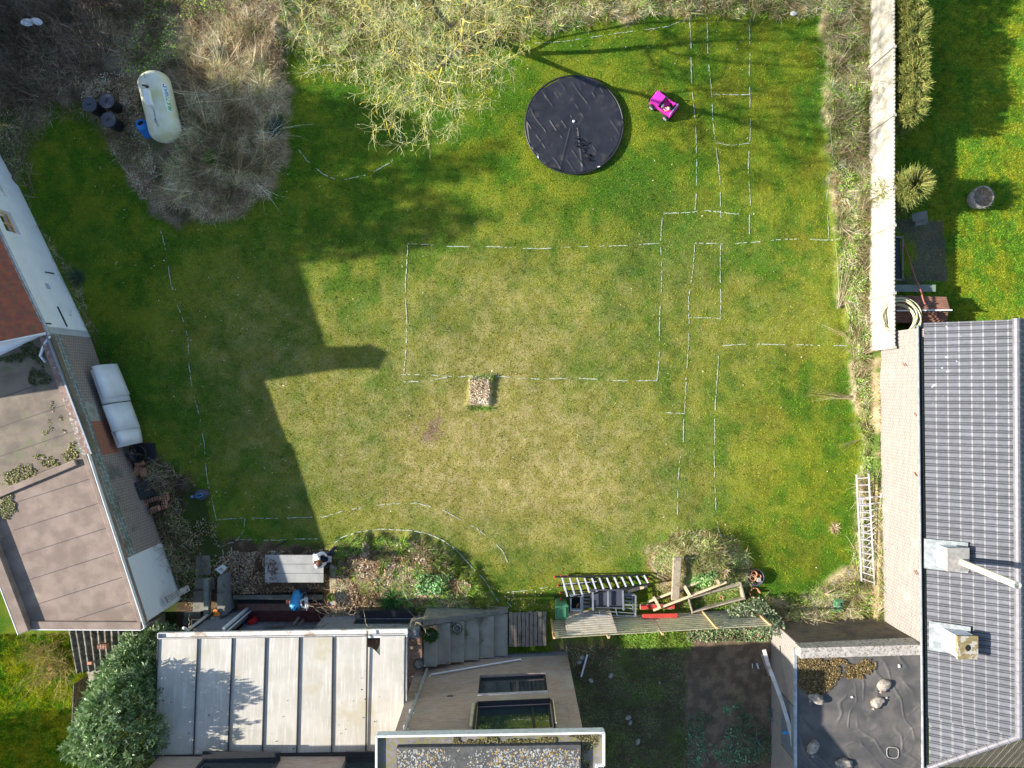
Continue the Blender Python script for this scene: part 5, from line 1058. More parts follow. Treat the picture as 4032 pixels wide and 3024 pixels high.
m_ = MB(); m_.box((-.27, -.11, .25), (.22, .18, .07)); m_.box((-.36, -.11, .37), (.06, .18, .24)); m_.build('seat', M['black_plastic'], jp, local=True, bevel=.015)
m_ = MB(); m_.box((-.27, .12, .25), (.22, .18, .07)); m_.box((-.36, .12, .37), (.06, .18, .24)); m_.build('seat', M['pink'], jp, local=True, bevel=.015)
m_ = MB(); m_.box((.09, 0, .36), (.08, .42, .10)); m_.build('dashboard', M['black_plastic'], jp, local=True, bevel=.01)
m_ = MB(); m_.tube([(.0 + .03 * math.cos(t), .12 + .075 * math.sin(t), .40 + .06 * math.cos(t)) for t in [6.2832 * k / 16 for k in range(17)]], .012, 6); m_.lathe([(0, .0), (.06, .0)], (0, .12, .40), 12, ax=(-.5, 0, 1), closed=False); m_.build('steering_wheel', M['silver'], jp, local=True)
for s in (-1, 1): m_ = MB(); m_.lathe([(.0, 0), (.045, 0), (.045, -.02)], (.545, s * .15, .32), 12, ax=(1, 0, 0), closed=False); m_.build('headlight', M['silver'], jp, local=True)
m_ = MB(); m_.box((.56, 0, .22), (.05, .50, .07)); m_.box((-.50, 0, .20), (.05, .52, .07)); m_.build('bumper', M['black_plastic'], jp, local=True, bevel=.01)
jp.location = (jc.x, jc.y, 0.0); jp.rotation_euler = (0, 0, R(141.6)); jp.scale = (.92, .92, .92)
# doll sitting on the seat
dl = thing('doll', 'blonde doll in pink sitting in the toy car', 'doll', (0, 0, 0)); m_ = MB()
m_.lathe([(0, -.06), (.045, -.04), (.055, .02), (.035, .07), (.018, .09), (.02, .10), (.045, .125), (.052, .16), (.04, .195), (0, .21)], (0, 0, .06), 14); m_.tube([(0, .03, .03), (.09, .04, .04), (.15, .04, .0)], [.026, .022, .016], 8); m_.tube([(0, -.03, .03), (.09, -.04, .04), (.15, -.04, .0)], [.026, .022, .016], 8)
m_.tube([(0, .05, .12), (.05, .09, .09), (.09, .07, .08)], [.018, .015, .012], 6); m_.tube([(0, -.05, .12), (.05, -.09, .09), (.09, -.07, .08)], [.018, .015, .012], 6); m_.build('body', M['doll'], dl, local=True, smooth=True)
m_ = MB(); m_.lathe([(.066, 0), (.064, .06), (.045, .09)], (0, 0, .03), 14, closed=False); m_.build('dress', M['pink'], dl, local=True, smooth=True)
m_ = MB(); m_.lathe([(.055, -.01), (.06, .02), (.048, .055), (0, .07)], (-.008, 0, .215), 14, closed=False); m_.build('hair', M['hose'], dl, local=True, smooth=True)
q = Matrix.Rotation(R(141.6), 4, 'Z') @ Vector((-.24, .12, 0)) * .92; dl.location = (jc.x + q.x, jc.y + q.y, .29); dl.rotation_euler = (0, 0, R(141.6))
# --- leaf-covered block in the lawn
# --- grey table
tb = thing('garden_table', 'long grey plank-topped table half in shade with wet leaf stains', 'table', (-7.58, -6.43, 0)); tx0, tx1, ty0, ty1 = -8.60, -6.56, -6.915, -5.945
for k in range(3): m_ = MB(); w_ = (ty1 - ty0) / 3; m_.bb(tx0, tx1, ty0 + w_ * k + .006, ty0 + w_ * (k + 1) - .006, .685, .72); m_.build('top_board', M['table'], tb, bevel=.004)
m_ = MB(); m_.bb(tx0 + .05, tx1 - .05, ty0 + .05, ty1 - .05, .63, .684); m_.build('apron', M['grey_metal'], tb)
for x_ in (tx0 + .12, tx1 - .12):
    for y_ in (ty0 + .1, ty1 - .1): m_ = MB(); m_.bb(x_ - .035, x_ + .035, y_ - .035, y_ + .035, 0, .63); m_.build('leg', M['grey_metal'], tb)
V = []; F = []; random.seed(12)
for i in range(95):
    cx_, cy_ = random.gauss(-8.33, .10), random.gauss(-6.40, .20); 
    if not (tx0 < cx_ < -8.02 and ty0 + .05 < cy_ < ty1 - .04): continue
    b_ = len(V); r = random.uniform(.012, .045)
    for j in range(7): t = 6.283 * j / 7; q_ = r * random.uniform(.5, 1.3); V.append((cx_ + q_ * math.cos(t), cy_ + q_ * math.sin(t), .7235 + .0001 * i))
    F.append(tuple(range(b_, b_ + 7)))
mm_ = MB(); mm_.add(V, F); mm_.build('leaf_stain', M['leafstain'], tb)['kind'] = 'stuff'
m_ = MB(); m_.tube([(-8.45, -5.80, .0), (-8.1, -5.62, .02)], .03, 6); tag(m_.build('wood_offcut', M['black_plastic']), 'dark offcut on the ground above the left end of the grey table', 'offcut')
# --- blue water vessel on the sunken yard step, folding chair
wv = thing('water_vessel', 'big glossy blue plastic vessel with a screw cap beside the folding chair', 'vessel', (-7.6, -7.75, -.3)); pa = W(1190, 2360, .05); pb_ = W(1158, 2392, .62); axv = pb_ - pa
pa = W(1170, 2350, .10); pb_ = W(1160, 2392, .38)
m_ = MB(); m_.lathe([(0, -.24), (.10, -.22), (.17, -.14), (.195, 0), (.20, .15), (.20, .32), (.185, .42), (.12, .50), (.05, .53)], pa, 32, ax=(pb_ - pa), closed=False); m_.build('body', M['cyan_plastic'], wv, smooth=True)
ax_n = (pb_ - pa).normalized(); cp = W(1162, 2396, .50)
m_ = MB(); m_.lathe([(.085, -.03), (.09, .0), (.07, .02), (.0, .02)], cp, 18, ax=(0, -.3, 1), closed=False); m_.build('collar', M['navy'], wv, smooth=True)
m_ = MB(); m_.lathe([(.05, 0), (.05, .05), (.02, .07), (0, .07)], cp + Vector((-.01, 0, .01)), 14, ax=(0, -.3, 1), closed=False); m_.bar(cp + Vector((0, 0, .05)), cp + Vector((.06, .09, .05)), .05, .012); m_.build('cap', M['cyan_plastic'], wv)
fc = thing('folding_chair', 'white folding chair standing beside the blue vessel', 'chair', (-6.95, -7.75, -.3))
F1_ = W(1192, 2362, .55); m_ = MB()
m_.bar(W(1183, 2365, .45), W(1204, 2356, .45), .05, .02); m_.bar(W(1188, 2390, .45), W(1206, 2393, .45), .05, .02); m_.bar(W(1205, 2352, .47), W(1208, 2397, .47), .11, .02); m_.bar(W(1184, 2364, .44), W(1188, 2390, .44), .05, .02); m_.build('seat', M['white_pvc'], fc)
for a, b_ in (((1205, 2332, .0), (1208, 2404, .9)), ((1200, 2345, .1), (1202, 2358, .8))): m_ = MB(); m_.bar(W(*a), W(*b_), .025, .025); m_.build('frame_tube', M['grey_metal'], fc)
m_ = MB(); m_.bar(W(1184, 2344, .2), W(1204, 2330, .25), .022, .022); m_.build('brace', M['grey_metal'], fc)
m_ = MB(); m_.box(W(1196, 2322, .1) , (.26, .14, .12), rz=.3); tag(m_.build('dark_boot', M['black_plastic'], bevel=.03), 'dark rubber boot on the ground above the folding chair', 'boot')
# bits in the sunken yard
m_ = MB(); c = W(995, 2446, -.1); m_.box(c, (.26, .20, .28), rz=.6); jerry = m_.build('jerrycan', M['red_plastic'], bevel=.03); tag(jerry, 'red plastic can on the damp red floor', 'can')
m_ = MB(); c = W(972, 2460, -.15); m_.lathe([(.10, 0), (.14, .2), (.13, .2), (.10, .04), (0, .04)], (c.x, c.y, -.32), 18, closed=False); tag(m_.build('bucket', M['cyan_plastic'], smooth=True), 'pale blue bucket beside the red can', 'bucket')
for i, (a, b_) in enumerate((((1178, 2430, -.2), (1152, 2462, .1)), ((1196, 2440, -.2), (1174, 2464, .1)))): m_ = MB(); m_.bar(W(*a), W(*b_), .09, .05); tag(m_.build('plank', M['wood_grey']), ('longer' if i == 0 else 'shorter') + ' grey plank leaning on the back wall of the sunken yard', 'plank', 'grey planks in the sunken yard')
for i, (u_, v_, sx, sy, l_) in enumerate(((1131, 2352, .17, .08, 'small pale brick on the drain strip left of the blue vessel'), (1132, 2378, .22, .14, 'larger pale brick beside the blue vessel'))): c = W(u_, v_, 0); m_ = MB(); m_.box((c.x, c.y, -.27), (sx, sy, .13)); tag(m_.build('brick', M['terracotta'], bevel=.006), l_, 'brick')
# --- retaining wall and slabs left of the sunken yard
rw = thing('retaining_wall', 'low blue brick retaining wall left of the sunken yard', 'wall', (-10.1, -7.6, 0))
m_ = MB(); m_.bb(-10.28, -10.05, -8.1, -6.75, -.3, .58); m_.build('wall', M['blue_brick'], rw); m_ = MB(); m_.bb(-10.30, -10.03, -7.95, -7.30, .581, .62); m_.bb(-10.29, -10.02, -7.25, -6.78, .581, .63); m_.build('coping_slabs', M['paving'], rw)
def slab(poly, z, name, label, mat='paving', h=.06):
    p = [W(a, b_, z) for a, b_ in poly]; m_ = MB(); m_.prism([(q.x, q.y) for q in p], z - h, z); return tag(m_.build(name, M[mat], bevel=.01), label, 'slab')
slab([(768, 2277), (842, 2275), (845, 2320), (765, 2322)], .10, 'paving_slab', 'square mossy paving slab at the head of the garden path')
slab([(762, 2328), (800, 2326), (805, 2405), (758, 2410)], .10, 'paving_slab', 'long mossy paving slab in the garden path')
slab([(725, 2410), (790, 2405), (788, 2450), (760, 2470), (718, 2460)], .09, 'paving_slab', 'broken rounded paving slab at the foot of the garden path')
slab([(770, 2190), (826, 2188), (830, 2262), (772, 2268)], .03, 'paving_slab', 'flat worn slab above the garden path', h=.05)
m_ = MB(); a, b_ = W(811, 2284, .45), W(811, 2430, .45); m_.bar((a.x, a.y, .32), (b_.x, b_.y, .32), .17, .25)
for k in range(11): t = (k + .5) / 11; m_.box((a.x, a.y + (b_.y - a.y) * t, .452), (.165, .085, .02))
tag(m_.build('ribbed_drain', mot('grey_green_channel', (.22, .25, .22), (.30, .32, .28), 6, .8), bevel=.006), 'long ribbed concrete drain channel lying on the garden path', 'drain')
c = W(850, 2421, .75); m_ = MB(); m_.box((c.x, c.y, .67), (.20, .13, .05)); m_.lathe([(.06, 0), (.08, .02), (.08, .05)], (c.x - .04, c.y + .1, .66), 12); lamp = m_.build('toy', M['yellow'], bevel=.01); tag(lamp, 'small orange toy on the retaining wall coping', 'toy')
m_ = MB(); m_.box((W(850, 2434, .6).x, W(850, 2434, .6).y, .66), (.27, .13, .06)); tag(m_.build('brick', M['coping'], bevel=.006), 'pale brick under the orange toy on the wall', 'brick')
# white sheet
pts = [W(846, 2242, .5), W(875, 2223, .62), W(894, 2234, .62), W(871, 2262, .55)]; m_ = MB(); m_.add([tuple(p) for p in pts] + [tuple(p - Vector((0, 0, .02))) for p in pts], [(3, 2, 1, 0), (4, 5, 6, 7), (0, 1, 5, 4), (1, 2, 6, 5), (2, 3, 7, 6), (3, 0, 4, 7)]); m_.v, m_.f = m_.v, m_.f
ws_ = thing('white_board', 'tilted white board with a faded grey mark near the garden path', 'board', (pts[0].x, pts[0].y, 0)); m_.build('panel', M['white_pvc'], ws_)
c = W(869, 2240, .60); m_ = MB(); m_.box((c.x, c.y, c.z + .0), (.12, .06, .012), rz=.4); m_.box((c.x + .05, c.y - .05, c.z - .0), (.10, .02, .012), rz=.9); m_.build('faded_print', M['stone'], ws_)
m_ = MB(); m_.bar((pts[1].x, pts[1].y, 0), (pts[1].x, pts[1].y, .6), .04, .04); m_.build('stake', M['wood_old'], ws_)
# --- ride-on boat like toy / kettle barbecue
rm = thing('robot_mower', 'oval grey robot mower with bright blue ring on the shaded lawn', 'mower', (0, 0, 0)); c = W(786, 1950, .2)
def ell(a_, b_, z, n_=28, px_=0): return [(a_ * math.cos(t) * (1 + .12 * math.cos(t)) + px_, b_ * math.sin(t), z) for t in [6.2832 * k / n_ for k in range(n_)]]
m_ = MB(); rings = [ell(.27, .19, .03), ell(.29, .205, .08), ell(.27, .19, .17), ell(.20, .14, .22), ell(.1, .05, .235)]; vs = sum(rings, []); fs = [(i * 28 + j, i * 28 + (j + 1) % 28, (i + 1) * 28 + (j + 1) % 28, (i + 1) * 28 + j) for i in range(4) for j in range(28)] + [tuple(range(112, 140))]; m_.add(vs, fs); m_.build('body', M['bin_grey'], rm, local=True, smooth=True)
bpy.data.objects[-1] if False else None
m_ = MB(); m_.tube([(.13 * math.copysign(abs(math.cos(t)) ** .7, math.cos(t)) - .0, .055 * math.sin(t), .238) for t in [6.2832 * k / 24 for k in range(25)]], .011, 6); m_.build('ring', M['cyan_plastic'], rm, local=True, smooth=True)
m_ = MB(); m_.box((-.30, 0, .12), (.09, .09, .06)); m_.build('front_tab', M['cyan_plastic'], rm, local=True, bevel=.01); m_ = MB(); m_.box((0, 0, .236), (.2, .07, .02)); m_.build('panel', M['black_plastic'], rm, local=True, bevel=.01)
m_ = MB(); m_.box((-.19, 0, .20), (.05, .06, .03)); m_.build('stop_button', M['red_plastic'], rm, local=True, bevel=.01)
rm.location = (c.x, c.y, Z(c.x, c.y)); rm.rotation_euler = (0, 0, R(12))
# --- white sheets leaning on the brick outbuilding
wl = thing('white_lean_to', 'pair of white curved plastic sheets leaning on the brick outbuilding wall', 'cover', (-13.6, -.4, 0))
def leanto(uL0, vL0, uL1, vL1, uR0, vR0, uR1, vR1, zt, zb, name='curved_sheet', dz=0.0):
    A, B, C_, D_ = W(uL0, vL0, zt + dz), W(uL1, vL1, zt + dz), W(uR1, vR1, zb + dz), W(uR0, vR0, zb + dz); V = []; F = []; k = 14
    for i in range(k + 1):
        t = i / k; z = (zt - zb) * (1 - t ** 3.0) + zb
        for P_, Q_ in ((A, D_), (B, C_)):
            V.append((P_.x + (Q_.x - P_.x) * t, P_.y + (Q_.y - P_.y) * t, z + dz))
    m_ = MB(); m_.add(V, [(2 * i, 2 * i + 1, 2 * i + 3, 2 * i + 2) for i in range(k)]); o = m_.build(name, M['white_pvc'], wl, smooth=True); s_ = o.modifiers.new('solid', 'SOLIDIFY'); s_.thickness = .02; return o
leanto(360, 1444, 405, 1573, 462, 1432, 512, 1552, 1.15, .25, dz=.05); leanto(356, 1458, 402, 1594, 466, 1450, 516, 1576, 1.10, .22)
leanto(402, 1598, 440, 1702, 515, 1580, 553, 1682, 1.15, .25, dz=.05); leanto(438, 1702, 462, 1765, 550, 1685, 562, 1742, 1.10, .22)
leanto(450, 1700, 466, 1750, 552, 1684, 563, 1735, 1.14, .25, dz=.03)
# --- things along the brick outbuilding
c = W(540, 1788, .5); tp = thing('black_tub', 'round black tub beside the lower white cover', 'tub', (c.x, c.y, 0)); m_ = MB(); m_.lathe([(.24, 0), (.29, .48), (.31, .5), (.27, .5), (.23, .06), (0, .06)], (c.x, c.y, 0), 28, closed=False); m_.build('body', M['black_plastic'], tp, smooth=True)
m_ = MB(); m_.box((c.x + .02, c.y, .05), (.75, .70, .1)); m_.build('base_plate', M['dark_metal'], tp)
for i, (u_, v_, rz_, l_) in enumerate(((547, 1826, .35, 'orange brick block lying just below the black tub'), (537, 1855, -.05, 'orange brick block standing under the topmost block'), (560, 1860, .15, 'dark orange brick block nearest the dead twigs'))):
    c = W(u_, v_, .2); m_ = MB(); m_.box((c.x, c.y, .12), (.30, .17, .22) if i == 0 else (.16, .30, .22), rz=rz_); tag(m_.build('brick_block', M['terracotta'], bevel=.008), l_, 'brick', 'orange brick blocks by the wall')
pts = [W(516, 1903, .5), W(582, 1888, .1), W(618, 1945, .1), W(538, 1976, .5)]; m_ = MB(); m_.add([tuple(p) for p in pts] + [tuple(p + Vector((0, 0, .03))) for p in pts], [(3, 2, 1, 0), (4, 5, 6, 7), (0, 1, 5, 4), (1, 2, 6, 5), (2, 3, 7, 6), (3, 0, 4, 7)]); tag(m_.build('black_slab', mot('black_board', (.008, .011, .012), (.014, .017, .02), 3, .7)), 'black board leaning on the brick outbuilding wall', 'board')
def hollow(u_, v_, z, rz, ry=0, label='', L=.30):
    c = W(u_, v_, z); o = thing('hollow_brick', label, 'brick', (0, 0, 0), 0, 'hollow clay bricks'); m_ = MB(); m_.box((0, 0, 0), (L, .14, .19)); m_.build('block', M['hollow_brick'], o, local=True)
    m_ = MB()
    for a_ in (-.09, 0, .09):
        for b2 in (-.035, .035): m_.box((a_, b2, .0955), (.06, .045, .002))
    m_.build('cell_openings', M['dark_void'], o, local=True)['kind'] = 'stuff'; o.location = c; o.rotation_euler = (ry, 0, rz); return o
hb = [(566, 1981, .14, -.75, .35, 'hollow clay brick tilted at the wall end of the brick heap'), (590, 1970, .12, .25, 0, 'hollow clay brick along the top of the heap next to the wall'), (620, 1962, .14, .2, 0, 'hollow clay brick in the middle of the upper row of the heap'), (648, 1975, .12, 1.75, 0, 'hollow clay brick at the lawn end of the heap, lying crosswise'), (655, 1955, .10, 1.7, 0, 'hollow clay brick at the upper right corner of the heap'), (612, 2004, .26, .3, .4, 'hollow clay brick with cells upward at the lower edge of the heap'), (640, 1998, .10, .35, 0, 'hollow clay brick at the lower right corner of the heap'), (585, 2015, .08, .1, 0, 'flat hollow clay brick under the lower edge of the heap')]
for q in hb: hollow(q[0], q[1], q[2], q[3], q[4], q[5])
m_ = MB(); m_.bar(W(655, 2362, 1.4), W(742, 2315, .7), .22, .10); tag(m_.build('concrete_post', M['coping'], bevel=.01), 'pale concrete post leaning across the end of the white wall', 'post')
# --- timber edging of the leafy bank
for i, (u0, v0, u1, v1, w_, h_, l_) in enumerate(((1310, 2224, 1310, 2282, .22, .30, 'short sleeper at the top of the bank edging'), (1316, 2280, 1317, 2300, .26, .22, 'small square sleeper block in the bank edging'), (1312, 2283, 1314, 2345, .26, .26, 'middle long sleeper of the bank edging'), (1314, 2347, 1313, 2412, .26, .28, 'lowest sleeper of the bank edging, under the terracotta pots'))):
    a, b_ = W(u0, v0, h_), W(u1, v1, h_); m_ = MB(); m_.bar((a.x, a.y, h_ / 2), (b_.x, b_.y, h_ / 2), w_, h_); tag(m_.build('sleeper', M['wood_beam'], bevel=.01), l_, 'sleeper', 'sleepers edging the bank')
for i, (u_, v_, rz_) in enumerate(((1308, 2234, .1), (1312, 2258, -.3))): c = W(u_, v_, .35); m_ = MB(); m_.box((c.x, c.y, .34), (.13, .15, .08), rz=rz_); tag(m_.build('stone', M['stone'], bevel=.01), ('upper' if i == 0 else 'lower') + ' pale stone resting on the bank edging', 'stone')
def pot(u_, v_, z, r, h, label, plant=None, mat='terracotta', tilt=(0, 0, 1), name='plant_pot', soil='stone'):
    c = W(u_, v_, z + h); o = thing(name, label, 'plant pot', (c.x, c.y, z)); ax3 = Vector(tilt); b0 = (c.x, c.y, z)
    m_ = MB(); m_.lathe([(r * .68, 0), (r * .95, h * .8), (r * 1.05, h * .8), (r * 1.05, h), (r * .9, h), (r * .85, h * .8)], b0, 26, ax=ax3, closed=False); m_.build('pot', M[mat], o, smooth=False)
    m_ = MB(); m_.lathe([(0, h * .82), (r * .86, h * .82)], b0, 20, ax=ax3, closed=False); m_.build('soil', M[soil], o)
    if plant:
        n_ = plant[0]; rr2 = r * plant[2]; a_ = rng.random(n_) * 6.283; q_ = np.sqrt(rng.random(n_)) * rr2; P = np.stack([c.x + q_ * np.cos(a_), c.y + q_ * np.sin(a_), z + h * .85 + rng.random(n_) * plant[3]], 1)
        V, F, C = blades(P, np.stack([np.cos(a_) * .7, np.sin(a_) * .7, .5 + rng.random(n_)], 1), .10 + .08 * rng.random(n_), np.full(n_, .02), np.tile(np.array([plant[1]]), (n_, 1)) * (.6 + .8 * rng.random((n_, 1)))); raw_mesh('foliage', V, F, M['plant'], C, o)
    return o
pot(1302, 2350, .28, .12, .2, 'small terracotta pot of moss on the bank edging', (160, (.16, .26, .04), .9, .02)); pot(1305, 2376, .28, .15, .2, 'terracotta pot of dry leaves on the bank edging', None)
pot(1696, 2500, 1.34, .24, .42, 'large terracotta pot with green plant at the top of the steps', (500, (.05, .16, .03), .95, .1), tilt=(0, .0, 1))
pot(1800, 2475, .90, .13, .26, 'pale pot with trailing grey-green plant on the steps', (260, (.14, .17, .10), 1.2, -.05), mat='gutter'); pot(1641, 2498, 1.34, .11, .2, 'small black pot beside the top step', None, mat='black_plastic')
pot(1648, 2617, 1.34, .17, .3, 'dark glazed empty pot at the corner of the terrace', None, mat='bin_grey'); pot(1622, 2676, 1.34, .10, .2, 'small pale pot half hidden by the house corner', None, mat='gutter')
m_ = MB(); m_.bar(W(1605, 2549, 1.42), W(1658, 2548, 1.42), .10, .10); tag(m_.build('timber_block', M['wood_beam']), 'short timber block lying on the terrace tiles', 'block')
# --- pallets
def pallet(name, label, L, Wd_, mat, n_top, loc, rot, group=None, local_axis='y'):
    o = thing(name, label, 'pallet', (0, 0, 0), 0, group)
    for k in range(n_top): m_ = MB(); w_ = Wd_ / n_top; m_.box((-Wd_ / 2 + w_ * (k + .5), random.uniform(-.01, .01), .132), (w_ * (.80 if k % 4 else .92), L, .022)); m_.build('top_slat', M[mat], o, local=True)
    for y_ in (-L / 2 + .05, 0, L / 2 - .05): m_ = MB(); m_.box((0, y_, .11), (Wd_, .09, .02)); m_.build('cross_board', M[mat], o, local=True)
    for y_ in (-L / 2 + .05, 0, L / 2 - .05):
        for x_ in (-Wd_ / 2 + .06, 0, Wd_ / 2 - .06): m_ = MB(); m_.box((x_, y_, .06), (.1, .09, .08)); m_.build('block', M[mat], o, local=True)
    for x_ in (-Wd_ / 2 + .06, 0, Wd_ / 2 - .06): m_ = MB(); m_.box((x_, 0, .01), (.1, L, .02)); m_.build('bottom_slat', M[mat], o, local=True)
    o.location = loc; o.rotation_euler = rot; return o
c = W(2045, 2481, .3); pallet('pallet', 'grey weathered pallet, the one against the steps', 1.20, .74, 'wood_grey', 5, (c.x, c.y, .12), (0, 0, .0), 'grey pallets at the foot of the steps')
c = W(2117, 2478, .3); pallet('pallet', 'grey weathered pallet, the one nearer the green wheeled bin', 1.20, .64, 'wood_grey', 4, (c.x, c.y, .12), (0, 0, .0), 'grey pallets at the foot of the steps')
c = W(2591, 2412, .25); pallet('pallet', 'red painted pallet leaning on the slatted fence', .38, 1.18, 'red_paint', 2, (0, 0, 0), (0, 0, 0)); 
rp = [o for o in bpy.data.objects if o.get('label') == 'red painted pallet leaning on the slatted fence'][0]
for chd in list(rp.children): bpy.data.objects.remove(chd)
for k, (y_, z_) in enumerate(((.18, .12), (-.02, .52))):
    m_ = MB(); m_.box((0, y_, z_ + .09), (1.2, .16, .025), rx=.25); m_.build('top_slat', M['red_paint'], rp, local=True); m_ = MB(); m_.box((0, y_ - .10, z_ - .06), (1.2, .03, .10)); m_.build('front_slat', M['red_paint'], rp, local=True)
    for x_ in (-.53, 0, .53): m_ = MB(); m_.box((x_, y_ - .04, z_), (.14, .12, .14)); m_.build('block', M['red_paint'], rp, local=True)
rp.location = (c.x, c.y + .02, 0); rp.rotation_euler = (0, 0, .02)
c = W(2583, 2383, .15); m_ = MB(); m_.box((c.x, c.y, .2), (1.15, .12, .03)); m_.box((c.x - .5, c.y - .06, .12), (.12, .18, .12)); m_.box((c.x + .5, c.y - .06, .12), (.12, .18, .12)); tag(m_.build('brown_pallet', M['wood_old']), 'brown broken pallet end behind the red pallet', 'pallet')
# --- slatted fence
sf = thing('slatted_fence', 'horizontal slat timber fence standing along the lower edge of the garden', 'fence', (5, -8.2, 0)); SF0 = Vector((1.40, -8.45)); SF1 = Vector((8.56, -8.02)); dS = (SF1 - SF0).normalized(); LS = (SF1 - SF0).length; nS = Vector((-dS.y, dS.x))
for k in range(10):
    for j in range(4):
        a = SF0 + dS * (j * LS / 4 + .01); b_ = SF0 + dS * ((j + 1) * LS / 4 - .01); z = .12 + k * .188; m_ = MB(); m_.bar((a.x, a.y, z), (b_.x, b_.y, z + random.uniform(-.01, .01)), .015, .105); m_.build('slat', M['wood_slat'], sf)
for j, s_ in enumerate((0, 1.8, 3.6, 5.4, LS)):
    p = SF0 + dS * s_ + nS * (.045 if j in (0, 3, 4) else -.05); m_ = MB(); m_.bar((p.x, p.y, -.1), (p.x, p.y, 1.97), .07, .07); m_.build('post', M['orange_wood'], sf)
lp = thing('loose_fence_section', 'pale bleached slat panel leaning against the timber fence', 'fence panel', (2.9, -8.2, 0)); PA = [W(2222, 2408, .05), W(2400, 2395, .05), W(2432, 2491, 1.72), W(2231, 2503, 1.72)]
for k in range(11):
    t0 = (k + .10) / 11; t1 = (k + .74) / 11; q = [PA[0].lerp(PA[3], t0), PA[1].lerp(PA[2], t0), PA[1].lerp(PA[2], t1), PA[0].lerp(PA[3], t1)]; nrm_ = (q[1] - q[0]).cross(q[3] - q[0]).normalized() * .02
    m_ = MB(); m_.add([tuple(p) for p in q] + [tuple(p + nrm_) for p in q], [(3, 2, 1, 0), (4, 5, 6, 7), (0, 1, 5, 4), (1, 2, 6, 5), (2, 3, 7, 6), (3, 0, 4, 7)]); m_.build('slat', M['wood_lit'], lp)
for t in (.03, .35, .68, .97): a, b_ = PA[0].lerp(PA[1], t), PA[3].lerp(PA[2], t); m_ = MB(); m_.bar(a - Vector((0, .02, .02)), b_ - Vector((0, .02, .02)), .06, .03); m_.build('batten', M['orange_wood'], lp)
c = W(2397, 2506, 1.75); m_ = MB(); m_.lathe([(0, 0), (.05, .0), (.06, .04), (0, .07)], (c.x, c.y, 1.72), 14, closed=False); m_.build('post_cap', M['white_pvc'], sf, smooth=True)
# --- wheeled green bin, smaller green box
def wbin(u_, v_, z, sx, sy, h, label, lying=False, name='wheeled_bin'):
    c = W(u_, v_, z + h); o = thing(name, label, 'bin', (c.x, c.y, z)); m_ = MB(); m_.box((c.x, c.y + .02, z + h * .46), (sx * .86, sy * .84, h * .92)); 
    m_.v[:] = m_.v; m_.build('body', M['green_plastic'], o, bevel=.03)
    m_ = MB(); m_.box((c.x, c.y, z + h - .03), (sx, sy, .05)); m_.box((c.x, c.y, z + h + .01), (sx * .72, sy * .74, .05), taper=.9); m_.build('lid', M['green_plastic'], o, bevel=.02)
    if not lying:
        for s in (-1, 1): m_ = MB(); m_.lathe([(.0, -.025), (.1, -.025), (.1, .025), (0, .025)], (c.x + s * sx * .43, c.y + sy * .48, z + .1), 18, ax=(1, 0, 0)); m_.build('wheel', M['black_plastic'], o)
        m_ = MB(); m_.bar((c.x - sx * .35, c.y + sy * .52, z + h - .05), (c.x + sx * .35, c.y + sy * .52, z + h - .05), .03, .03); m_.build('handle', M['green_plastic'], o)
    return o
wbin(2213, 2411, 0, .46, .50, .98, 'green wheeled bin next to the grey pallets')
o_ = wbin(3304, 2384, .05, .34, .44, .34, 'small lit green box standing near the right brick wall', True, 'green_box'); m_ = MB(); c = W(3312, 2380, .44); m_.box((c.x, c.y, .44), (.05, .12, .01)); m_.build('handle', M['black_plastic'], o_)
# --- white crate and metal rack
c = W(2268, 2377, .45); cr = thing('white_crate', 'open white-rimmed crate with dark inside beside the metal rack', 'crate', (c.x, c.y, 0)); m_ = MB(); sx, sy = .36, .50
for a in ((0, sy / 2, sx, .03), (0, -sy / 2, sx, .03), (sx / 2, 0, .03, sy + .03), (-sx / 2, 0, .03, sy + .03)): m_.box((c.x + a[0], c.y + a[1], .30), (a[2], a[3], .30))
m_.build('walls', M['white_pvc'], cr); m_ = MB(); m_.bb(c.x - sx / 2 + .02, c.x + sx / 2 - .02, c.y - sy / 2 + .02, c.y + sy / 2 - .02, .15, .20); m_.build('bottom', M['dark_void'], cr)
m_ = MB(); m_.tube([(c.x + .05, c.y - .2, .22), (c.x + .1, c.y - .05, .26)], .03, 8); tag(m_.build('terracotta_shard', M['terracotta']), 'orange shard inside the white-rimmed crate', 'shard')
rk = thing('metal_rack', 'grey tubular metal rack lying on its side by the green bin', 'rack', W(2400, 2390, 0)); rk.location.z = 0
def rbar(a, b_, w_=.04, nm='tube', mt='grey_metal'): m_ = MB(); m_.bar(W(*a), W(*b_), w_, w_); m_.build(nm, M[mt], rk)
for a, b_, w_ in (((2293, 2335, .5), (2294, 2420, .5), .06), ((2294, 2419, .5), (2502, 2427, .5), .045), ((2503, 2345, .5), (2502, 2428, .5), .05), ((2294, 2337, .3), (2503, 2344, .3), .04), ((2300, 2390, .15), (2492, 2396, .15), .035), ((2491, 2336, .12), (2492, 2396, .12), .04), ((2503, 2345, .5), (2491, 2336, .12), .03), ((2502, 2428, .5), (2490, 2396, .12), .03), ((2359, 2392, .3), (2362, 2420, .5), .03), ((2424, 2394, .3), (2430, 2423, .5), .03), ((2400, 2408, .4), (2492, 2414, .4), .025)): rbar(a, b_, w_)
for k in range(4): rbar((2297, 2344 + k * 13.5, .12), (2322, 2345 + k * 13.5, .12), .06, 'shelf_slat'); rbar((2462, 2337 + k * 14.5, .12), (2490, 2338 + k * 14.5, .12), .06, 'shelf_slat')
bx = thing('black_trough', 'shallow dark grey trough lying on the metal rack', 'trough', W(2392, 2355, 0)); bx.location.z = 0
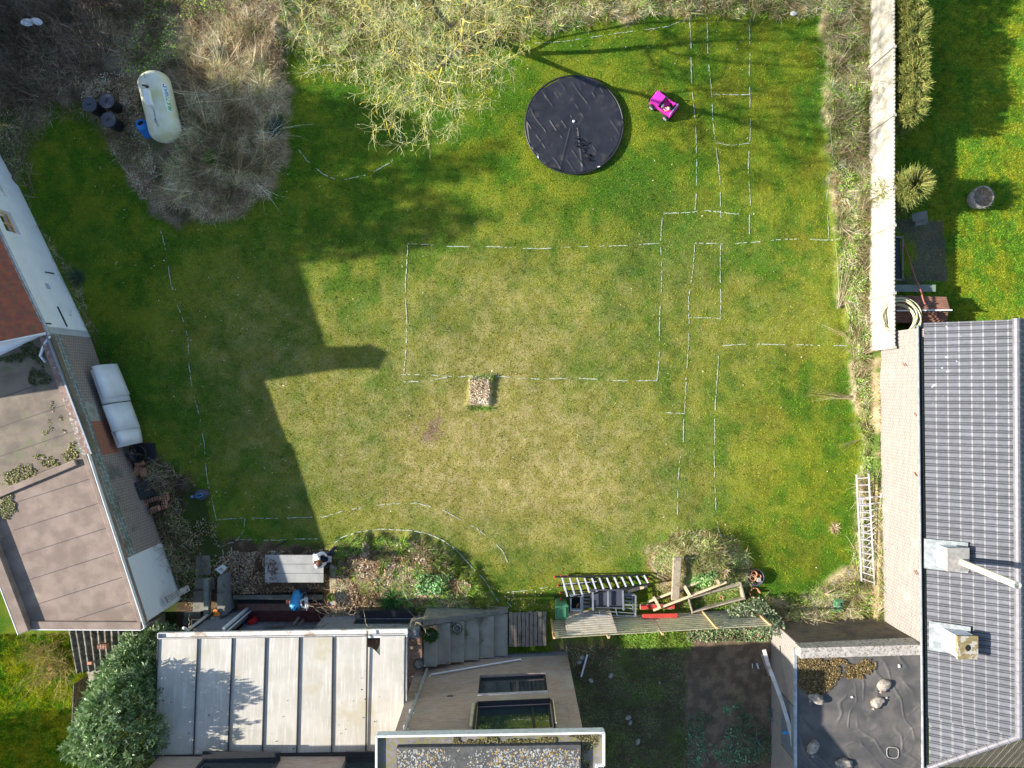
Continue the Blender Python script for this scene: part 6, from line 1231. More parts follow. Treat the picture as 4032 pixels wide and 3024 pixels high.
for a, b_ in (((2327, 2325), (2392, 2388)), ((2396, 2324), (2459, 2389))): p, q = W(a[0], a[1], .55), W(b_[0], b_[1], .55); m_ = MB(); m_.bb(p.x, q.x, q.y, p.y, .42, .47); m_.build('pan', M['bin_grey'], bx, bevel=.01)
for a, b_ in (((2334, 2330, .62), (2335, 2403, .62)), ((2452, 2325, .62), (2455, 2402, .62)), ((2394, 2322, .58), (2394, 2388, .58))): m_ = MB(); m_.bar(W(*a), W(*b_), .055, .06); m_.build('cross_rail', M['grey_metal'], bx)
m_ = MB(); m_.bar(W(2327, 2390, .56), W(2459, 2392, .56), .04, .1); m_.bar(W(2327, 2322, .56), W(2459, 2322, .56), .04, .1); m_.build('rim', M['bin_grey'], bx)
# --- black ladder with silver rungs (folded combination ladder)
la = thing('combination_ladder', 'folded black ladder with silver rungs lying on the lawn edge', 'ladder', W(2370, 2310, 0)); la.location.z = 0
def lbar(a, b_, w_, h_, nm, mt): m_ = MB(); m_.bar(W(*a), W(*b_), w_, h_); m_.build(nm, M[mt], la)
lbar((2185, 2271, .30), (2560, 2263, .30), .05, .10, 'rail', 'black_plastic'); lbar((2207, 2358, .42), (2560, 2299, .62), .035, .11, 'rail', 'black_plastic')
lbar((2198, 2306, .12), (2560, 2278, .12), .03, .09, 'rail', 'black_plastic'); lbar((2205, 2332, .12), (2480, 2312, .12), .03, .09, 'rail', 'black_plastic'); lbar((2235, 2266, .2), (2400, 2283, .15), .03, .08, 'rail', 'black_plastic')
for k in range(12):
    t = k / 11; a = (2213 + 323 * t, 2275 - 9 * t + 5 * math.sin(t * 3.1), .40); b_ = (2234 + 318 * t, 2349 - 53 * t, .52 + .12 * t); lbar(a, b_, .055, .03, 'rung', 'alu')
for k in range(4): lbar((2218 + k * 31, 2306 - k * 2, .15), (2226 + k * 31, 2328 - k * 3, .15), .04, .025, 'lower_rung', 'alu')
lbar((2218, 2300, .2), (2350, 2290, .2), .02, .02, 'brace', 'alu')
for p in ((2184, 2272, .32), (2197, 2306, .14), (2205, 2333, .14), (2208, 2358, .44), (2209, 2268, .3), (2236, 2270, .3), (2553, 2281, .2)): m_ = MB(); c = W(*p); m_.box(c, (.05, .08, .10)); m_.build('red_foot', M['red_paint'], la, bevel=.01)
m_ = MB(); m_.bar(W(2470, 2330, .12), W(2548, 2307, .15), .10, .04); m_.bar(W(2462, 2326, .05), W(2500, 2318, .05), .08, .03); tag(m_.build('plank', M['wood_new']), 'short pale plank poking out under the folded ladder', 'plank')
# --- timber offcuts: ladder-like frame, trough frame, sleeper beam
tf = thing('nailed_rails', 'pale timber frame of two rails and short crosspieces lying near the planter', 'frame', W(2700, 2350, 0)); tf.location.z = 0
def tbar(a, b_, w_=.07, h_=.06, nm='rail', mt='wood_new'): m_ = MB(); m_.bar(W(*a), W(*b_), w_, h_); m_.build(nm, M[mt], tf)
tbar((2550, 2370, .25), (2785, 2278, .45)); tbar((2572, 2403, .35), (2860, 2292, .55)); tbar((2573, 2350, .36), (2598, 2394, .42), .09, .09, 'crosspiece'); tbar((2690, 2301, .46), (2715, 2343, .52), .10, .09, 'crosspiece'); tbar((2805, 2258, .52), (2832, 2298, .60), .09, .09, 'crosspiece')
pf2 = thing('raised_bed_frame', 'empty rectangular grey timber planter frame on the grass', 'planter frame', (0, 0, 0)); c = W(2821, 2352, .3)
for a in ((0, .29, 1.86, .05), (0, -.29, 1.86, .05), (.93, 0, .05, .63), (-.93, 0, .05, .63)): m_ = MB(); m_.box((a[0], a[1], .17), (a[2], a[3], .34), rx=(.45 if a[1] > 0 else -.1 if a[1] < 0 else 0), ry=(-.3 if a[0] < 0 else .1 if a[0] > 0 else 0)); m_.build('board', M['wood_old'], pf2, local=True, bevel=.004)
pf2.location = (c.x, c.y, .03); pf2.rotation_euler = (0, 0, R(15))
m_ = MB(); a, b_ = W(2667, 2194, .95), W(2658, 2360, .35); m_.bar(a, b_, .28, .13); tag(m_.build('timber_beam', M['wood_beam'], bevel=.02), 'thick weathered timber beam lying on the grassy mound', 'beam')
c = W(2841, 2352, .12); m_ = MB(); m_.lathe([(0, 0), (.07, 0), (.07, .09), (.045, .09), (.04, .02)], (c.x, c.y, .04), 14, closed=False); tag(m_.build('clay_pipe', M['terracotta']), 'small clay pipe end inside the empty planter frame', 'pipe')
c = W(2976, 2274, .27); tu = thing('round_tub', 'round grey tub filled with broken terracotta pots', 'tub', (c.x, c.y, 0)); m_ = MB(); m_.lathe([(.24, 0), (.30, .25), (.31, .28), (.28, .28), (.25, .05), (0, .05)], (c.x, c.y, 0), 30, closed=False); m_.build('tub', M['bin_grey'], tu, smooth=True)
for i, (dx, dy, r) in enumerate(((-.02, .10, .11), (-.1, -.04, .12), (.06, .0, .1))): m_ = MB(); m_.lathe([(r * .6, 0), (r, .18), (r * .85, .18), (r * .5, .02)], (c.x + dx, c.y + dy, .12), 18, ax=(.25 * (i - 1), .2, 1), closed=False); tag(m_.build('broken_pot', M['terracotta'], smooth=False), ('terracotta pot shard topmost in the round grey tub', 'large terracotta pot shard at the left inside the round grey tub', 'terracotta pot shard at the right inside the round grey tub')[i], 'plant pot', 'terracotta pots in the grey tub')
m_ = MB(); m_.box((c.x + .1, c.y - .07, .25), (.14, .14, .16), rz=.1); tag(m_.build('stone_block', M['stone'], bevel=.01), 'grey stone block on top of the round grey tub', 'stone')
c = W(2973, 2337, .2); bp = MB(); n_ = 22
vs = []; 
for zz, r in ((0, .14), (.12, .19), (.2, .2)):
    for j in range(n_): t = 6.283 * j / n_; vs.append((c.x + r * math.cos(t), c.y + r * math.sin(t), zz + (0 if zz < .2 else (.10 * math.sin(j * 2.4) * (j % 3)) * .5)))
fs = [(i * n_ + j, i * n_ + (j + 1) % n_, (i + 1) * n_ + (j + 1) % n_, (i + 1) * n_ + j) for i in range(2) for j in range(n_ - 4)]; bp.add(vs, fs); o = bp.build('broken_pot', M['terracotta']); s_ = o.modifiers.new('solid', 'SOLIDIFY'); s_.thickness = .02; tag(o, 'jagged broken terracotta pot on the grass below the round tub', 'plant pot')
# --- aluminium ladders by the right wall
def alad(label, L0, L1, R0_, R1_, n_, z0, z1, wdt=.05):
    o = thing('aluminium_ladder', label, 'ladder', W(*L1, 0), 0, 'aluminium ladders by the brick wall'); o.location.z = 0; l0, l1, r0, r1 = W(*L0, z0), W(*L1, z1), W(*R0_, z0), W(*R1_, z1)
    for a, b_ in ((l0, l1), (r0, r1)): m_ = MB(); m_.bar(a, b_, wdt * .6, wdt * 1.3); m_.build('rail', M['alu'], o)
    for k in range(n_): t = (k + .6) / n_; m_ = MB(); m_.bar(l0.lerp(l1, t), r0.lerp(r1, t), .035, .03); m_.build('rung', M['alu'], o)
alad('aluminium ladder with parallel rails on top, reaching furthest up the wall', (3372, 1868), (3392, 2288), (3420, 1864), (3443, 2306), 16, .75, .40)
alad('tapered aluminium ladder lying under the topmost one', (3386, 1943), (3407, 2311), (3470, 1941), (3440, 2240), 13, .55, .25, .04)
alad('narrow aluminium ladder squeezed against the brick wall', (3396, 1966), (3404, 2290), (3453, 1968), (3464, 2313), 12, .35, .12, .035)
# --- small litter on the lawn and in the yard
for u_, v_, rz_, l_, sc_ in ((3126, 52, .3, 'white plastic scrap at the top edge of the lawn', .15), (108, 88, .1, 'left of two pale bags caught in the bare thicket', .22), (144, 84, -.2, 'right of two pale bags caught in the bare thicket', .2)):
    c = W(u_, v_, 1.2 if u_ < 200 else .1); m_ = MB(); m_.lathe([(0, -.3), (.7, -.2), (1, 0), (.6, .35), (0, .45)], (0, 0, 0), 9); o = m_.build('plastic_bag', M['white_pvc']); o.scale = (sc_, sc_ * .6, sc_ * .4); o.location = c if u_ < 200 else (c.x, c.y, .1); o.rotation_euler = (.1, .2, rz_); tag(o, l_, 'bag', 'pale bags in the thicket' if u_ < 200 else None)
for i, (a, b_, l_) in enumerate((((2313, 2577, .05), (2288, 2665, .05), 'thin white lath leaning diagonally on the shaded yard'), ((2962, 2612, .05), (2963, 2630, .05), 'tiny white stick on the bare soil'), ((2980, 2612, .05), (2986, 2632, .05), 'small white strip on the bare soil near the gutter'))): m_ = MB(); p_, q_ = W(*a), W(*b_); p_.z = Z(p_.x, p_.y) + .05; q_.z = Z(q_.x, q_.y) + .05; m_.bar(p_, q_, .06 if i != 1 else .025, .03); tag(m_.build('lath', M['white_pvc']), l_, 'lath')
random.seed(33)
for i, (u_, v_, s_, l_) in enumerate(((2281, 2608, .10, 'grey stone block beside the white lath'), (2292, 2590, .11, 'long grey stone above the white lath'), (2405, 2661, .11, 'pale rounded stone on the shaded yard, top one'), (2327, 2680, .10, 'pale stone near the buff house corner'), (2475, 2828, .12, 'grey stone in the middle of the shaded yard'), (2482, 2848, .10, 'brown stone touching the middle grey stone'), (2512, 2922, .12, 'pale stone in the lower part of the shaded yard'), (2598, 2690, .06, 'small pinkish stone near the soil edge'))):
    c = W(u_, v_, .05); m_ = MB(); m_.lathe([(0, -.4), (.8, -.3), (1, 0), (.7, .45), (0, .6)], (0, 0, 0), 8); o = m_.build('stone', M['stone'], smooth=False); o.scale = (s_ * .7, s_, s_ * .5); o.location = (c.x, c.y, Z(c.x, c.y) + .03); o.rotation_euler = (.1, .1, random.uniform(0, 3)); tag(o, l_, 'stone', 'stones in the shaded yard')
# --- corrugated lean-to shed, lower left
cs = thing('corrugated_shed', 'low shed with dark mossy corrugated roof below the flat-roofed outbuilding', 'shed', (-13.4, -9, 0))
S = [W(268, 2470, 2.05), W(552, 2470, 2.05), W(548, 2625, 1.85), W(300, 2650, 1.85)]; sheet(S[0], S[1], S[2], S[3], 220, 16, lambda s, t: .042 * np.sin(s * 2 * np.pi / .235) + .01 * np.sin(s * 5), 'roof', M['asbestos'], cs)
m_ = MB(); a, b_ = W(320, 2640, 1.75), W(520, 2625, 1.75); m_.bb(-14.3, -12.4, -9.6, -8.2, 0, 1.75); m_.build('wall', M['wood_old'], cs)
for k in range(5): a = W(355 + k * 24, 2640, 1.5); m_ = MB(); m_.bar(a, a + Vector((.02 * k, -.45, -.15)), .2, .03); m_.build('board', M['wood_old'], cs)
for a, b_ in (((330, 2668, .8), (322, 2860, .8)),): m_ = MB(); m_.bar(W(*a), W(*b_), .03, 1.2); tag(m_.build('sheet_fence', M['asbestos']), 'thin grey sheet fence between the long grass and the laurel', 'fence')
hollow(407, 2543, 2.2, 0, .0, 'single hollow clay brick weighing down the corrugated roof', .28); m_ = MB(); c = W(354, 2610, 2.0); m_.box(c, (.14, .09, .08)); tag(m_.build('brick', M['terracotta']), 'pink half brick on the corrugated roof', 'brick')
m_ = MB(); m_.bar(W(488, 2545, 2.1), W(600, 2552, 2.1), .12, .1); tag(m_.build('concrete_lintel', M['coping']), 'lichened concrete lintel lying on the corrugated roof', 'lintel')
for i, (a, b_) in enumerate((((570, 2545, 1.2), (650, 2455, .8)), ((575, 2500, .6), (590, 2470, .8)), ((600, 2530, .4), (640, 2540, .4)))): m_ = MB(); m_.bar(W(*a), W(*b_), .16, .06); tag(m_.build('plank', M['wood_grey']), ('long grey plank leaning in the dark gap by the white wall', 'short upright board below the white wall corner', 'grey board lying in the dark gap beside the veranda')[i], 'plank', 'planks in the gap beside the veranda')
# ================================================================ VEGETATION
def A3(x, y, z): return np.stack([x, y, z], 1)
def region_pts(n, polypx, w=30):
    us = [p[0] for p in polypx]; vs = [p[1] for p in polypx]; u = rng.random(n) * (max(us) - min(us)) + min(us); v = rng.random(n) * (max(vs) - min(vs)) + min(vs)
    k = inpoly(u + (fbm(u, v, 70, 3, 3) - .5) * w * 2.5, v + (fbm(u, v, 70, 3, 8) - .5) * w * 2.5, polypx); u, v = u[k], v[k]
    return (u - 2016) * H / FPX, (1512 - v) * H / FPX, u, v
def pick(cols, n, lo=.6, hi=1.5): return np.array(cols)[rng.integers(0, len(cols), n)] * (lo + (hi - lo) * rng.random((n, 1)))
def stuff(name, parts, mat, label, cat):
    V, F, C = join(*parts); pm_ = sstep(.34, .66, fbm(V[:, 0], V[:, 1], .55, 4, 909))[:, None]; C = np.minimum(C, .9) * 1.38 * (.62 + .62 * pm_) * np.concatenate([1 + 0 * pm_, .97 + .05 * pm_, .9 + .1 * pm_], 1); o = raw_mesh(name, V, F, mat, np.clip(C, 0, .92)); return tag(o, label, cat, kind='stuff')
TAN = [(.70, .55, .34), (.56, .43, .27), (.78, .65, .44), (.44, .33, .21), (.38, .28, .18)]
GREY = [(.50, .41, .29), (.38, .30, .205), (.60, .51, .37), (.27, .20, .135)]
BROWN = [(.30, .20, .13), (.20, .14, .095), (.38, .28, .18), (.26, .20, .15), (.36, .31, .23)]
GRN = [(.15, .29, .04), (.23, .37, .05), (.11, .21, .04), (.31, .40, .08)]
LITTER = [(.50, .34, .24), (.62, .46, .33), (.38, .25, .16), (.26, .16, .10), (.72, .57, .44)]
def fans(centres, nper, L, spread, cols, wd=.010, up=.35, bend=.5, dirs=None, z0=0.02, K=3):
    """clumps of long stems that splay outward from a root"""
    P = []; D = []; Ls = []
    for i, (x, y) in enumerate(centres):
        n = int(nper * (.6 + .8 * random.random())); a0 = random.uniform(0, 6.283) if dirs is None else dirs[i]
        a = a0 + rng.normal(size=n) * spread; r = rng.random(n) * .12
        z_ = Z(x, y) + z0
        P.append(A3(x + r * np.cos(a), y + r * np.sin(a), np.full(n, z_))); D.append(A3(np.cos(a), np.sin(a), up + .5 * up * rng.normal(size=n))); Ls.append(L * (.4 + .9 * rng.random(n)))
    P = np.concatenate(P); D = np.concatenate(D); Ls = np.concatenate(Ls); n = len(P)
    return blades(P, D, Ls, np.full(n, wd) * (.6 + .9 * rng.random(n)), pick(cols, n), K=K, bend=bend)
# --- dry reeds heaped beside the tank
REED = [(700, 180), (760, 90), (880, 40), (1060, 40), (1110, 160), (1120, 330), (1125, 480), (1120, 620), (1060, 760), (950, 850), (820, 880), (700, 820), (620, 800), (640, 700), (740, 560), (745, 420)]
x, y, u, v = region_pts(1500, REED, 8); keep_ = inpoly(u * 1.0, v, [(p[0] + (880 - p[0]) * .16, p[1] + (460 - p[1]) * .10) for p in REED]); x, y, u, v = x[keep_], y[keep_], u[keep_], v[keep_]; m = min(len(x), 420); cs_ = list(zip(x[:m], y[:m]))
dirs = [random.uniform(0, 6.283) if random.random() < .55 else math.atan2(-(vv - 600), (uu - 900)) + random.gauss(0, .8) for uu, vv in zip(u[:m], v[:m])]
rp_ = []
for k in range(12):
    sel = [c for i_, c in enumerate(cs_[:330]) if i_ % 12 == k]; dd_ = [c for i_, c in enumerate(dirs[:330]) if i_ % 12 == k]; base_ = random.choice([TAN[:1], TAN[1:2], TAN[3:4], GREY[:1], GREY[1:2], TAN[:3], GREY[3:], [(.62, .46, .26)]]); rp_.append(fans(sel, 30, .50, .75, base_, .012, .25, .95, dd_))
x2, y2, u2, v2 = region_pts(34000, REED, 30); n = len(x2); a = rng.random(n) * 6.283
stuff('dry_reeds', rp_ + [fans(cs_[330:375], 16, 1.3, .22, TAN[:3] + GREY[:1], .013, .30, .45, dirs[330:375]), fans(cs_[:110], 26, .34, 1.6, [(.19, .26, .06), (.28, .32, .12), (.14, .2, .06)], .014, .8, .5),
    blades(A3(x2, y2, gz(x2, y2)), A3(np.cos(a), np.sin(a), .1 + .4 * rng.random(n)), .10 + .20 * rng.random(n), np.full(n, .013), pick(TAN + GREY, n), K=1)], M['plant'], 'heap of flattened dry reeds and straw to the right of the gas tank', 'dry reeds')
# a few grey-leaved shrubs among the reeds
def rosette_plant(u_, v_, r, label, cols, name='grey_shrub', n=240, up=.8, z=0.1):
    c = W(u_, v_, z); zz = Z(c.x, c.y); a = rng.random(n) * 6.283; V, F, C = blades(A3(np.full(n, c.x) + rng.normal(size=n) * r * .15, np.full(n, c.y) + rng.normal(size=n) * r * .15, np.full(n, zz)), A3(np.cos(a), np.sin(a), up * (.3 + rng.random(n))), r * (.5 + .7 * rng.random(n)), np.full(n, .022 * (1 + r)), pick(cols, n), K=2, bend=.4)
    return tag(raw_mesh(name, V, F, M['plant'], C), label, 'plant')
GG = [(.16, .21, .17), (.22, .27, .22), (.11, .16, .12)]
rosette_plant(868, 226, .33, 'grey-green bushy plant in the upper part of the dry reeds', GG); rosette_plant(1098, 510, .42, 'dark blue-green spiky plant at the right edge of the dry reeds', [(.07, .12, .10), (.11, .17, .14)], up=.5)
rosette_plant(852, 640, .3, 'small green tuft in the middle of the dry reeds', GRN); rosette_plant(298, 1095, .45, 'trailing grey-green plant near the white house wall', [(.08, .16, .09), (.11, .20, .12)], n=160, up=.3)
rosette_plant(1550, 2360, .48, 'bright green grassy tuft above the basement window', [(.06, .20, .05), (.09, .26, .07)], n=420); rosette_plant(3050, 2815, .42, 'blue-green leek clump against the annex wall', [(.12, .22, .19), (.18, .29, .25)], n=90, up=1.2); 
rosette_plant(3075, 2870, .42, 'second blue-green leek clump below the first one', [(.12, .22, .19), (.18, .29, .25)], n=90, up=1.2); rosette_plant(2985, 2920, .42, 'pale wilted leek clump on the bare soil', [(.40, .44, .36), (.22, .30, .24)], n=50, up=.4)
rosette_plant(3290, 2080, .25, 'small straw tuft on the right lawn near the ladders', TAN, n=120, up=.3)
# --- bare brown thicket, top left
TH = [(-200, -200), (560, -200), (520, 60), (470, 160), (400, 270), (330, 350), (230, 400), (120, 400), (-200, 520)]
x, y, u, v = region_pts(700, TH, 30); P0 = []; P1 = []; R0_ = []; R1_ = []
def shrub_stems(x0, y0, n, hgt, lean, spread, r0=.016, rec=3):
    for _ in range(n):
        p = np.array([x0 + random.gauss(0, .15), y0 + random.gauss(0, .15), Z(x0, y0)]); d = np.array([lean[0] + random.gauss(0, spread), lean[1] + random.gauss(0, spread), 1.0]); d /= np.linalg.norm(d); L = hgt * random.uniform(.6, 1.2); k = 6; r = r0
        for i in range(k):
            q = p + d * L / k; P0.append(p); P1.append(q); R0_.append(r); R1_.append(r * .85); r *= .85
            if i >= 1:
                for _b in range(rec):
                    dd = d + np.array([random.gauss(0, .55), random.gauss(0, .55), random.gauss(0, .25)]); dd /= np.linalg.norm(dd); ll = L * random.uniform(.10, .30); mid = q + dd * ll * .5; e_ = q + dd * ll + np.array([0, 0, -.02])
                    P0.append(q); P1.append(mid); R0_.append(r * .5); R1_.append(r * .35); dd2 = dd + np.array([random.gauss(0, .3), random.gauss(0, .3), 0]); P0.append(mid); P1.append(mid + dd2 * ll * .5); R0_.append(r * .35); R1_.append(.002)
            p = q; d = d + np.array([random.gauss(0, .10), random.gauss(0, .10), -.06]); d /= np.linalg.norm(d)
for i in range(min(len(x), 230)): shrub_stems(x[i], y[i], 7, 1.5, (-.15, .25), .55, .012, 3)
S0, S1, Q0_, Q1_ = map(np.array, (P0, P1, R0_, R1_)); sg = segs(S0, S1, Q0_, Q1_, pick([(.15, .11, .085), (.20, .155, .12), (.11, .08, .06), (.27, .23, .18)], len(S0)), 3)
x2, y2, u2, v2 = region_pts(30000, TH, 30); n = len(x2); a = rng.random(n) * 6.283
stuff('bare_thicket', [sg, blades(A3(x2, y2, gz(x2, y2) + rng.random(n) * .3), A3(np.cos(a), np.sin(a), .5 * rng.normal(size=n)), .15 + .3 * rng.random(n), np.full(n, .010), pick(BROWN, n), K=1)], M['bark'], 'tangle of bare brown shrub stems in the top left corner', 'thicket')
# --- undergrowth below it and along the white house
def scatter_blades(poly, n_, L, cols, wd=.012, up=.4, w=25, K=1, lift=.0):
    x, y, u, v = region_pts(n_, poly, w); n = len(x); a = rng.random(n) * 6.283
    return blades(A3(x, y, gz(x, y) + lift * rng.random(n)), A3(np.cos(a), np.sin(a), up * (.4 + rng.random(n))), L * (.5 + rng.random(n)), np.full(n, wd) * (.6 + .8 * rng.random(n)), pick(cols, n), K=K)
def scatter_leaves(poly, n_, size, cols, hgt=.03, up=.5, w=25, thr=None):
    x, y, u, v = region_pts(n_, poly, w)
    if thr is not None: k = fbm(x, y, .6, 4, 313) > thr; x, y = x[k], y[k]
    n = len(x); N = rng.normal(size=(n, 3)) * up; N[:, 2] = 1
    return leaves(A3(x, y, gz(x, y) + .012 + hgt * rng.random(n)), N, size * (.6 + .8 * rng.random(n)), size * .6 * (.6 + .8 * rng.random(n)), pick(cols, n))
UG = [(-50, 470), (120, 430), (330, 420), (520, 480), (640, 620), (560, 780), (480, 620), (350, 480), (220, 470), (130, 600), (120, 800), (200, 950), (330, 1150), (400, 1350), (360, 1350), (280, 1150), (150, 880), (40, 640), (-50, 560)]
WALLFOOT = [(390, 1330), (430, 1420), (600, 1800), (680, 1900), (760, 2100), (830, 2260), (760, 2400), (700, 2360), (640, 2150), (560, 1900), (480, 1700)]
BR2 = [(400, 60), (560, -60), (1140, -60), (1130, 60), (900, 70), (760, 110), (700, 220), (620, 280), (560, 330), (470, 260)]
stuff('undergrowth', [scatter_blades(UG, 16000, .28, BROWN + GREY + GRN[:2], .013, .5), scatter_leaves(UG, 7000, .06, GRN[:1] + GRN[2:3] + BROWN, .15), scatter_blades(BR2, 26000, .30, BROWN + TAN[1:] + GRN[:1], .013, .5), scatter_leaves(BR2, 5000, .07, GRN, .35, thr=.55), scatter_blades([(330, 330), (560, 300), (600, 560), (640, 760), (560, 790), (470, 600), (380, 470)], 16000, .14, GREY + TAN, .012, .3), scatter_leaves([(300, 300), (560, 280), (640, 760), (560, 790), (380, 470)], 5200, .06, LITTER, .03)], M['plant'], 'brown and green undergrowth around the tank and along the white house', 'undergrowth')
stuff('wall_foot_weeds', [scatter_blades(WALLFOOT, 15000, .22, BROWN + GREY + GRN, .012, .5), scatter_leaves(WALLFOOT, 6000, .06, GRN[:1] + [(.08, .13, .07)] + LITTER[2:4], .12)], M['plant'], 'weeds and dead stems at the foot of the brick outbuilding', 'weeds')
# --- weedy strip below the top edge and along the concrete fence
TS = [(1120, -80), (3300, -80), (3250, 70), (2900, 60), (2500, 60), (2300, 100), (2100, 150), (1900, 180), (1700, 280), (1500, 270), (1300, 200), (1130, 170)]
x, y, u, v = region_pts(900, TS, 14); tc = list(zip(x[:330], y[:330]))
stuff('dry_grass_strip', [scatter_blades(TS, 60000, .17, TAN + TAN[:2] + GRN, .014, .5, 18), fans(tc[:200], 34, .36, 1.1, TAN, .012, .6, .5), fans(tc[:130], 40, .32, 1.6, GRN, .014, .8, .5), scatter_blades([(1130, 60), (1900, 100), (1950, 320), (1700, 420), (1400, 330), (1150, 260)], 22000, .10, GRN + TAN[:1], .014, .6)], M['plant'], 'strip of long straw-coloured and green grass along the top edge', 'dry grass')
FS = [(3245, -60), (3425, -60), (3410, 900), (3400, 1350), (3440, 2000), (3460, 2430), (3330, 2450), (3000, 2440), (2950, 2390), (3180, 2330), (3340, 2280), (3370, 2200), (3380, 1900), (3390, 1700), (3360, 1500), (3340, 1300), (3300, 950), (3265, 600), (3250, 300)]
x, y, u, v = region_pts(1300, FS, 12); tc = list(zip(x[:420], y[:420])); 
stuff('fence_brambles', [scatter_blades(FS, 70000, .16, TAN + TAN + GRN + GRN, .013, .55, 14), fans(tc, 26, .42, 1.3, TAN + GREY, .011, .7, .5), fans(tc[:230], 30, .28, 1.6, GRN, .014, .9, .5), fans(tc[130:170], 14, 1.1, .4, GREY + BROWN, .014, .8, .3), scatter_leaves(FS, 22000, .075, GRN, .25, .8, 14, .54)], M['plant'], 'strip of dry grass, brambles and ivy at the foot of the concrete fence', 'brambles')
def frond(a_, b_, n, cols, label, wd=.012, spread=.12, z=.15, side=None):
    a_, b_ = W(*a_, z), W(*b_, z); d = b_ - a_; L = d.length; ang = math.atan2(d.y, d.x); aa_ = ang + rng.normal(size=n) * spread; P = A3(np.full(n, a_.x), np.full(n, a_.y), np.full(n, z)) + rng.normal(size=(n, 3)) * .03
    V, F, C = blades(P, A3(np.cos(aa_), np.sin(aa_), .05 + .08 * rng.random(n)), L * (.6 + .5 * rng.random(n)), np.full(n, wd), pick(cols, n), K=3, bend=.1); return tag(raw_mesh('dead_plant', V, F, M['plant'], C), label, 'dead plant', 'dead stems leaning out over the lawn')
frond((3370, 1568), (3155, 1550), 26, TAN, 'pale plume of dead stems pointing left onto the right lawn', spread=.06); frond((3300, 1210), (3370, 930), 60, GREY, 'fan of bare grey stems near the end of the concrete fence', spread=.16); frond((3345, 1330), (3200, 1270), 16, TAN, 'thin dead stem above the chalk corner', spread=.05); frond((3370, 1740), (3270, 1770), 14, TAN, 'short dead stem reaching onto the lawn below the plume', spread=.1)
# --- leafy bank
BK = [(1315, 2160), (1480, 2120), (1640, 2135), (1760, 2190), (1850, 2270), (1925, 2370), (1935, 2405), (1315, 2425)]
x, y, u, v = region_pts(500, BK, 10); tc = list(zip(x[:120], y[:120])); gk = [(q[0], q[1]) for q in zip(x[120:330], y[120:330]) if q[0] > -4.6]
stuff('leaf_litter', [scatter_leaves(BK, 24000, .085, LITTER, .04, .9, 10, .44), scatter_leaves([(860, 2180), (1290, 2160), (1300, 2320), (900, 2345), (860, 2300)], 5600, .075, LITTER[2:4] + BROWN, .02, .7, 12, .42), scatter_leaves([(600, 2000), (860, 2060), (880, 2250), (760, 2420), (640, 2250)], 2600, .07, LITTER[2:4] + BROWN, .02, .6, 20, .45), scatter_leaves([(1900, 2300), (2170, 2320), (2170, 2420), (1940, 2420)], 90, .07, LITTER[:1] + LITTER[2:3], .02, .5, 20), scatter_leaves([(2220, 2520), (2440, 2520), (2440, 2600), (2240, 2700)], 500, .06, LITTER[2:4], .02)], M['plant'], 'brown fallen leaves on the bank and around the grey table', 'fallen leaves')
stuff('bank_plants', [fans(tc[:50], 26, .45, 1.6, TAN + BROWN, .010, .35, .4), fans(gk[:70] + tc[60:85], 44, .27, 1.6, GRN + [(.24, .28, .05)], .015, .8, .5), scatter_blades([(1320, 2110), (1640, 2120), (1760, 2180), (1840, 2250), (1760, 2240), (1640, 2180), (1480, 2165), (1330, 2190)], 9000, .13, GRN, .015, .7, 8), scatter_leaves([(1640, 2260), (1780, 2250), (1780, 2330), (1640, 2330)], 700, .10, [(.12, .26, .09), (.2, .34, .16)], .15, .8)], M['plant'], 'green tufts and dead stems growing on the leafy bank', 'weeds')
# vines at the lower left of the bank
P0, P1, R0_, R1_ = [], [], [], []
for i in range(58):
    c = W(1300 + random.gauss(35, 30), 2430 + random.gauss(0, 22), 0); p = np.array([c.x, c.y, .25]); ang = random.uniform(0, 6.28); d = np.array([math.cos(ang), math.sin(ang), random.uniform(.3, 1.1)]); r = random.uniform(.007, .017)
    for k in range(random.randint(7, 13)):
        d = d / np.linalg.norm(d); q = p + d * .12; P0.append(p); P1.append(q); R0_.append(r); R1_.append(r * .92); r *= .92; p = q; d = d + np.array([random.gauss(0, .38), random.gauss(0, .38), random.gauss(-.12, .25)])
        if p[2] < .1: d[2] = abs(d[2])
V, F, C = segs(*map(np.array, (P0, P1, R0_, R1_)), pick([(.36, .29, .19), (.45, .37, .25), (.26, .20, .13)], len(P0)), 5)
tag(raw_mesh('twisted_vine', V, F, M['bark'], C), 'twisted bare vine sprawling over the bank edging and terrace wall', 'vine')
P0, P1, R0_, R1_ = [], [], [], []
for bx_, by_, bz_, n_ in ((1630, 2470, 3.3, 9), (1625, 2560, 2.2, 8), (745, 2480, 3.2, 6), (1450, 2480, 3.45, 3), (1640, 2440, 1.4, 4)):
    for i in range(n_):
        c = W(bx_, by_, bz_); p = np.array([c.x + random.gauss(0, .08), c.y + random.gauss(0, .12), bz_ - .2]); ang = random.uniform(0, 6.28); d = np.array([math.cos(ang), math.sin(ang), .3]); r = .009
        for k in range(9):
            d = d / np.linalg.norm(d); q = p + d * .075; P0.append(p); P1.append(q); R0_.append(r); R1_.append(r * .88); r *= .88; p = q; d = d + np.array([random.gauss(0, .4), random.gauss(0, .4), random.gauss(-.02, .25)])
V, F, C = segs(*map(np.array, (P0, P1, R0_, R1_)), pick([(.42, .35, .25), (.30, .23, .15)], len(P0)), 4); tag(raw_mesh('climbing_vine', V, F, M['bark'], C), 'bare climbing vine twigs along the veranda gutter and corner', 'vine')
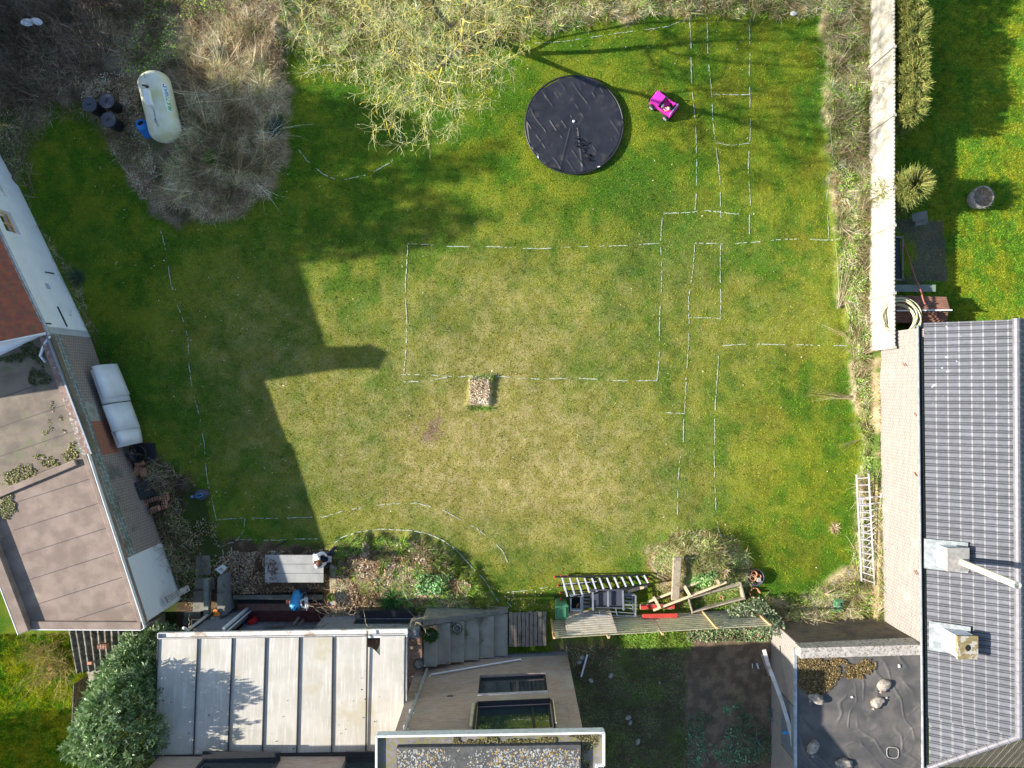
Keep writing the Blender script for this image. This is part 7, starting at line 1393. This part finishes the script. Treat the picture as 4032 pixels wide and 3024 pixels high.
# --- mound and lower right bits
MD = [(2570, 2230), (2575, 2160), (2650, 2100), (2780, 2085), (2890, 2120), (2950, 2220), (2950, 2310), (2860, 2330), (2700, 2300)]
x, y, u, v = region_pts(500, MD, 10); tc = list(zip(x[:130], y[:130]))
stuff('mound_grass', [scatter_blades(MD, 22000, .13, TAN + [(.28, .27, .12), (.22, .24, .09)] + GRN[:2], .014, .6, 14), fans(tc, 26, .22, 1.6, TAN[:2] + [(.36, .36, .14), (.26, .33, .08)] + GRN, .013, .8, .5), scatter_leaves([(2710, 2240), (2800, 2230), (2790, 2300), (2700, 2300)], 420, .11, [(.12, .26, .07), (.22, .34, .13)], .2, .9, 6), scatter_blades([(2690, 2320), (2760, 2280), (2980, 2330), (3000, 2410), (2700, 2440)], 8000, .12, GRN, .015, .7, 10)], M['plant'], 'olive and straw-coloured grass covering the small mound', 'grass')
rosette_plant(2845, 2245, .22, 'tangle of pale roots on the mound beside the nailed rails', TAN[:3], 'root_ball', 160, .5, .6)
YG = [(2240, 2560), (2700, 2540), (2700, 3060), (2320, 3060)]; YS = [(2700, 2800), (2900, 2760), (3040, 2900), (3040, 3060), (2700, 3060)]
stuff('yard_weeds', [scatter_blades(YG, 16000, .08, [(.15, .22, .05), (.20, .28, .06), (.26, .21, .14)], .014, .6), scatter_leaves(YG, 2600, .06, [(.16, .13, .09), (.12, .18, .06)], .05), scatter_leaves(YS, 2600, .08, [(.10, .22, .11), (.14, .27, .14)], .10, .8, 20, .52), scatter_blades([(2420, 2490), (2720, 2480), (2720, 2560), (2440, 2545)], 6000, .12, GRN + [(.25, .33, .05)], .015, .7, 8), scatter_leaves([(2700, 2480), (3040, 2470), (3050, 2520), (2700, 2525)], 2600, .07, [(.14, .24, .10), (.26, .18, .12), (.2, .3, .14)], .12, .8, 8)], M['plant'], 'sparse weeds on the shaded yard and bare soil', 'weeds')
IV = [(2930, 2385), (3000, 2370), (3070, 2420), (3110, 2500), (3090, 2520), (3020, 2500), (2950, 2480), (2850, 2490), (2830, 2475)]
x, y, u, v = region_pts(3600, IV, 8); n = len(x); N = rng.normal(size=(n, 3)) * .8; N[:, 2] = 1; V, F, C = leaves(A3(x * .96, y * .96, rng.random(n) ** .7 * 1.1), N, .09 * (.6 + .8 * rng.random(n)), .07 * (.6 + .8 * rng.random(n)), pick([(.14, .20, .10), (.22, .27, .15), (.09, .14, .06), (.30, .32, .2)], n)); tag(raw_mesh('ivy', V, F, M['gloss_leaf'], C), 'ivy climbing over the right end of the slatted fence', 'ivy')
# pale specks: dead leaves and petals on the lawn
n = 2600; u = rng.random(n) * 3200 + 150; v = rng.random(n) * 2200 + 60; k = rng.random(n) < np.where(u < 1150, .8, .16) + .5 * (v < 320); u, v = u[k], v[k]; x, y = (u - 2016) * H / FPX, (1512 - v) * H / FPX; z_ = ground_col(x, y)[1]; k = (z_['brush'] < .3) & (u > 330 + (v - 700) * .28) ; x, y = x[k], y[k]; n = len(x); N = rng.normal(size=(n, 3)) * .4; N[:, 2] = 1
stuff('scattered_leaves', [leaves(A3(x, y, gz(x, y) + .05), N, .055 * (.5 + rng.random(n)), .028 * (.5 + rng.random(n)), pick([(.50, .42, .30), (.60, .54, .44), (.38, .28, .20)], n))], M['plant'], 'pale dead leaves sprinkled over the lawn', 'fallen leaves')
# turf-topped block in the lawn: dead leaves on top
stuff('block_leaves', [scatter_leaves([(1846, 1484), (1928, 1488), (1926, 1592), (1850, 1590)], 700, .06, [(.70, .55, .38), (.60, .44, .31), (.78, .66, .5), (.4, .3, .2)], .03, .6, 4), scatter_blades([(1840, 1475), (1950, 1480), (1950, 1500), (1840, 1495)], 500, .10, GRN, .014, .6, 3), scatter_blades([(1840, 1595), (1945, 1600), (1945, 1618), (1840, 1612)], 500, .10, GRN, .014, .6, 3)], M['plant'], 'dead leaves and straw covering the raised block in the middle of the lawn', 'fallen leaves')

# ================================================================ TREES
def colonize(root, trunk, attr, step=.25, kill=.45, iters=90, infl=5.0):
    nodes = [np.array(root, float)]; par = [-1]
    for p in trunk:
        nodes.append(np.array(p[:3], float)); par.append(len(nodes) - 2 if len(p) < 4 else p[3])
    A = np.array(attr); N = np.array(nodes)
    near = ((A[:, None, :] - N[None]) ** 2).sum(-1); idx = near.argmin(1); dist = near.min(1)
    for it in range(iters):
        if len(A) == 0: break
        act = dist < infl ** 2; 
        if not act.any(): break
        D = A[act] - N[idx[act]]; D /= np.linalg.norm(D, axis=1, keepdims=True); acc = {}
        for j, d in zip(idx[act], D): acc[j] = acc.get(j, 0) + d
        new = []; np_ = []
        for j, d in acc.items():
            l = np.linalg.norm(d)
            if l < 1e-3: continue
            q = N[j] + d / l * step + rng.normal(size=3) * step * .16; new.append(q); np_.append(j)
        if not new: break
        new = np.array(new); b = len(N); N = np.concatenate([N, new]); par += np_
        dn = ((A[:, None, :] - new[None]) ** 2).sum(-1); mi = dn.min(1); better = mi < dist; idx = np.where(better, dn.argmin(1) + b, idx); dist = np.where(better, mi, dist)
        kp = dist > kill ** 2; A, idx, dist = A[kp], idx[kp], dist[kp]
    return N, np.array(par)
def radii(N, par, tip=.007, ex=2.3):
    n = len(N); acc = np.zeros(n); kids = np.bincount(par[1:], minlength=n)
    r = np.zeros(n)
    for i in range(n - 1, -1, -1):
        r[i] = tip if kids[i] == 0 else acc[i] ** (1 / ex)
        if par[i] >= 0: acc[par[i]] += r[i] ** ex
    return r, kids
att = []
while len(att) < 2000:
    p = rng.normal(size=3); p /= np.linalg.norm(p); q = p * (.35 + .65 * rng.random() ** .5); w_ = np.array([-2.7 + q[0] * 3.5, 10.9 + q[1] * 4.7, 6.7 + q[2] * 3.0])
    if fbm([w_[0]], [w_[1]], 1.5, 3, 500)[0] > .44: att.append(w_)
N, par = colonize((-1.85, 12.5, -.1), [(-1.83, 12.35, .35), (-1.8, 12.1, .75), (-1.76, 11.75, 1.15), (-1.85, 11.35, 1.65), (-1.95, 10.95, 2.15), (-2.0, 10.5, 2.65), (-1.9, 11.75, 1.75, 3), (-2.1, 11.75, 2.4), (-2.4, 11.8, 3.1), (-1.6, 12.3, 1.6, 3), (-1.5, 12.6, 2.5)], att, .20, .31, 95)
r, kids = radii(N, par, .0052, 2.0); bt = thing('bare_tree', 'large leafless tree with yellow lichened twigs at the top of the garden', 'tree', (-1.85, 12.5, 0))
ii = np.arange(1, len(N)); P0_, P1_, ra, rb = N[par[ii]], N[ii], r[par[ii]], r[ii]; ra = np.minimum(ra, rb * 1.5); thick = rb > .05
barkc = [(.15, .135, .085), (.19, .17, .10), (.11, .10, .07), (.22, .21, .12)]; lich = [(.50, .49, .20), (.60, .58, .28), (.42, .43, .18), (.64, .53, .10), (.38, .38, .20)]
V, F, C = segs(P0_[thick], P1_[thick], ra[thick], rb[thick], pick(barkc, int(thick.sum())), 7); raw_mesh('trunk', V, F, M['bark'], C, bt, smooth=True)
parts = [segs(P0_[~thick], P1_[~thick], ra[~thick], rb[~thick], pick(lich + barkc[:2], int((~thick).sum())), 4)]
src = np.where(r < .03)[0]; rep = np.repeat(src, 3); n = len(rep); D = N[rep] - N[np.maximum(par[rep], 0)] + rng.normal(size=(n, 3)) * .20; D /= np.linalg.norm(D, axis=1, keepdims=True); L1 = .10 + .22 * rng.random(n); B = N[rep] + D * L1[:, None]
D2 = D + rng.normal(size=(n, 3)) * .6; D2 /= np.linalg.norm(D2, axis=1, keepdims=True); E_ = B + D2 * (L1 * .7)[:, None]; D3 = D + rng.normal(size=(n, 3)) * .8; D3 /= np.linalg.norm(D3, axis=1, keepdims=True); G_ = B + D3 * (L1 * .5)[:, None]
tc_ = pick(lich, n, .7, 1.4); parts += [segs(N[rep], B, np.full(n, .0055), np.full(n, .0042), tc_, 3), segs(B, E_, np.full(n, .0042), np.full(n, .003), tc_, 3), segs(B, G_, np.full(n, .0042), np.full(n, .003), tc_, 3)]
V, F, C = join(*parts); raw_mesh('crown', V, F, M['bark'], C, bt)
print('tree nodes', len(N))
# --- trees beyond the left edge: their shade falls over the tank and the upper lawn
def leafy_tree(x0, y0, h, rad, label, n=9000, size=.16, cz=None, cols=GRN, seed=1, gap=.42):
    o = thing('shade_tree', label, 'tree', (x0, y0, 0), 0, 'trees beyond the left edge'); m_ = MB(); m_.tube([(x0, y0, -.1), (x0 + .1, y0, h * .3), (x0, y0 + .1, h * .7)], [.22, .16, .06], 8); m_.build('trunk', M['wood_old'], o, smooth=True)
    q = rng.normal(size=(n * 2, 3)); q /= np.linalg.norm(q, axis=1, keepdims=True); q *= (rng.random((n * 2, 1)) ** .45); P = q * np.array([[rad, rad, h * .42]]) + np.array([[x0, y0, h * .58]])
    k = fbm(P[:, 0] + P[:, 2] * .7, P[:, 1] - P[:, 2] * .4, 1.3, 3, 600 + seed) > gap; P = P[k][:n]; m = len(P); V, F, C = leaves(P, rng.normal(size=(m, 3)), size * (.6 + .8 * rng.random(m)), size * .7 * (.6 + .8 * rng.random(m)), pick(cols, m)); raw_mesh('crown', V, F, M['plant'], C, o)
tl = [(-24.0, 7.2, 6.2, 1.5, .30), (-23.0, 14.8, 5.2, 2.1, .42), (-24.5, 12.2, 6.2, 1.9, .42), (-24.0, 8.7, 10.3, 1.7, .42), (-25.5, 7.6, 12.6, 2.2, .40), (-24.0, 5.4, 11.6, 1.7, .40), (-20.8, 12.2, 5.2, 1.5, .40), (-21.2, 10.2, 6.0, 1.4, .36), (-22.5, 17.2, 7.0, 2.2, .40), (-26.5, 10.8, 6.6, 2.0, .42)]  # first tree is added to close a lit gap behind the house
nm = ['bushy evergreen directly behind the white house ridge', 'tall evergreen beyond the left edge, level with the dark bins', 'wide evergreen beyond the left edge, level with the thicket', 'evergreen beyond the left edge, level with the gas tank', 'tallest evergreen beyond the left edge, behind the white house', 'slim evergreen close behind the white house', 'low bushy tree beyond the thicket', 'small bushy tree beyond the left edge next to the white house', 'rounded evergreen past the top left corner', 'farthest evergreen beyond the left edge']
for i, (x0, y0, h, rad, gp) in enumerate(tl): leafy_tree(x0, y0, h, rad, nm[i], 5200, .24, seed=i, gap=gp)
leafy_tree(-21.5, -13.6, 4.2, 1.9, 'dense evergreen past the lower left corner', 6000, .2, seed=40, gap=.2)  # unseen tree added for the shade on the lower left grass
# --- laurel beside the veranda
def cluster_tree(name, label, cx_, cy_, cz_, rx_, ry_, rz_, nclump, per, L, Wd_, cols, mat, seed, upb=.6):
    o = thing(name, label, 'shrub', (cx_, cy_, 0)); q = rng.normal(size=(nclump * 3, 3)); q /= np.linalg.norm(q, axis=1, keepdims=True); q[:, 2] = np.abs(q[:, 2]) * 1.15 - .25; q *= (.62 + .40 * rng.random((len(q), 1)))
    bump_ = 1 + .28 * (fbm(q[:, 0] * 2 + 5, q[:, 1] * 2, .9, 3, seed)[:, None] - .5) * 2; P = q * bump_ * np.array([[rx_, ry_, rz_]]) + np.array([[cx_, cy_, cz_]]); k = fbm(P[:, 0], P[:, 1] + P[:, 2] * .6, .7, 3, seed + 3) > .38; P = P[k][:nclump]; nrm = (P - np.array([[cx_, cy_, cz_ - rz_ * .4]])); nrm /= np.linalg.norm(nrm, axis=1, keepdims=True); n = len(P)
    PP = np.repeat(P, per, 0); NN = np.repeat(nrm, per, 0); m = len(PP); D = NN * upb + rng.normal(size=(m, 3)) * .55; D[:, 2] += .25; PP = PP + rng.normal(size=(m, 3)) * .035; D /= np.linalg.norm(D, axis=1, keepdims=True)
    S = np.cross(D, rng.normal(size=(m, 3))); S /= np.linalg.norm(S, axis=1, keepdims=True); ll = (L * (.6 + .7 * rng.random(m)))[:, None]; ww = (Wd_ * (.7 + .6 * rng.random(m)) / 2)[:, None]; col = np.repeat(pick(cols, n, .75, 1.25), per, 0) * (.8 + .4 * rng.random((m, 1)))
    V = np.stack([PP, PP + D * ll * .5 - S * ww, PP + D * ll, PP + D * ll * .5 + S * ww], 1).reshape(-1, 3); raw_mesh('foliage', V, np.arange(4 * m).reshape(-1, 4), mat, np.repeat(col, 4, 0), o)
    P0, P1, R0_, R1_ = [], [], [], []
    for i in range(0, n, max(1, n // 160)):
        a_ = np.array([cx_ + random.gauss(0, .1), cy_ + random.gauss(0, .1), .0]); mid = (a_ * .45 + P[i] * .55) + np.array([0, 0, .3]); P0 += [a_, mid]; P1 += [mid, P[i]]; R0_ += [.04, .018]; R1_ += [.018, .006]
    V, F, C = segs(*map(np.array, (P0, P1, R0_, R1_)), pick(barkc, len(P0)), 4); raw_mesh('trunk', V, F, M['bark'], C, o); return o
cluster_tree('laurel_bush', 'large glossy laurel bush beside the left side of the veranda roof', -11.95, -10.6, 2.6, 1.55, 2.35, 3.1, 3400, 9, .165, .055, [(.17, .28, .10), (.24, .36, .15), (.36, .46, .26), (.11, .19, .07)], M['gloss_leaf'], 700)
cluster_tree('laurel_bush', 'smaller lobe of laurel growing between the corrugated shed and veranda', -11.85, -9.0, 1.6, .85, .8, 1.6, 950, 9, .15, .05, [(.17, .28, .10), (.24, .36, .15), (.36, .46, .26)], M['gloss_leaf'], 720)
# dry shrub at the shed corner
P0, P1, R0_, R1_ = [], [], [], []
for i in range(16):
    c = W(235 + random.gauss(0, 45), 2570 + random.gauss(0, 40), 0); shrub_stems(c.x, c.y, 5, 1.2, (0, 0), .55, .012, 4)
V, F, C = segs(*map(np.array, (P0, P1, R0_, R1_)), pick([(.36, .27, .11), (.30, .22, .10), (.42, .34, .16)], len(P0)), 3); tag(raw_mesh('dry_shrub', V, F, M['bark'], C), 'yellow-brown leafless shrub at the corner of the corrugated shed', 'shrub')
P0, P1, R0_, R1_ = [], [], [], []
for u_, v_ in ((640, 1850), (610, 1880), (650, 1900), (600, 1820), (690, 1880), (660, 1840)): c = W(u_, v_, 0); shrub_stems(c.x, c.y, 7, .9, (.1, 0), .7, .010, 3)
V, F, C = segs(*map(np.array, (P0, P1, R0_, R1_)), pick(GREY, len(P0)), 3); tag(raw_mesh('dead_bush', V, F, M['bark'], C), 'pale dead bush beside the orange brick blocks', 'bush')
P0, P1, R0_, R1_ = [], [], [], []
for u_, v_ in ((668, 2180), (690, 2150), (650, 2120), (705, 2210)): c = W(u_, v_, 0); shrub_stems(c.x, c.y, 6, 1.2, (.0, 0), .6, .010, 2)
V, F, C = segs(*map(np.array, (P0, P1, R0_, R1_)), pick(GREY, len(P0)), 3); tag(raw_mesh('dead_bush', V, F, M['bark'], C), 'thin bare bush in front of the white painted wall', 'bush')
# --- conifers right of the concrete fence
def conifer(name, label, spots, L, nper, parent_loc, cols, cat='hedge'):
    o = thing(name, label, cat, parent_loc); parts = []; tw = []
    for (cx_, cy_, z0, zt, rad, wt) in spots:
        n = int(nper * wt); t = rng.random(n) ** .8; z = z0 + (zt - z0) * t; rr = rad * (1 - .62 * t) * (.55 + .5 * rng.random(n)); a = rng.random(n) * 6.283; P = A3(cx_ + rr * .55 * np.cos(a), cy_ + rr * .55 * np.sin(a), z); D = A3(np.cos(a), np.sin(a), .35 + .5 * t)
        c = pick(cols, n, .7, 1.3); parts.append(blades(P, D, L * (.6 + .7 * rng.random(n)), np.full(n, .035), c, K=3, bend=.25))
        k = 9; PP = np.repeat(P, k, 0); DD = np.repeat(D / np.linalg.norm(D, axis=1, keepdims=True), k, 0); tt = rng.random(n * k); PP = PP + DD * (tt * L * .8)[:, None]; D2_ = DD + rng.normal(size=(n * k, 3)) * .55; parts.append(tris(PP, D2_, .07 + .06 * rng.random(n * k), np.full(n * k, .018), np.repeat(c, k, 0)))
        m_ = MB(); m_.tube([(cx_, cy_, .2), (cx_, cy_, zt * .8)], [.07, .02], 6); tw.append(m_)
    Vs = join(*[(v, f if f.shape[1] == 4 else np.concatenate([f, f[:, 2:3]], 1), c) for v, f, c in parts if f.shape[1] == 4]); raw_mesh('foliage', *Vs[:2], M['plant'], Vs[2], o)
    Vt = join(*[q for q in parts if q[1].shape[1] == 3]); raw_mesh('needles', *Vt[:2], M['plant'], Vt[2], o)['kind'] = 'stuff'
    t_ = MB(); [t_.v.extend(q.v) or t_.f.extend([tuple(i + len(t_.v) - len(q.v) for i in ff) for ff in q.f]) for q in tw]; t_.build('trunk', M['wood_old'], o)
CON = [(.25, .29, .06), (.34, .36, .09), (.17, .23, .06), (.42, .38, .12)]
hsp = [(13.30 + .07 * math.sin(k * 2.1), 13.6 - k * .42, .5, 2.25 + .12 * math.sin(k * 1.7), .72 + .06 * math.sin(k), 1.0) for k in range(12)]
conifer('conifer_hedge', 'row of yellow-green conifers forming a hedge behind the concrete fence', hsp, .30, 620, (13.4, 11, .35), CON)
conifer('conifer', 'single round yellow-green conifer leaning over the concrete fence', [(13.25, 6.55, .5, 2.3, .95, 1.6), (13.25, 6.55, .9, 1.9, .7, .6)], .42, 900, (13.25, 6.55, .35), CON, 'conifer')
n = 900; a = rng.random(n) * 6.283; rr = .31 * np.sqrt(rng.random(n)); c = W(3874, 774, .85); V, F, C = blades(A3(c.x + rr * np.cos(a), c.y + rr * np.sin(a), np.full(n, .74)), A3(np.cos(a), np.sin(a), .4 + rng.random(n)), .08 + .10 * rng.random(n), np.full(n, .012), pick(TAN, n), K=1); raw_mesh('dry_grass', V, F, M['plant'], C, pl)

# ================================================================ PERSON seated on the end of the grey table
def skin_mesh(name, nodes, edges, mat, parent=None, sub=2, root=0):
    me = bpy.data.meshes.new(name + '_s'); me.from_pydata([n[0] for n in nodes], edges, []); o = bpy.data.objects.new(name + '_s', me); COL.objects.link(o)
    sk = o.modifiers.new('skin', 'SKIN'); sk.use_smooth_shade = True; sb = o.modifiers.new('sub', 'SUBSURF'); sb.levels = sub; sb.render_levels = sub
    for i, nn in enumerate(nodes):
        d = me.skin_vertices[0].data[i]; rr = nn[1]; d.radius = rr if isinstance(rr, tuple) else (rr, rr); d.use_root = (i == root)
    dg = bpy.context.evaluated_depsgraph_get(); ev = bpy.data.meshes.new_from_object(o.evaluated_get(dg)); bpy.data.objects.remove(o); ev.name = name
    ev.materials.clear(); ev.materials.append(mat)
    if parent is not None: ev.transform(Matrix.Translation(-Vector(parent.location)))
    q = bpy.data.objects.new(name, ev); COL.objects.link(q)
    if parent is not None: q.parent = parent
    return q
PR_ = thing('person', 'person in white sweater and navy trousers seated on the grey table holding a controller', 'person', (-6.75, -6.02, .72))
hip = (-6.74, -6.03, .84); J = dict(hip=hip, waist=(-6.72, -6.03, 1.00), chest=(-6.66, -6.03, 1.20), neck=(-6.58, -6.04, 1.36), head=(-6.50, -6.05, 1.46), top=(-6.47, -6.055, 1.57),
    sl=(-6.63, -5.85, 1.28), el=(-6.52, -5.80, 1.03), wl=(-6.37, -5.93, 1.00), sr=(-6.63, -6.22, 1.28), er=(-6.52, -6.26, 1.03), wr=(-6.38, -6.13, 1.00),
    hl=(-6.70, -5.93, .82), kl=(-6.30, -5.86, .80), al=(-6.27, -5.80, .36), fl=(-6.27, -5.78, .10), tl=(-6.12, -5.76, .06), hr=(-6.70, -6.12, .82), kr=(-6.29, -6.03, .80), ar=(-6.30, -5.97, .38), fr=(-6.30, -5.95, .10), tr=(-6.15, -5.93, .06))
names = list(J); rad = dict(hip=(.14, .12), waist=(.13, .10), chest=(.15, .11), neck=.052, head=(.080, .090), top=(.060, .066), sl=.055, el=.042, wl=.028, sr=.055, er=.042, wr=.028, hl=.085, kl=.058, al=.045, fl=.036, tl=.03, hr=.085, kr=.058, ar=.045, fr=.036, tr=.03)
nodes = [(J[k], rad[k]) for k in names]; I = {k: i for i, k in enumerate(names)}
ed = [('hip', 'waist'), ('waist', 'chest'), ('chest', 'neck'), ('neck', 'head'), ('head', 'top'), ('chest', 'sl'), ('sl', 'el'), ('el', 'wl'), ('chest', 'sr'), ('sr', 'er'), ('er', 'wr'), ('hip', 'hl'), ('hl', 'kl'), ('kl', 'al'), ('al', 'fl'), ('fl', 'tl'), ('hip', 'hr'), ('hr', 'kr'), ('kr', 'ar'), ('ar', 'fr'), ('fr', 'tr')]
# hands: palm then five fingers curled round the controller
edges = [(I[a], I[b]) for a, b in ed]
for s, wk in ((1, 'wl'), (-1, 'wr')):
    w_ = Vector(J[wk]); palm = w_ + Vector((.06, -s * .015, .0)); nodes.append((tuple(palm), (.030, .014))); pi = len(nodes) - 1; edges.append((I[wk], pi))
    for f_ in range(4):
        L_ = (.030, .033, .031, .025)[f_]; b0 = palm + Vector((.022, s * (.026 - .017 * f_), 0)); b1 = b0 + Vector((L_, -s * .010, -.012)); b2 = b1 + Vector((L_ * .3, -s * .022, -.016)); k = len(nodes)
        nodes += [(tuple(b0), .0085), (tuple(b1), .008), (tuple(b2), .0065)]; edges += [(pi, k), (k, k + 1), (k + 1, k + 2)]
    t0 = w_ + Vector((.035, -s * .034, .014)); t1 = t0 + Vector((.03, -s * .018, .006)); k = len(nodes); nodes += [(tuple(t0), .011), (tuple(t1), .009)]; edges += [(pi, k), (k, k + 1)]
skin_mesh('body', nodes, edges, M['skin'], PR_)
def sub_nodes(keys, g): return [(J[k], (tuple(x_ + g for x_ in rad[k]) if isinstance(rad[k], tuple) else rad[k] + g)) for k in keys]
ks = ['waist', 'chest', 'neck', 'sl', 'el', 'wl', 'sr', 'er', 'wr', 'hip']; nn = sub_nodes(ks, .022); nn[2] = ((-6.61, -6.035, 1.31), .07); nn[5] = (J['wl'], .036); nn[8] = (J['wr'], .036); nn[3] = (J['sl'], .085); nn[6] = (J['sr'], .085); nn[9] = ((-6.74, -6.03, .90), (.165, .14))
skin_mesh('sweater', nn, [(9, 0), (0, 1), (1, 2), (1, 3), (3, 4), (4, 5), (1, 6), (6, 7), (7, 8)], M['sweater'], PR_)
ks = ['hip', 'hl', 'kl', 'al', 'hr', 'kr', 'ar']; nn = sub_nodes(ks, .020); nn += [((J['fl'][0], J['fl'][1], .16), .05), ((J['fr'][0], J['fr'][1], .16), .05)]
skin_mesh('trousers', nn, [(0, 1), (1, 2), (2, 3), (3, 7), (0, 4), (4, 5), (5, 6), (6, 8)], M['trousers'], PR_)
for s in ('l', 'r'): m_ = MB(); p, q = Vector(J['f' + s]), Vector(J['t' + s]); m_.tube([p + Vector((-.05, 0, .0)), p, q, q + Vector((.05, 0, -.01))], [.04, .052, .046, .02], 12); m_.build('shoe', M['black_plastic'], PR_, smooth=True)
m_ = MB(); hc_ = Vector((-6.505, -6.052, 1.515)); m_.lathe([(.10, -.06), (.112, -.01), (.108, .05), (.075, .10), (.0, .125)], hc_, 20, ax=(-.25, 0, 1), closed=False); m_.tube([hc_ + Vector((-.09, 0, .03)), hc_ + Vector((-.15, .02, .0)), hc_ + Vector((-.17, .03, -.12)), hc_ + Vector((-.16, .03, -.20))], [.035, .04, .032, .012], 10); m_.build('hair', M['hair'], PR_, smooth=True)
hd = Vector((-6.415, -6.058, 1.475)); m_ = MB(); m_.lathe([(0, -.02), (.012, 0), (.008, .03), (0, .04)], hd + Vector((.0, 0, -.01)), 10, closed=False); m_.build('nose', M['skin'], PR_, smooth=True)
for s in (-1, 1): m_ = MB(); m_.lathe([(0, -.008), (.01, 0), (0, .008)], hd + Vector((-.01, s * .03, .02)), 10, ax=(1, 0, 0), closed=False); m_.build('eye', M['dark_void'], PR_)
m_ = MB(); m_.box(hd + Vector((-.008, 0, -.045)), (.01, .04, .01)); m_.build('mouth', M['red_paint'], PR_)
for s in (-1, 1): m_ = MB(); m_.lathe([(0, -.01), (.025, 0), (0, .012)], (-6.50, -6.05 + s * .088, 1.475), 10, ax=(0, 1, 0), closed=False); m_.build('ear', M['skin'], PR_, smooth=True)
m_ = MB(); m_.box((-6.27, -6.03, 1.00), (.11, .20, .04), rz=-.05); m_.box((-6.25, -6.03, 1.03), (.07, .13, .012), rz=-.05, ry=-.3); tag(m_.build('controller', M['zinc'], bevel=.01), 'small grey remote controller held in both hands of the seated person', 'controller')
